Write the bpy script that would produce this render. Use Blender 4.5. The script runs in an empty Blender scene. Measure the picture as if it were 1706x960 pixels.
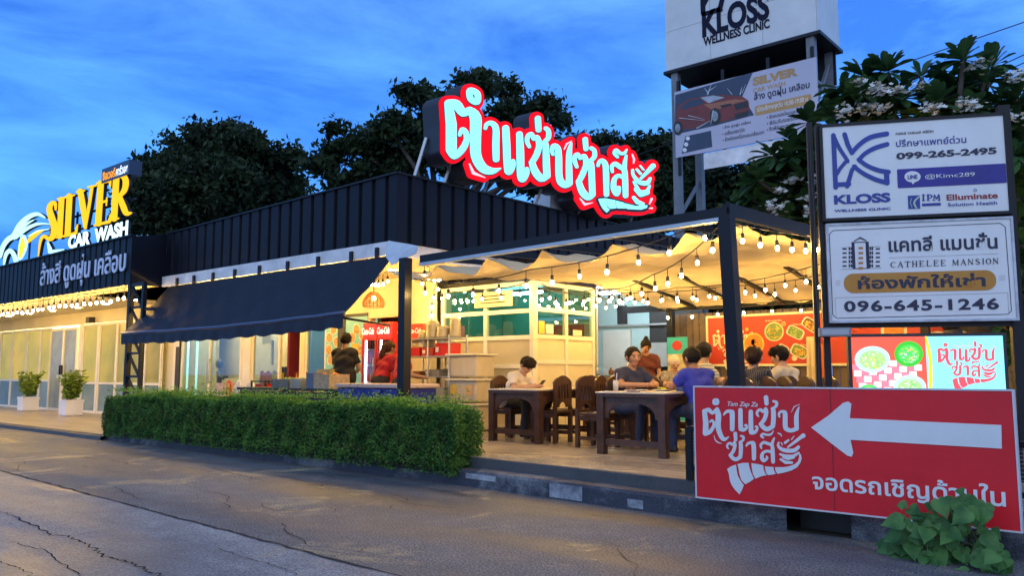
import bpy, bmesh, math, random
import numpy as np
from mathutils import Vector, Matrix
random.seed(7); RNG = np.random.default_rng(7)
S = bpy.context.scene; COL = S.collection
R = math.radians

# ------------------------------------------------------------------ camera
CAM_H = 1.30
FPX, CX, CY = 1350.0, 853.0, 480.0            # focal length and centre in photo pixels (1706 wide)
PITCH = math.atan(142 / 1350.0)
YAW = math.atan2(1598, FPX / math.cos(PITCH))   # facade direction is -X; the view turns from it towards +Y
FW = Vector((-math.cos(YAW) * math.cos(PITCH), math.sin(YAW) * math.cos(PITCH), math.sin(PITCH)))
RT = Vector((math.sin(YAW), math.cos(YAW), 0))
UP = RT.cross(FW)
cd = bpy.data.cameras.new('camera'); cam = bpy.data.objects.new('camera', cd); COL.objects.link(cam)
cd.sensor_width = 36; cd.lens = 36 * FPX / 1706; cd.clip_start = 0.05; cd.clip_end = 2000
cam.matrix_world = Matrix(((RT.x, UP.x, -FW.x, 0), (RT.y, UP.y, -FW.y, 0), (RT.z, UP.z, -FW.z, CAM_H), (0, 0, 0, 1)))
S.camera = cam

# ------------------------------------------------------------------ sky, sun, exposure
W = bpy.data.worlds.new('World'); S.world = W; W.use_nodes = True
nt = W.node_tree; nt.nodes.clear()
def wn(t, **k):
    n = nt.nodes.new(t)
    for a, b in k.items(): setattr(n, a, b)
    return n
SUN_EL, SUN_ROT = R(3.0), R(20)
sky = wn('ShaderNodeTexSky', sky_type='NISHITA', sun_disc=False, sun_elevation=SUN_EL, sun_rotation=SUN_ROT)
sky.air_density = 1.0; sky.dust_density = 0.6; sky.ozone_density = 4.0
tint = wn('ShaderNodeMix', data_type='RGBA', blend_type='MULTIPLY'); tint.inputs[0].default_value = 1.0
tint.inputs[7].default_value = (4.6, 6.2, 7.6, 1)
tc = wn('ShaderNodeTexCoord'); sep = wn('ShaderNodeSeparateXYZ'); L = nt.links.new; L(tc.outputs['Generated'], sep.inputs[0])
dusk = wn('ShaderNodeValToRGB')                    # deep blue dusk overhead, a little paler towards the horizon
for e, p, c in zip((dusk.color_ramp.elements[0], dusk.color_ramp.elements[1], dusk.color_ramp.elements.new(0.35)), (0.0, 1.0, 0.30), ((0.66, 3.1, 8.4, 1), (1.1, 2.9, 7.4, 1), (0.56, 2.5, 7.9, 1))): e.position = p; e.color = c
L(sep.outputs[2], dusk.inputs[0])
dot = wn('ShaderNodeVectorMath', operation='DOT_PRODUCT'); dot.inputs[1].default_value = (0.45, -0.80, 0.40); L(tc.outputs['Generated'], dot.inputs[0])
glow = wn('ShaderNodeMapRange', interpolation_type='SMOOTHSTEP'); glow.inputs[1].default_value = -0.05; glow.inputs[2].default_value = 0.75; L(dot.outputs['Value'], glow.inputs[0])
after = wn('ShaderNodeMix', data_type='RGBA'); after.inputs[7].default_value = (3.7, 5.7, 9.2, 1); L(glow.outputs[0], after.inputs[0]); L(dusk.outputs[0], after.inputs[6])   # pale afterglow in the sky behind the camera
base = wn('ShaderNodeMix', data_type='RGBA'); base.inputs[0].default_value = 0.85; L(sky.outputs[0], tint.inputs[6]); L(tint.outputs[2], base.inputs[6]); L(after.outputs[2], base.inputs[7])
mp = wn('ShaderNodeMapping'); mp.inputs['Scale'].default_value = (1.6, 1.0, 4.2)
mp.inputs['Rotation'].default_value = (R(20), R(-16), R(48))
nz = wn('ShaderNodeTexNoise'); nz.inputs['Scale'].default_value = 2.9; nz.inputs['Detail'].default_value = 8; nz.inputs['Roughness'].default_value = 0.60; nz.inputs['Distortion'].default_value = 0.35
cr = wn('ShaderNodeValToRGB'); cr.color_ramp.elements[0].position = 0.34; cr.color_ramp.elements[1].position = 0.72
cr.color_ramp.elements[0].color = (0.57, 0.66, 0.86, 1); cr.color_ramp.elements[1].color = (1.8, 1.45, 1.14, 1)
cl = wn('ShaderNodeMix', data_type='RGBA', blend_type='MULTIPLY'); cl.inputs[0].default_value = 1.0
bg = wn('ShaderNodeBackground'); bg.inputs['Strength'].default_value = 0.15
out = wn('ShaderNodeOutputWorld')
L(tc.outputs['Generated'], mp.inputs[0]); L(mp.outputs[0], nz.inputs['Vector'])
L(nz.outputs['Fac'], cr.inputs[0]); L(base.outputs[2], cl.inputs[6]); L(cr.outputs[0], cl.inputs[7])
L(cl.outputs[2], bg.inputs[0]); L(bg.outputs[0], out.inputs[0])
sl = bpy.data.lights.new('sun', 'SUN'); sl.energy = 0.35; sl.angle = R(60); sl.color = (1.0, 0.95, 0.92)
so = bpy.data.objects.new('sun', sl); COL.objects.link(so)
so.rotation_euler = Vector((-0.45, 0.80, -0.45)).to_track_quat('-Z', 'Y').to_euler()
V_ = S.view_settings; V_.view_transform = 'Standard'; V_.look = 'None'; V_.exposure = 0.0; V_.gamma = 1; V_.use_curve_mapping = False
S.cycles.max_bounces = 6; S.cycles.diffuse_bounces = 3; S.cycles.glossy_bounces = 3; S.cycles.transmission_bounces = 4; S.cycles.transparent_max_bounces = 12
S.cycles.sample_clamp_indirect = 4.0; S.cycles.caustics_reflective = False; S.cycles.caustics_refractive = False
try: S.cycles.use_light_tree = True
except Exception: pass

# ------------------------------------------------------------------ survey: photo pixel -> point on a real plane
EYE = Vector((0, 0, CAM_H))
def ray(x, y): return FW * FPX + RT * (x - CX) - UP * (y - CY)
def onY(x, y, v): r = ray(x, y); return EYE + r * (v / r.y)
def onX(x, y, v): r = ray(x, y); return EYE + r * (v / r.x)
def onZ(x, y, v): r = ray(x, y); return EYE + r * ((v - CAM_H) / r.z)
def at(x, y, d): return EYE + ray(x, y) * (d / FPX)
class Plane:                                     # a flat sign: origin, right, up, outward normal
    def __init__(s, P0, U, V=(0, 0, 1)):
        s.P = Vector(P0); s.U = Vector(U).normalized(); s.V = Vector(V).normalized(); s.N = s.U.cross(s.V).normalized()
    def uv(s, x, y):
        r = ray(x, y); t = (s.P - EYE).dot(s.N) / r.dot(s.N); d = EYE + r * t - s.P
        return d.dot(s.U), d.dot(s.V)
    def pt(s, u, v, w=0): return s.P + s.U * u + s.V * v + s.N * w
def zoom(ox, oy, sc): return lambda x, y: (ox + x / sc, oy + y / sc)

# ------------------------------------------------------------------ materials
MATS = {}
def pm(name, col, rough=0.6, var=0.18, scale=6.0, bump=0.0, metal=0.0, emit=None, es=1.0, spec=0.5, alpha=1.0, coat=0.0, bscale=None, col2=None):
    if name in MATS: return MATS[name]
    m = bpy.data.materials.new(name); m.use_nodes = True; t = m.node_tree; b = t.nodes['Principled BSDF']
    b.inputs['Roughness'].default_value = rough; b.inputs['Metallic'].default_value = metal
    b.inputs['Specular IOR Level'].default_value = spec; b.inputs['Coat Weight'].default_value = coat
    if alpha < 1: b.inputs['Alpha'].default_value = alpha
    co = t.nodes.new('ShaderNodeTexCoord'); n = t.nodes.new('ShaderNodeTexNoise')
    n.inputs['Scale'].default_value = scale; n.inputs['Detail'].default_value = 6; n.inputs['Roughness'].default_value = 0.65
    t.links.new(co.outputs['Object'], n.inputs['Vector'])
    r = t.nodes.new('ShaderNodeValToRGB'); r.color_ramp.elements[0].position = 0.3; r.color_ramp.elements[1].position = 0.7
    c2 = col2 or tuple(min(1, c * (1 + var)) for c in col); c1 = tuple(c * (1 - var) for c in col)
    r.color_ramp.elements[0].color = (*c1, 1); r.color_ramp.elements[1].color = (*c2, 1)
    t.links.new(n.outputs['Fac'], r.inputs[0]); t.links.new(r.outputs[0], b.inputs['Base Color'])
    rm = t.nodes.new('ShaderNodeMapRange'); rm.inputs[3].default_value = max(0.02, rough - 0.1); rm.inputs[4].default_value = min(1, rough + 0.1)
    t.links.new(n.outputs['Fac'], rm.inputs[0]); t.links.new(rm.outputs[0], b.inputs['Roughness'])
    if bump:
        n2 = t.nodes.new('ShaderNodeTexNoise'); n2.inputs['Scale'].default_value = bscale or scale * 5; n2.inputs['Detail'].default_value = 4
        t.links.new(co.outputs['Object'], n2.inputs['Vector'])
        bp = t.nodes.new('ShaderNodeBump'); bp.inputs['Strength'].default_value = bump; bp.inputs['Distance'].default_value = 0.02
        t.links.new(n2.outputs['Fac'], bp.inputs['Height']); t.links.new(bp.outputs[0], b.inputs['Normal'])
    if emit is not None:
        b.inputs['Emission Color'].default_value = (*emit, 1); b.inputs['Emission Strength'].default_value = es
    MATS[name] = m; return m
def glass(name, tintc=(0.8, 0.9, 0.88), refl=0.16, rough=0.03):
    if name in MATS: return MATS[name]
    m = bpy.data.materials.new(name); m.use_nodes = True; t = m.node_tree; t.nodes.clear()
    o = t.nodes.new('ShaderNodeOutputMaterial'); mx = t.nodes.new('ShaderNodeMixShader'); tr = t.nodes.new('ShaderNodeBsdfTransparent')
    gl = t.nodes.new('ShaderNodeBsdfGlossy'); gl.inputs['Roughness'].default_value = rough; tr.inputs[0].default_value = (*tintc, 1)
    nn = t.nodes.new('ShaderNodeTexNoise'); nn.inputs['Scale'].default_value = 2.0; bp = t.nodes.new('ShaderNodeBump'); bp.inputs['Strength'].default_value = 0.03
    t.links.new(nn.outputs['Fac'], bp.inputs['Height']); t.links.new(bp.outputs[0], gl.inputs['Normal'])
    fr = t.nodes.new('ShaderNodeLayerWeight'); fr.inputs[0].default_value = 0.12
    ma = t.nodes.new('ShaderNodeMath'); ma.operation = 'ADD'; ma.inputs[1].default_value = refl * 0.5; ma.use_clamp = True
    t.links.new(fr.outputs[1], ma.inputs[0]); t.links.new(ma.outputs[0], mx.inputs[0])
    t.links.new(tr.outputs[0], mx.inputs[1]); t.links.new(gl.outputs[0], mx.inputs[2]); t.links.new(mx.outputs[0], o.inputs[0])
    MATS[name] = m; return m
def lamp(name, col, s):
    m = pm(name, col, 0.6, 0.02, emit=col, es=s, spec=0.05)
    return m
def leafmat(name, c1, c2, rough=0.55, trans=0.25, scale=3.0):
    if name in MATS: return MATS[name]
    m = bpy.data.materials.new(name); m.use_nodes = True; t = m.node_tree; b = t.nodes['Principled BSDF']
    b.inputs['Roughness'].default_value = rough; b.inputs['Specular IOR Level'].default_value = 0.2
    co = t.nodes.new('ShaderNodeTexCoord'); n = t.nodes.new('ShaderNodeTexNoise'); n.inputs['Scale'].default_value = scale; n.inputs['Detail'].default_value = 5
    t.links.new(co.outputs['Object'], n.inputs['Vector'])
    r = t.nodes.new('ShaderNodeValToRGB'); r.color_ramp.elements[0].position = 0.35; r.color_ramp.elements[1].position = 0.68
    r.color_ramp.elements[0].color = (*c1, 1); r.color_ramp.elements[1].color = (*c2, 1)
    t.links.new(n.outputs['Fac'], r.inputs[0]); t.links.new(r.outputs[0], b.inputs['Base Color'])
    tl = t.nodes.new('ShaderNodeBsdfTranslucent'); t.links.new(r.outputs[0], tl.inputs[0])
    mx = t.nodes.new('ShaderNodeMixShader'); mx.inputs[0].default_value = trans
    t.links.new(b.outputs[0], mx.inputs[1]); t.links.new(tl.outputs[0], mx.inputs[2]); t.links.new(mx.outputs[0], t.nodes['Material Output'].inputs[0])
    MATS[name] = m; return m

# ------------------------------------------------------------------ objects, parts, labels
OFF = {}
def tag(o, label=None, cat=None, group=None, kind=None):
    if label: o['label'] = label
    if cat: o['category'] = cat
    if group: o['group'] = group
    if kind: o['kind'] = kind
    return o
def thing(name, label, cat, loc=(0, 0, 0), group=None):
    o = bpy.data.objects.new(name, None); COL.objects.link(o); o.location = loc; o.empty_display_size = 0.2
    OFF[o] = Vector(loc); return tag(o, label, cat, group)
def link(name, me, mats, parent=None):
    for m in (mats if isinstance(mats, (list, tuple)) else [mats]): me.materials.append(m)
    o = bpy.data.objects.new(name, me); COL.objects.link(o)
    if parent is not None: o.parent = parent; OFF[o] = OFF[parent]
    else: OFF[o] = Vector((0, 0, 0))
    return o
def copy_tree(o, parent=None):
    c = o.copy(); COL.objects.link(c)
    if parent is not None: c.parent = parent
    for ch in list(o.children): copy_tree(ch, c)
    return c
class MB:
    def __init__(s): s.v = []; s.f = []; s.m = []; s.sm = []
    def add(s, vs, fs, mi=0, smooth=False):
        b = len(s.v); s.v += [tuple(p) for p in vs]
        for f in fs: s.f.append([b + i for i in f]); s.m.append(mi); s.sm.append(smooth)
        return s
    def box(s, x0, x1, y0, y1, z0, z1, mi=0):
        if x0 > x1: x0, x1 = x1, x0
        if y0 > y1: y0, y1 = y1, y0
        if z0 > z1: z0, z1 = z1, z0
        return s.add([(x0, y0, z0), (x1, y0, z0), (x1, y1, z0), (x0, y1, z0), (x0, y0, z1), (x1, y0, z1), (x1, y1, z1), (x0, y1, z1)],
              [(0, 3, 2, 1), (4, 5, 6, 7), (0, 1, 5, 4), (1, 2, 6, 5), (2, 3, 7, 6), (3, 0, 4, 7)], mi)
    def pbox(s, P, u0, u1, v0, v1, w0, w1, mi=0):      # box in a Plane's own axes
        if u0 > u1: u0, u1 = u1, u0
        if v0 > v1: v0, v1 = v1, v0
        q = [P.pt(u, v, w) for w in (w0, w1) for (u, v) in ((u0, v0), (u1, v0), (u1, v1), (u0, v1))]
        return s.add(q, [(0, 3, 2, 1), (4, 5, 6, 7), (0, 1, 5, 4), (1, 2, 6, 5), (2, 3, 7, 6), (3, 0, 4, 7)], mi)
    def bar(s, a, b, w, h=None, mi=0):                  # square bar between two points
        a = Vector(a); b = Vector(b); h = h or w; d = (b - a).normalized()
        u = d.cross(Vector((0, 0, 1)));
        if u.length < 1e-3: u = Vector((1, 0, 0))
        u.normalize(); t = u.cross(d).normalized()
        q = []
        for p in (a, b):
            for (i, j) in ((-1, -1), (1, -1), (1, 1), (-1, 1)): q.append(p + u * (i * w / 2) + t * (j * h / 2))
        return s.add(q, [(0, 1, 2, 3), (7, 6, 5, 4), (0, 4, 5, 1), (1, 5, 6, 2), (2, 6, 7, 3), (3, 7, 4, 0)], mi)
    def tube(s, pts, r, n=8, mi=0):
        pts = [Vector(p) for p in pts]; rs = r if isinstance(r, (list, tuple)) else [r] * len(pts)
        vs = []; fs = []; pu = None
        for i, p in enumerate(pts):
            d = (pts[min(i + 1, len(pts) - 1)] - pts[max(i - 1, 0)]).normalized()
            u = d.cross(Vector((0, 0, 1))) if pu is None else pu - d * pu.dot(d)
            if u.length < 1e-3: u = d.cross(Vector((0, 1, 0)))
            u.normalize(); pu = u; t = d.cross(u)
            for k in range(n):
                a = 2 * math.pi * k / n; vs.append(p + (u * math.cos(a) + t * math.sin(a)) * rs[i])
        for i in range(len(pts) - 1):
            for k in range(n): fs.append((i * n + k, i * n + (k + 1) % n, (i + 1) * n + (k + 1) % n, (i + 1) * n + k))
        fs.append(tuple(reversed(range(n)))); fs.append(tuple(range((len(pts) - 1) * n, len(pts) * n)))
        return s.add(vs, fs, mi, True)
    def lathe(s, c, prof, n=16, mi=0, sq=1.0):
        c = Vector(c); vs = []; fs = []
        for (r, z) in prof:
            for k in range(n):
                a = 2 * math.pi * k / n; vs.append(c + Vector((r * math.cos(a), r * sq * math.sin(a), z)))
        for i in range(len(prof) - 1):
            for k in range(n): fs.append((i * n + k, i * n + (k + 1) % n, (i + 1) * n + (k + 1) % n, (i + 1) * n + k))
        fs.append(tuple(reversed(range(n)))); fs.append(tuple(range((len(prof) - 1) * n, len(prof) * n)))
        return s.add(vs, fs, mi, True)
    def ball(s, c, rx, ry=None, rz=None, n=10, mi=0):
        ry = ry or rx; rz = rz or rx; m = max(4, n // 2 + 1)
        prof = [(math.sin(math.pi * i / m), -math.cos(math.pi * i / m)) for i in range(1, m)]
        vs = [(c[0], c[1], c[2] - rz)]; fs = []
        for (r, z) in prof:
            for k in range(n): a = 2 * math.pi * k / n; vs.append((c[0] + rx * r * math.cos(a), c[1] + ry * r * math.sin(a), c[2] + rz * z))
        vs.append((c[0], c[1], c[2] + rz)); e = len(vs) - 1
        for k in range(n):
            fs.append((0, 1 + (k + 1) % n, 1 + k)); fs.append((e, e - n + k, e - n + (k + 1) % n))
        for i in range(m - 2):
            for k in range(n): fs.append((1 + i * n + k, 1 + i * n + (k + 1) % n, 1 + (i + 1) * n + (k + 1) % n, 1 + (i + 1) * n + k))
        return s.add(vs, fs, mi, True)
    def grid(s, fn, nu, nv, mi=0, smooth=True):
        vs = [fn(i / nu, j / nv) for j in range(nv + 1) for i in range(nu + 1)]
        fs = [(j * (nu + 1) + i, j * (nu + 1) + i + 1, (j + 1) * (nu + 1) + i + 1, (j + 1) * (nu + 1) + i) for j in range(nv) for i in range(nu)]
        return s.add(vs, fs, mi, smooth)
    def build(s, name, mats, parent=None, bevel=0.0):
        me = bpy.data.meshes.new(name); o = OFF[parent] if parent is not None else Vector((0, 0, 0))
        me.from_pydata([(v[0] - o.x, v[1] - o.y, v[2] - o.z) for v in s.v], [], s.f)
        me.polygons.foreach_set('material_index', s.m); me.polygons.foreach_set('use_smooth', s.sm); me.update()
        ob = link(name, me, mats, parent)
        if bevel:
            b = ob.modifiers.new('bevel', 'BEVEL'); b.width = bevel; b.segments = 2; b.limit_method = 'ANGLE'; b.angle_limit = R(40)
        return ob
def eval_mesh(o):
    dg = bpy.context.evaluated_depsgraph_get(); dg.update()
    return bpy.data.meshes.new_from_object(o.evaluated_get(dg))
def place_mesh(name, me, P, mats, parent, w=0.0, fn=None):
    n = len(me.vertices); a = np.empty(n * 3); me.vertices.foreach_get('co', a); a = a.reshape(-1, 3)
    if fn is not None: a = fn(a)
    off = OFF[parent] if parent is not None else Vector((0, 0, 0))
    U, V, N, P0 = (np.array(x) for x in (P.U, P.V, P.N, P.P - off))
    b = P0 + a[:, :1] * U + a[:, 1:2] * V + (a[:, 2:3] + w) * N
    me.vertices.foreach_set('co', b.ravel()); me.materials.clear(); me.update()
    me.name = name
    return link(name, me, mats, parent)
def text(P, s, x0, x1, y0, y1, m, parent, w=0.004, ex=0.0015, bold=0.0, shear=0.0, name='lettering', ls=1.0):
    c = bpy.data.curves.new('text', 'FONT'); c.body = s; c.extrude = 0.01; c.offset = bold; c.shear = shear; c.resolution_u = 4; c.space_character = ls
    o = bpy.data.objects.new('text', c); COL.objects.link(o); me = eval_mesh(o); bpy.data.objects.remove(o); bpy.data.curves.remove(c)
    def fit(a):
        mn = a.min(0); mx = a.max(0); r = np.empty_like(a)
        r[:, 0] = x0 + (a[:, 0] - mn[0]) / max(1e-6, mx[0] - mn[0]) * (x1 - x0)
        r[:, 1] = y0 + (a[:, 1] - mn[1]) / max(1e-6, mx[1] - mn[1]) * (y1 - y0)
        r[:, 2] = np.sign(a[:, 2]) * ex
        return r
    return place_mesh(name, me, P, m, parent, w, fit)
def tpx(P, s, z, bl, tr, m, parent, **k):              # text whose ink box is given by two photo points (bottom left, top right)
    a = P.uv(*z(*bl)); b = P.uv(*z(*tr))
    return text(P, s, a[0], b[0], a[1], b[1], m, parent, **k)
def shape_mesh(contours, ex):
    c = bpy.data.curves.new('outline', 'CURVE'); c.dimensions = '2D'; c.fill_mode = 'BOTH'; c.extrude = ex
    for ct in contours:
        sp = c.splines.new('POLY'); sp.points.add(len(ct) - 1)
        sp.points.foreach_set('co', np.c_[np.array(ct, float), np.zeros(len(ct)), np.ones(len(ct))].ravel()); sp.use_cyclic_u = True
    o = bpy.data.objects.new('outline', c); COL.objects.link(o); me = eval_mesh(o); bpy.data.objects.remove(o); bpy.data.curves.remove(c)
    return me
def shape(P, contours, m, parent, w=0.0, ex=0.002, name='panel'):     # contours in the plane's (u, v) metres
    return place_mesh(name, shape_mesh(contours, ex), P, m, parent, w)
def upx(P, z, pts): return [P.uv(*z(*p)) for p in pts]
def circ(cx, cy, rx, ry=None, n=28): ry = ry or rx; return [(cx + rx * math.cos(2 * math.pi * k / n), cy + ry * math.sin(2 * math.pi * k / n)) for k in range(n)]
def rrect(x0, x1, y0, y1, r, n=5):
    o = []
    for (cx, cy, a0) in ((x1 - r, y1 - r, 0), (x0 + r, y1 - r, 90), (x0 + r, y0 + r, 180), (x1 - r, y0 + r, 270)):
        for k in range(n + 1): a = R(a0 + 90 * k / n); o.append((cx + r * math.cos(a), cy + r * math.sin(a)))
    return o

# ------------------------------------------------------------------ brush strokes with changing width -> clean outlines (distance field + marching squares)
def smooth(s):
    if len(s) < 4: return s
    cl = s[0] == s[-1]; p = [np.array(q, float) for q in s]; o = []
    for i in range(len(p) - 1):
        a = p[i - 1] if i else (p[-2] if cl else p[0]); b, c = p[i], p[i + 1]; d = p[i + 2] if i + 2 < len(p) else (p[1] if cl else p[-1])
        for t in (0, .25, .5, .75):
            q = 0.5 * (2 * b + (c - a) * t + (2 * a - 5 * b + 4 * c - d) * t * t + (3 * b - a - 3 * c + d) * t ** 3); q[2] = max(q[2], 1.0); o.append(tuple(q))
    return o + [tuple(p[-1])]
def field(strokes, step, grow=0.0, shift=(0, 0)):
    strokes = [smooth(s) for s in strokes]
    P = np.array([(x + shift[0], y + shift[1], w) for s in strokes for (x, y, w) in s]); pad = P[:, 2].max() + grow + 4 * step
    x0, y0 = P[:, 0].min() - pad, P[:, 1].min() - pad; nx = int((P[:, 0].max() + pad - x0) / step) + 1; ny = int((P[:, 1].max() + pad - y0) / step) + 1
    F = np.full((ny, nx), 1e6)
    for s in strokes:
        for (a, b) in zip(s[:-1], s[1:]):
            ax, ay, aw = a[0] + shift[0], a[1] + shift[1], a[2] / 2; bx, by, bw = b[0] + shift[0], b[1] + shift[1], b[2] / 2
            m = max(aw, bw) + grow + 3 * step
            i0 = max(0, int((min(ax, bx) - m - x0) / step)); i1 = min(nx, int((max(ax, bx) + m - x0) / step) + 2)
            j0 = max(0, int((min(ay, by) - m - y0) / step)); j1 = min(ny, int((max(ay, by) + m - y0) / step) + 2)
            X = x0 + np.arange(i0, i1)[None, :] * step; Y = y0 + np.arange(j0, j1)[:, None] * step
            dx, dy = bx - ax, by - ay; L2 = dx * dx + dy * dy + 1e-9
            t = np.clip(((X - ax) * dx + (Y - ay) * dy) / L2, 0, 1)
            d = np.hypot(X - ax - t * dx, Y - ay - t * dy) - (aw + (bw - aw) * t) - grow
            F[j0:j1, i0:i1] = np.minimum(F[j0:j1, i0:i1], d)
    F[[0, -1], :] = np.maximum(F[[0, -1], :], step); F[:, [0, -1]] = np.maximum(F[:, [0, -1]], step)
    F = np.minimum(F, 6 * step)
    return F, x0, y0
def outlines(strokes, step, grow=0.0, shift=(0, 0), outer=False, thin=2):
    F, x0, y0 = field(strokes, step, grow, shift); ny, nx = F.shape; ins = F < 0
    idx = ins[:-1, :-1] * 1 + ins[:-1, 1:] * 2 + ins[1:, 1:] * 4 + ins[1:, :-1] * 8
    T = {1: [(3, 0)], 2: [(0, 1)], 3: [(3, 1)], 4: [(1, 2)], 5: [(3, 0), (1, 2)], 6: [(0, 2)], 7: [(3, 2)], 8: [(2, 3)], 9: [(2, 0)], 10: [(0, 1), (2, 3)], 11: [(2, 1)], 12: [(1, 3)], 13: [(1, 0)], 14: [(0, 3)]}
    nxt = {}
    def ed(j, i, e): return ((j, i, 0), (j, i + 1, 1), (j + 1, i, 0), (j, i, 1))[e]
    for j, i in np.argwhere((idx > 0) & (idx < 15)):
        for (a, b) in T[int(idx[j, i])]: nxt.setdefault(ed(j, i, a), []).append(ed(j, i, b)); 
    def pos(k):
        j, i, d = k; a = F[j, i]; b = F[j, i + 1] if d == 0 else F[j + 1, i]; t = a / (a - b) if a != b else 0.5
        return (x0 + (i + (t if d == 0 else 0)) * step, y0 + (j + (t if d == 1 else 0)) * step)
    out = []
    while nxt:
        k0 = next(iter(nxt)); k = k0; c = []
        while k in nxt:
            c.append(pos(k)); l = nxt[k]; n = l.pop()
            if not l: del nxt[k]
            k = n
        if len(c) > 5: out.append(c[::thin] if len(c) > 14 else c)
    if outer:
        def area(c): a = np.array(c); return abs(0.5 * np.sum(a[:, 0] * np.roll(a[:, 1], -1) - a[:, 1] * np.roll(a[:, 0], -1)))
        def inside(p, c):
            r = False; n = len(c)
            for q in range(n):
                (xa, ya), (xb, yb) = c[q], c[(q + 1) % n]
                if (ya > p[1]) != (yb > p[1]) and p[0] < (xb - xa) * (p[1] - ya) / (yb - ya) + xa: r = not r
            return r
        out = [c for c in out if not any(d is not c and area(d) > area(c) and inside(c[0], d) for d in out)]
    return out
# ================================================================== materials of the place
M = {}
M['navy'] = pm('navy_metal_cladding', (0.0045, 0.0055, 0.012), 0.5, 0.2, 1.5, bump=0.08, spec=0.22)
M['black'] = pm('black_painted_steel', (0.007, 0.008, 0.013), 0.45, 0.3, 3, spec=0.3)
M['white'] = pm('white_painted_aluminium', (0.78, 0.74, 0.64), 0.45, 0.06, 3)
M['cream'] = pm('cream_painted_wall', (0.74, 0.66, 0.48), 0.75, 0.07, 1.2, bump=0.05)
M['trim'] = pm('galvanised_trim', (0.66, 0.66, 0.68), 0.45, 0.25, 2.5, bump=0.2, bscale=6)
M['towersteel'] = pm('weathered_tower_steel', (0.16, 0.175, 0.20), 0.5, 0.3, 2)
M['steel'] = pm('pale_steel', (0.42, 0.45, 0.50), 0.35, 0.1, 4, metal=0.5)
M['wood'] = pm('dark_stained_wood', (0.060, 0.026, 0.016), 0.38, 0.45, 7, bump=0.08, coat=0.25)
M['laminate'] = pm('pale_table_laminate', (0.62, 0.52, 0.40), 0.3, 0.08, 3)
M['glass'] = glass('clear_glass', refl=0.04)
M['tealglass'] = glass('tinted_shop_glass', (0.80, 0.92, 0.90), 0.02)
M['concrete'] = pm('weathered_concrete', (0.16, 0.155, 0.15), 0.75, 0.4, 2.2, bump=0.4, bscale=25)
M['red'] = pm('sign_red_vinyl', (0.70, 0.008, 0.018), 0.40, 0.14, 1.2, bump=0.25, bscale=2.5)
M['signwhite'] = pm('sign_white_vinyl', (0.74, 0.74, 0.75), 0.42, 0.09, 1.3, bump=0.12, bscale=2.5)
M['ink'] = pm('navy_print', (0.012, 0.014, 0.050), 0.5, 0.1, 3)
M['logo_blue'] = pm('blue_print', (0.020, 0.045, 0.30), 0.5, 0.2, 2)
M['dark'] = pm('dark_plastic', (0.02, 0.02, 0.025), 0.5, 0.2, 5)
M['redplastic'] = pm('red_plastic', (0.55, 0.02, 0.02), 0.35, 0.12, 5)
M['whiteplastic'] = pm('white_plastic', (0.72, 0.72, 0.74), 0.4, 0.05, 5)

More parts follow.
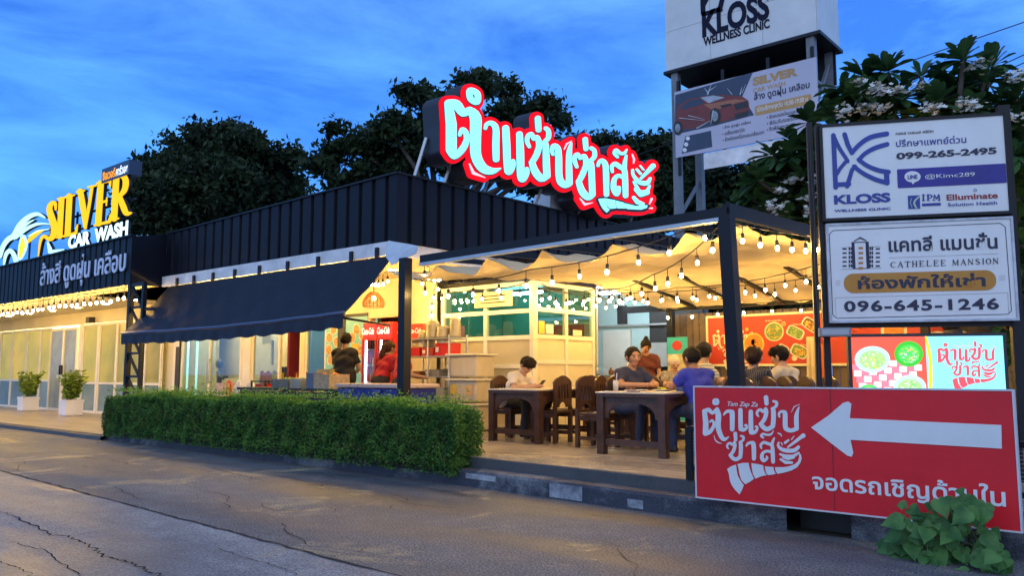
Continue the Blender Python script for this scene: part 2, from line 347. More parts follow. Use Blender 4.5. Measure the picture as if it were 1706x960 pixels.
def road_mat(name, c1, c2, c3, speck, rlo, rhi, fine=110, s0=0.53):
    m = bpy.data.materials.new(name); m.use_nodes = True; t = m.node_tree; b = t.nodes['Principled BSDF']; l = t.links.new
    co = t.nodes.new('ShaderNodeTexCoord')
    def noise(s, d=6, r=0.6, dist=0.0):
        n = t.nodes.new('ShaderNodeTexNoise'); n.inputs['Scale'].default_value = s; n.inputs['Detail'].default_value = d; n.inputs['Roughness'].default_value = r; n.inputs['Distortion'].default_value = dist
        l(co.outputs['Object'], n.inputs['Vector']); return n
    def ramp(src, a, b_, ca, cb):
        r = t.nodes.new('ShaderNodeValToRGB'); r.color_ramp.elements[0].position = a; r.color_ramp.elements[1].position = b_
        r.color_ramp.elements[0].color = (*ca, 1); r.color_ramp.elements[1].color = (*cb, 1); l(src, r.inputs[0]); return r
    def mix(f, a, b_, mode='MIX'):
        x = t.nodes.new('ShaderNodeMix'); x.data_type = 'RGBA'; x.blend_type = mode
        if isinstance(f, float): x.inputs[0].default_value = f
        else: l(f, x.inputs[0])
        l(a, x.inputs[6]); l(b_, x.inputs[7]); return x.outputs[2]
    mpn = t.nodes.new('ShaderNodeMapping'); mpn.inputs['Scale'].default_value = (0.35, 1.3, 1); l(co.outputs['Object'], mpn.inputs[0])
    big = noise(0.55, 5, 0.6, 0.5); l(mpn.outputs[0], big.inputs['Vector']); med = noise(3.2, 6, 0.7); fin = noise(fine, 3, 0.75)
    base = ramp(big.outputs['Fac'], 0.36, 0.66, c1, c2); mm = ramp(med.outputs['Fac'], 0.3, 0.75, (0.72, 0.72, 0.74), (1.25, 1.2, 1.12))
    c = mix(1.0, base.outputs[0], mm.outputs[0], 'MULTIPLY')
    patch_mask = ramp(noise(0.9, 8, 0.72, 0.6).outputs['Fac'], s0, s0 + 0.10, (0, 0, 0), (1, 1, 1)); rgb = t.nodes.new('ShaderNodeRGB'); rgb.outputs[0].default_value = (*c3, 1)  # patch colour; on road and lane its tan paints in warm lamp reflections
    c = mix(patch_mask.outputs[0], c, rgb.outputs[0])
    sp = ramp(fin.outputs['Fac'], 0.41, 0.60, (1 - speck,) * 3, (1 + speck * 1.5,) * 3); c = mix(1.0, c, sp.outputs[0], 'MULTIPLY'); l(c, b.inputs['Base Color'])
    rm = t.nodes.new('ShaderNodeMapRange'); rm.inputs[1].default_value = 0.35; rm.inputs[2].default_value = 0.62; rm.inputs[3].default_value = rlo; rm.inputs[4].default_value = rhi
    l(big.outputs['Fac'], rm.inputs[0]); l(rm.outputs[0], b.inputs['Roughness'])
    bp = t.nodes.new('ShaderNodeBump'); bp.inputs['Strength'].default_value = 0.7; bp.inputs['Distance'].default_value = 0.008; l(fin.outputs['Fac'], bp.inputs['Height']); l(bp.outputs[0], b.inputs['Normal'])
    return m
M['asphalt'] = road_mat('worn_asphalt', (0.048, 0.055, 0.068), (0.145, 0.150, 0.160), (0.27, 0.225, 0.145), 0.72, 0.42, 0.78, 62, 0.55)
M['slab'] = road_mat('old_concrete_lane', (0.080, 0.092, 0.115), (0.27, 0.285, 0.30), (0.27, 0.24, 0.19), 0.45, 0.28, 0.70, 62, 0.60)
M['floor'] = road_mat('worn_terrace_concrete', (0.30, 0.25, 0.19), (0.42, 0.36, 0.28), (0.22, 0.19, 0.16), 0.10, 0.07, 0.38, 110)
M['kerb'] = road_mat('painted_kerb_worn', (0.018, 0.024, 0.046), (0.055, 0.062, 0.085), (0.14, 0.15, 0.17), 0.3, 0.6, 0.85, 70)
M['step'] = road_mat('grey_step_render', (0.050, 0.058, 0.068), (0.09, 0.095, 0.10), (0.075, 0.075, 0.08), 0.12, 0.6, 0.85, 90)
def tile_mat():
    m = pm('wood_look_paving', (0.42, 0.33, 0.22), 0.32, 0.25, 1.6); t = m.node_tree; b = t.nodes['Principled BSDF']
    br = t.nodes.new('ShaderNodeTexBrick'); co = t.nodes.new('ShaderNodeTexCoord'); t.links.new(co.outputs['Object'], br.inputs['Vector'])
    br.inputs['Scale'].default_value = 1.0; br.inputs['Brick Width'].default_value = 1.2; br.inputs['Row Height'].default_value = 0.2; br.inputs['Mortar Size'].default_value = 0.004
    br.inputs['Color1'].default_value = (0.50, 0.39, 0.26, 1); br.inputs['Color2'].default_value = (0.34, 0.26, 0.18, 1); br.inputs['Mortar'].default_value = (0.16, 0.13, 0.10, 1)
    t.links.new(br.outputs[0], b.inputs['Base Color']); return m
M['tile'] = tile_mat()

# ================================================================== ground, road, kerb, floors
FL = 0.31
def ky(x):
    return float(np.interp(x, [-60, -17, -7, -3.5, 20], [7.6, 7.12, 6.97, 6.72, 6.66]))
def sheet(name, pts, z, m, kind='structure'):
    b = MB(); b.add([(x, y, z) for x, y in pts], [tuple(range(len(pts)))]); return tag(b.build(name, m), kind=kind)
sheet('ground', [(-500, -500), (500, -500), (500, 500), (-500, 500)], -0.03, pm('dry_earth', (0.10, 0.09, 0.07), 0.9, 0.3, 0.5))
xs = [-120, -60, -40, -17, -7, -3.5, 8, 60]
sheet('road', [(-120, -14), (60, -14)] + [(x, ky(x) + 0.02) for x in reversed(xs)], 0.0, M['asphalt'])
JA, JB = (-12.27, 3.95), (-4.07, 3.61)
def jy(x): return JA[1] + (x - JA[0]) * (JB[1] - JA[1]) / (JB[0] - JA[0])
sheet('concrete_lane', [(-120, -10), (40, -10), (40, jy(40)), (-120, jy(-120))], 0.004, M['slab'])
def crack(pts, w, z=0.009):
    b = MB(); vs = []; n = len(pts)
    for i, (x, y) in enumerate(pts):
        ww = w * random.uniform(0.5, 1.3); vs += [(x, y - ww / 2, z), (x, y + ww / 2, z)]
    b.add(vs, [(2 * i, 2 * i + 2, 2 * i + 3, 2 * i + 1) for i in range(n - 1)]); return b
def jag(a, b_, n, amp):
    return [(a[0] + (b_[0] - a[0]) * i / n + random.gauss(0, amp) * 0.4, a[1] + (b_[1] - a[1]) * i / n + random.gauss(0, amp)) for i in range(n + 1)]
cm = pm('dark_crack_fill', (0.012, 0.012, 0.013), 0.9, 0.2, 5)
J = MB(); zz = crack([(x, jy(x) + random.gauss(0, 0.008)) for x in np.arange(-60, 12, 0.12)], 0.028); J = zz
for pts, w in (([onZ(x, y, 0) for x, y in ((25, 862), (60, 880), (85, 893), (120, 898), (150, 912), (175, 930), (215, 940), (245, 952), (275, 965))], 0.03),
               ([onZ(x, y, 0) for x, y in ((0, 855), (25, 862))], 0.02), ([onZ(x, y, 0) for x, y in ((20, 905), (70, 918), (110, 945), (140, 965))], 0.018),
               ([onZ(x, y, 0) for x, y in ((0, 938), (40, 950), (60, 968))], 0.018), ([onZ(x, y, 0) for x, y in ((360, 915), (420, 935), (470, 950), (500, 962))], 0.012),
               ([onZ(x, y, 0) for x, y in ((95, 765), (140, 762), (165, 768))], 0.02), ([onZ(x, y, 0) for x, y in ((350, 780), (400, 793), (440, 803), (480, 806))], 0.02),
               ([onZ(x, y, 0) for x, y in ((425, 897), (455, 890), (472, 884))], 0.03), ([onZ(x, y, 0) for x, y in ((440, 898), (480, 893), (500, 887))], 0.02), ([onZ(x, y, 0) for x, y in ((550, 930), (590, 925), (615, 912))], 0.03)):
    fine = []
    for p, q in zip(pts[:-1], pts[1:]): fine += jag((p.x, p.y), (q.x, q.y), 9, 0.014)[:-1]
    c = crack(fine, w * .55); J.add(c.v, c.f)
for _ in range(16):
    x0 = random.uniform(-15, -3); y0 = random.uniform(3.9, 6.5); a0 = random.uniform(-.5, .5); q = [(x0, y0)]
    for _k in range(random.randint(5, 12)): a0 += random.gauss(0, .45); q.append((q[-1][0] + .16 * math.cos(a0), q[-1][1] + .16 * math.sin(a0) * .6))
    c = crack(q, .010, .006); J.add(c.v, c.f)
tag(J.build('road_cracks', cm), kind='structure')
lt = MB()
for _ in range(170):
    x = random.uniform(-16, -2.5); y = ky(x) - abs(random.gauss(0, .25)) - .03; a = random.uniform(0, 6.28); r = random.uniform(.012, .035); lt.add([(x, y, .012), (x + r * math.cos(a), y + r * math.sin(a), .016), (x + r * 1.6 * math.cos(a + .5), y + r * 1.6 * math.sin(a + .5), .012), (x + r * math.cos(a + 1.1), y + r * math.sin(a + 1.1), .014)], [(0, 1, 2, 3)])
tag(lt.build('leaf_litter', pm('dry_leaf_litter', (.14, .10, .045), .8, .5, 30)), kind='stuff')
# terrace slab: riser, ledge and kerb follow the bend of the road
def strip(name, xs, prof, m):                      # profile of (dy, z) swept along the kerb line
    b = MB(); n = len(prof)
    vs = [(x, ky(x) + dy, z) for x in xs for (dy, z) in prof]
    b.add(vs, [(i * n + k, (i + 1) * n + k, (i + 1) * n + k + 1, i * n + k + 1) for i in range(len(xs) - 1) for k in range(n - 1)])
    return tag(b.build(name, m), kind='structure')
kx = list(np.arange(-16.6, -2.75, 0.35)) ; kx2 = list(np.arange(-2.2, 12, 0.5))
kx.append(-2.72)
KP = [(0.0, -0.01), (0.0, 0.15), (0.015, 0.178), (0.05, 0.185), (0.21, 0.188)]
strip('kerb', kx, KP, M['kerb']); strip('kerb', kx2, KP, M['kerb'])
b = MB(); b.box(-2.72, -2.2, ky(-2.5) + 0.30, ky(-2.5) + 0.32, -0.02, 0.2); tag(b.build('drain_back', M['dark']), kind='structure')
b = MB(); b.box(-2.74, -2.18, ky(-2.5) + 0.02, ky(-2.5) + 0.21, 0.186, 0.20); tag(b.build('drain_lid', M['kerb']), kind='structure')
sx = list(np.arange(-16.6, 12, 0.5))
strip('step_riser', sx, [(0.205, 0.17), (0.205, FL - 0.01), (0.215, FL)], M['step'])
sheet('terrace_floor', [(x, ky(x) + 0.214) for x in sx] + [(12, 30), (-16.6, 30)], FL, M['floor'])
strip('pavement_edge', list(np.arange(-80, -16.3, 0.6)), [(-0.15, 0.0), (-0.13, 0.07), (0.0, 0.098)], M['step'])
sheet('car_wash_pavement', [(x, ky(x)) for x in (-80, -60, -40, -17, -16.6)] + [(-16.6, 30), (-80, 30)], 0.1, M['tile'])
# pale worn paint patches and hairline joints on the kerb face
b = MB()
for x0, x1, a, c in ((-5.30, -4.86, 0.012, 0.155), (-4.3, -4.12, 0.02, 0.10), (-6.6, -6.1, 0.09, 0.15)):
    b.add([(x0, ky(x0) - 0.004, a), (x1, ky(x1) - 0.004, a), (x1, ky(x1) - 0.004, c), (x0, ky(x0) - 0.004, c)], [(0, 1, 2, 3)])
tag(b.build('kerb_paint', pm('flaked_white_paint', (0.10, 0.11, 0.14), 0.8, 0.1, 9, col2=(0.42, 0.45, 0.50))), kind='structure')

# ================================================================== helper: ribbed metal cladding between two ground points
def ribbed(b, p0, p1, zb0, zb1, zt0, zt1, period=0.333, depth=0.045, mi=0):
    p0 = Vector((*p0, 0)); p1 = Vector((*p1, 0)); L_ = (p1 - p0).length; d = (p1 - p0) / L_; n = Vector((d.y, -d.x, 0))
    prof = []; s = 0.0
    while s < L_ - 1e-6:
        for (f, o) in ((0, 0), (0.70, 0), (0.75, -1), (0.95, -1)):
            if s + f * period < L_: prof.append((s + f * period, o * depth))
        s += period
    prof.append((L_, 0)); vs = []
    for (q, o) in prof:
        p = p0 + d * q + n * o; t = q / L_; vs += [(p.x, p.y, zb0 + (zb1 - zb0) * t), (p.x, p.y, zt0 + (zt1 - zt0) * t)]
    b.add(vs, [(2 * i, 2 * i + 2, 2 * i + 3, 2 * i + 1) for i in range(len(prof) - 1)], mi)

# ================================================================== the restaurant building
RB = thing('restaurant_building', 'single storey restaurant with dark navy ribbed metal parapet and pale trim below it', 'building', (-13, 10.8, 0))
b = MB(); ribbed(b, (-17.15, 8.5), (-9.64, 8.5), 3.39, 3.39, 4.34, 4.49); ribbed(b, (-9.64, 8.5), (-9.64, 19), 3.39, 3.39, 4.49, 4.60)
b.build('parapet', M['navy'], RB)
b = MB(); b.bar((-17.15, 8.52, 4.35), (-9.62, 8.52, 4.50), 0.10, 0.03); b.bar((-9.66, 8.5, 4.50), (-9.66, 19, 4.61), 0.10, 0.03); b.build('parapet_cap', M['black'], RB)
b = MB(); b.box(-17.1, -9.70, 8.40, 8.46, 3.16, 3.38); b.box(-9.74, -9.68, 8.47, 12.0, 3.16, 3.38); b.build('trim', M['trim'], RB)
b = MB(); b.box(-17.1, -9.7, 8.55, 19, 3.42, 3.50); b.build('roof', M['concrete'], RB)
b = MB(); b.box(-20.9, -9.76, 8.48, 11.1, 3.20, 3.24); b.build('soffit', M['cream'], RB)
WY = 10.8
for i in range(6):
    b = MB(); b.lathe((-19.8 + i * 1.7, 9.9, 3.185), [(.08, 0), (.08, .012)], 14); b.build('added_downlight', lamp('added_soffit_light', (1.0, 0.70, 0.24), 75), RB)  # unseen lamps added to turn the kitchen front golden
def wx(px): return onY(px, 600, WY).x
b = MB()                                             # wall with openings, in flush butted pieces
b.box(wx(268), wx(290), WY, WY + 0.15, 0.1, 3.2); b.box(wx(268), -11.2, WY, WY + 0.15, 2.422, 3.2)
b.box(wx(500), wx(508), WY - 0.02, WY + 0.1, FL, 2.42); b.box(wx(612.5), wx(615), WY, WY + 0.15, FL, 2.42); b.box(wx(665), -11.2, WY, WY + 0.15, FL, 2.42)
b.build('wall', M['cream'], RB)
def frame_rect(b, x0, x1, z0, z1, y, w=0.06, d=0.06):
    b.box(x0, x0 + w, y, y + d, z0, z1); b.box(x1 - w, x1, y, y + d, z0, z1); b.box(x0 + w, x1 - w, y, y + d, z1 - w, z1); b.box(x0 + w, x1 - w, y, y + d, z0, z0 + w)
def window(parent, name, x0, x1, z0, z1, y, gm, bars=(), w=0.06, vb=()):
    b = MB(); frame_rect(b, x0, x1, z0, z1, y, w)
    for z in bars: b.box(x0 + w, x1 - w, y + 0.002, y + 0.058, z - w / 2, z + w / 2)
    for x in vb: b.box(x - w / 2, x + w / 2, y + 0.004, y + 0.056, z0 + w, z1 - w)
    f = b.build(name, M['white'], parent)
    g = MB(); g.box(x0 + w * .6, x1 - w * .6, y + 0.026, y + 0.032, z0 + w * .6, z1 - w * .6); g.build('pane', gm, f)
    return f
D1 = window(RB, 'sliding_door', wx(300), wx(350), FL, 2.42, WY + 0.02, M['glass'], w=0.07)
D2 = window(RB, 'sliding_door', wx(350.5), wx(405), FL, 2.42, WY - 0.05, M['glass'], w=0.07)
for dx in (wx(352.5), wx(356)):
    b = MB(); b.tube([(dx, WY - 0.06, 1.05), (dx, WY - 0.12, 1.10), (dx, WY - 0.13, 1.25), (dx, WY - 0.13, 1.45), (dx, WY - 0.12, 1.60), (dx, WY - 0.06, 1.65)], 0.014, 8); b.build('handle', M['steel'], D2)
b = MB(); b.box(wx(405), wx(419), WY - 0.04, WY + 0.08, FL, 2.42); b.build('door_post', M['white'], RB)
b = MB(); b.box(wx(290), wx(293.5), WY - 0.03, WY + 0.08, 0.1, 2.42); b.build('door_post', M['white'], RB)
b = MB(); b.box(wx(293.5), wx(300), WY - 0.02, WY + 0.08, 0.1, 2.42); b.build('door_jamb', M['dark'], RB)
b = MB(); b.box(wx(294), wx(299), WY - 0.035, WY - 0.022, 2.0, 2.15); b.build('notice', M['signwhite'], RB)
window(RB, 'shop_window', wx(419), wx(466), 0.98, 2.42, WY, M['glass'], w=0.07)
b = MB(); b.box(wx(419), wx(466), WY + 0.01, WY + 0.12, FL, 0.975); b.build('window_apron', M['cream'], RB)
window(RB, 'kitchen_window', wx(508), wx(543), 1.05, 2.42, WY, M['tealglass'], w=0.06)
b = MB(); b.box(wx(508), wx(543), WY + 0.01, WY + 0.1, FL, 1.045); b.build('window_apron', M['cream'], RB)
# rooms behind the glass
b = MB(); b.box(-28, wx(466), WY + 1.9, WY + 2.0, FL, 3.2); b.build('shop_back_wall', pm('shop_wall_warm', (0.46, 0.40, 0.26), 0.7, 0.2, 1), RB)
b = MB(); b.box(-28, wx(466), WY + 1.6, WY + 1.88, FL, 1.15); b.build('shop_counter', M['cream'], RB)
b = MB(); b.box(wx(466), wx(466) + 0.08, WY + 0.2, WY + 3.2, FL, 3.2); b.build('inner_partition', pm('maroon_wall', (0.16, 0.01, 0.03), 0.6, 0.2, 2), RB)
b = MB(); b.box(wx(503), wx(503) + 0.06, WY + 0.2, WY + 2.0, FL, 3.2); b.build('tiled_partition', pm('pale_green_tile', (0.32, 0.46, 0.40), 0.3, 0.1, 3), RB)
b = MB(); b.box(wx(466) + 0.1, wx(503), WY + 1.6, WY + 1.7, FL, 3.2); b.build('maroon_room_wall', pm('maroon_wall', (0.16, 0.01, 0.03), 0.6, 0.2, 2), RB)
b = MB(); b.box(wx(503) + 0.1, wx(545), WY + 1.4, WY + 1.5, FL, 3.2); b.build('kitchen_back_wall', pm('pale_green_tile', (0.32, 0.46, 0.40), 0.3, 0.1, 3), RB)
b = MB(); b.box(-28, -9.72, WY + 3.4, WY + 3.45, 0, 3.4); b.box(-28, -9.72, WY + 0.16, WY + 3.38, 3.1, 3.15); b.build('rear_structure', M['cream'], RB)
for px in (313, 328):
    b = MB(); x = onY(px, 600, WY + 1.0).x; b.tube([(x, WY + 1.0, 0.5), (x, WY + 1.0, 2.35)], 0.03, 8); b.build('tube_lamp', lamp('cool_tube', (0.45, 0.85, 0.85), 1.5), RB)
b = MB(); b.tube([(-22.5, WY + 0.9, 3.03), (-18.0, WY + 0.9, 3.03)], 0.04, 8); b.build('tube_lamp', lamp('warm_tube', (1.0, 0.78, 0.45), 90), RB)
b = MB(); b.tube([(wx(520), WY + 0.9, 2.95), (wx(540), WY + 0.9, 2.95)], 0.03, 8); b.build('tube_lamp', lamp('cool_tube2', (0.75, 1.0, 0.8), 50), RB)

# ================================================================== the glass kiosk room beside the terrace
KX, KY0, KY1, KXL = -8.9, 11.04, 12.95, -11.18
GK = thing('glass_kiosk', 'cream framed glass room with teal interior behind the terrace tables', 'kiosk', (-10, 12, FL))
frost = pm('frosted_glass_film', (0.56, 0.50, 0.34), 0.35, 0.06, 2)
PL = Plane((KXL, KY0, 0), (1, 0, 0)); PR = Plane((KX, KY0, 0), (0, 1, 0))
def kface(P, L_, cols, zbars, types):
    b = MB(); w = 0.075
    for u in cols: b.pbox(P, u - w / 2, u + w / 2, FL, 2.93, -0.07, 0.0)
    for a, c in zip(cols[:-1], cols[1:]):
        for z in zbars: b.pbox(P, a + w / 2, c - w / 2, z - w / 2, z + w / 2, -0.065, -0.005)
    f = b.build('frame', M['white'], GK)
    for a, c in zip(cols[:-1], cols[1:]):
        for z0, z1, t in zip(zbars[:-1], zbars[1:], types):
            q = MB(); q.pbox(P, a + w / 2, c - w / 2, z0 + w / 2, z1 - w / 2, -0.04, -0.03)
            q.build('panel' if t == 'p' else 'pane', {'p': M['cream'], 'f': frost, 'g': M['tealglass']}[t], f)
kface(PL, 2.28, [0.037, 1.15, 2.243], [FL + 0.04, 0.95, 1.42, 1.93, 2.40, 2.89], 'ppfgg'[0:5].replace('pp', 'pf', 1))
kface(PR, 1.91, [0.1, 1.0, 1.87], [FL + 0.04, 0.95, 1.50, 1.95, 2.43, 2.90], 'pppgg')
b = MB(); b.pbox(PR, 0.003, 0.062, FL, 2.935, -0.06, 0.004); b.build('corner_post', M['white'], GK)
teal = pm('teal_wall', (0.05, 0.26, 0.26), 0.6, 0.15, 1.5)
b = MB(); b.box(KXL, KX - 0.08, KY1 - 0.08, KY1 - 0.0, FL, 2.93); b.box(KXL - 0.1, KXL - 0.02, KY0 + 0.1, KY1, FL, 2.93); b.build('inner_wall', teal, GK)
b = MB(); b.box(-10.0, -9.1, KY1 - 0.11, KY1 - 0.085, FL, 2.25); b.build('inner_door', M['dark'], GK)
b = MB(); b.box(KXL - 0.1, KX + 0.02, KY0 - 0.03, KY1 + 0.02, 2.94, 3.0); b.build('roof', M['black'], GK)
b = MB(); b.tube([(-10.8, 12.2, 2.86), (-9.6, 12.2, 2.86)], 0.03, 8); b.build('tube_lamp', lamp('teal_tube', (0.35, 1.0, 0.95), 30), GK)
b = MB(); b.box(-10.25, -9.35, KY0 - 0.05, KY0 - 0.008, 2.5, 2.78)
nb = b.build('notice_board', pm('beige_notice', (0.62, 0.50, 0.33), 0.6, 0.06, 3), GK)
for i, zz in enumerate((2.70, 2.64, 2.58)): 
    b = MB(); b.box(-10.1, -9.5 - 0.12 * (i % 2), KY0 - 0.056, KY0 - 0.052, zz - 0.012, zz + 0.012); b.build('text_line', M['dark'], nb)
for (y0, y1, z0, z1, mm) in ((11.2, 11.36, 2.0, 2.22, pm('yellow_sticker', (0.75, 0.55, 0.05), 0.5, 0.1, 5)), (11.40, 11.62, 2.0, 2.17, M['signwhite']), (12.22, 12.5, 1.99, 2.10, pm('pale_sticker', (0.65, 0.55, 0.45), 0.5, 0.1, 5))):
    b = MB(); b.box(KX + 0.004, KX + 0.010, y0, y1, z0, z1); b.build('sticker', mm, GK)
# dark header wall between the kiosk and the roof
b = MB(); ribbed(b, (-11.15, 11.2), (-9.0, 11.2), 3.0, 3.0, 3.38, 3.38, 0.2, 0.02); ribbed(b, (-9.0, 11.2), (-9.0, 13.6), 3.0, 3.0, 3.38, 3.38, 0.2, 0.02); b.build('dark_header', M['navy'], RB)

# ================================================================== car wash building on the left
CW = thing('car_wash_building', 'car wash shopfront with dark ribbed fascia over tall pale frosted glass panels', 'building', (-26, 10.6, 0))
GY = 10.6
b = MB(); ribbed(b, (-60, 7.75), (-17.15, 7.75), 3.17, 3.17, 4.16, 4.20, 0.30); b.add([(-17.15, 7.75, 3.17), (-17.15, 8.49, 3.17), (-17.15, 8.49, 4.33), (-17.15, 7.75, 4.20)], [(0, 1, 2, 3)]); b.build('fascia', M['navy'], CW)
b = MB(); b.bar((-60, 7.76, 4.18), (-17.15, 7.76, 4.22), 0.12, 0.03); b.build('fascia_cap', M['black'], CW)
b = MB(); b.box(-60, -17.2, 7.85, GY, 3.20, 3.25); b.build('soffit', M['cream'], CW)
for i in range(9):
    b = MB(); b.lathe((-34 + i * 1.85, 9.7, 3.185), [(.08, 0), (.08, .012)], 14); b.build('added_downlight', lamp('added_car_wash_light', (1.0, 0.66, 0.20), 115), CW)  # lamps hidden by the fascia, added to brighten the car wash wall
b = MB(); b.box(-60, -17.2, 7.8, 20, 4.0, 4.05); b.build('roof', M['concrete'], CW)
b = MB(); b.box(-17.5, -17.2, 7.74, 8.3, 4.215, 4.235); b.build('roof_sheet', M['signwhite'], CW)
def gx(px): return onY(px, 600, GY).x
cwf = leafmat('curtained_shop_glass', (0.46, 0.48, 0.26), (0.66, 0.60, 0.28), 0.16, 0.5, 0.9)
lowf = pm('lower_shop_glass', (0.20, 0.29, 0.31), 0.15, 0.25, 0.8)
cols = [gx(p) for p in (-180, -150, -120, -90, -60, -32, -15, 0, 19, 43, 66, 84)]; 
b = MB(); b.box(-60, gx(268), GY, GY + 0.15, 2.82, 3.2); b.build('lintel', M['cream'], CW)
def bay(x0, x1, z0, zr, z1):
    b = MB(); w = 0.07; frame_rect(b, x0, x1, z0, z1, GY, w); b.box(x0 + w, x1 - w, GY + 0.002, GY + 0.058, zr - 0.035, zr + 0.035); f = b.build('shopfront_bay', M['white'], CW)
    q = MB(); q.box(x0 + w, x1 - w, GY + 0.025, GY + 0.032, zr + 0.035, z1 - w); q.build('pane', cwf, f)
    q = MB(); q.box(x0 + w, x1 - w, GY + 0.025, GY + 0.032, z0 + w, zr - 0.035); q.build('pane', lowf, f)
for a, c in zip(cols[:-1], cols[1:]): bay(a, c, 0.1, 1.05, 2.80)
for a, c in ((84, 106), (106, 108)): pass
DR = []
for a, c in ((85, 107), (107.5, 130)):
    b = MB(); frame_rect(b, gx(a), gx(c), 0.1, 2.74, GY - 0.06, 0.08); d = b.build('glass_door', M['white'], CW)
    q = MB(); q.box(gx(a) + 0.08, gx(c) - 0.08, GY - 0.035, GY - 0.028, 0.18, 2.66); q.build('pane', pm('door_glass_film', (0.33, 0.37, 0.31), 0.12, 0.35, 0.7), d); DR.append(d)
for a in (105.5, 108.5):
    b = MB(); x = gx(a); b.box(x - 0.02, x + 0.02, GY - 0.12, GY - 0.065, 1.25, 1.55); b.build('handle', M['dark'], DR[1])
b = MB(); b.box(gx(100), gx(113), GY - 0.075, GY - 0.068, 1.14, 1.24); b.build('notice', M['signwhite'], DR[1])
prev = 131
for p in (136, 161.5, 164, 193, 213, 240, 268):
    if p in (136, 164): prev = p; continue
    bay(gx(prev), gx(p), 0.1, 1.0, 2.80); prev = p
b = MB(); b.box(gx(131), gx(136), GY - 0.02, GY + 0.1, 0.1, 2.82); b.box(gx(161.5), gx(164), GY - 0.02, GY + 0.1, 0.1, 2.8); b.build('post', M['white'], CW)
b = MB(); b.box(gx(150.5), gx(156), GY - 0.2, GY - 0.02, 2.83, 3.0); b.build('speaker_box', M['dark'], CW)
b = MB(); b.box(-60, gx(268), GY + 1.6, GY + 1.7, 0.1, 3.2); b.build('curtain_wall', pm('pale_curtain', (0.6, 0.55, 0.36), 0.8, 0.12, 1.5), CW)
for x0 in (-36.5, -32.5, -28.5):
    b = MB(); b.tube([(x0, GY + 1.35, 2.5), (x0 + 3, GY + 1.35, 2.5)], 0.035, 8); b.build('tube_lamp', lamp('shop_tube', (1.0, 0.84, 0.42), 700), CW)

# steel lattice column carrying the fascia corner
TR = thing('lattice_column', 'black steel lattice column holding up the car wash fascia corner', 'column', (-16.95, 7.8, 0.1))
xa, xb = -17.22, -16.62
b = MB(); b.bar((xa, 7.8, 0.1), (xa, 7.8, 3.17), 0.10); b.bar((xb, 7.8, 0.1), (xb, 7.8, 3.17), 0.08); b.build('upright', M['black'], TR)
b = MB(); n = 6
for i in range(n):
    z0 = 0.25 + i * 0.48; b.bar((xa + 0.05, 7.8, z0 + 0.48), (xb - 0.04, 7.8, z0), 0.045)
    b.bar((xa + 0.05, 7.8, z0 + 0.02), (xb - 0.04, 7.8, z0 + 0.02), 0.045)
b.bar((xa, 7.8, 3.15), (xb, 7.8, 3.15), 0.07); b.bar((xb, 7.8, 2.62), (-15.5, 8.35, 2.62), 0.06); b.bar((xb, 7.8, 2.40), (-15.6, 8.35, 2.42), 0.05)
b.build('bracing', M['black'], TR)

# ================================================================== navy awning in front of the kitchen
AW = thing('awning', 'dark navy fabric awning sloping from the pale trim over the kitchen front', 'awning', (-13, 8.4, 3.1))
def aw(u, v):
    x = -16.75 + (u) * 7.2; y = 8.38 + (7.45 - 8.38) * v; z = 3.14 + (2.10 + 0.07 * u - 3.14) * v
    f = 0.06 * math.sin(v * math.pi) + 0.030 * max(-.3, math.sin(u * 31 + v * 5 + 1.5 * math.sin(u * 7))) * math.sin(v * 3.0) * (0.4 + v) + 0.016 * math.sin(u * 71 - v * 14) * v * (1 - v) * 3
    z -= f + 0.045 * math.sin(u * math.pi) * v; return (x, y - 0.3 * f, z)
b = MB(); b.grid(aw, 150, 16); b.build('canopy_cloth', pm('navy_awning_cloth', (0.0050, 0.0085, 0.019), 0.58, 0.4, 1.6, bump=0.6, bscale=4, spec=0.3), AW)
def val(u, v):
    p = aw(u, 1.0); return (p[0], p[1] - 0.02 - 0.012 * math.sin(u * 120) * v - 0.01 * math.sin(u * 47) * v, p[2] - 0.02 - 0.19 * v - 0.012 * math.sin(u * 90) * v)
b = MB(); b.grid(val, 200, 4); b.build('valance', pm('navy_valance', (0.006, 0.009, 0.022), 0.65, 0.25, 3), AW)
b = MB(); b.tube([Vector(aw(u / 20, 1.0)) + Vector((0, -0.01, 0.01)) for u in range(21)], 0.03, 8); b.build('front_tube', pm('navy_tube', (0.06, 0.08, 0.15), 0.4, 0.1, 3), AW)
for x in (-16.4, -15.7, -14.95, -14.15, -13.3, -12.4, -11.5, -10.6, -9.95):
    b = MB(); b.box(x - 0.035, x + 0.035, 8.36, 8.395, 3.08, 3.30); b.build('bracket', M['black'], AW)
for x in (-16.5, -9.75):
    b = MB(); b.tube([(x, 8.5, 2.05), (x + 0.05, 7.5, 2.12)], 0.02, 6); b.build('arm', M['black'], AW)
# loose pale plastic sheet at the awning's end
PS = MB(); PS.add([(-9.66, 8.36, 3.37), (-9.60, 8.7, 3.36), (-8.75, 8.15, 3.17), (-8.35, 7.75, 2.98), (-8.9, 7.78, 2.86), (-9.35, 8.05, 3.05)], [(0, 1, 2, 5), (2, 3, 4, 5)])
o = PS.build('plastic_sheet', pm('milky_plastic', (0.55, 0.60, 0.66), 0.35, 0.15, 4)); tag(o, 'loose crumpled pale plastic sheet hanging at the parapet corner', 'sheet')
o.modifiers.new('thick', 'SOLIDIFY').thickness = 0.01

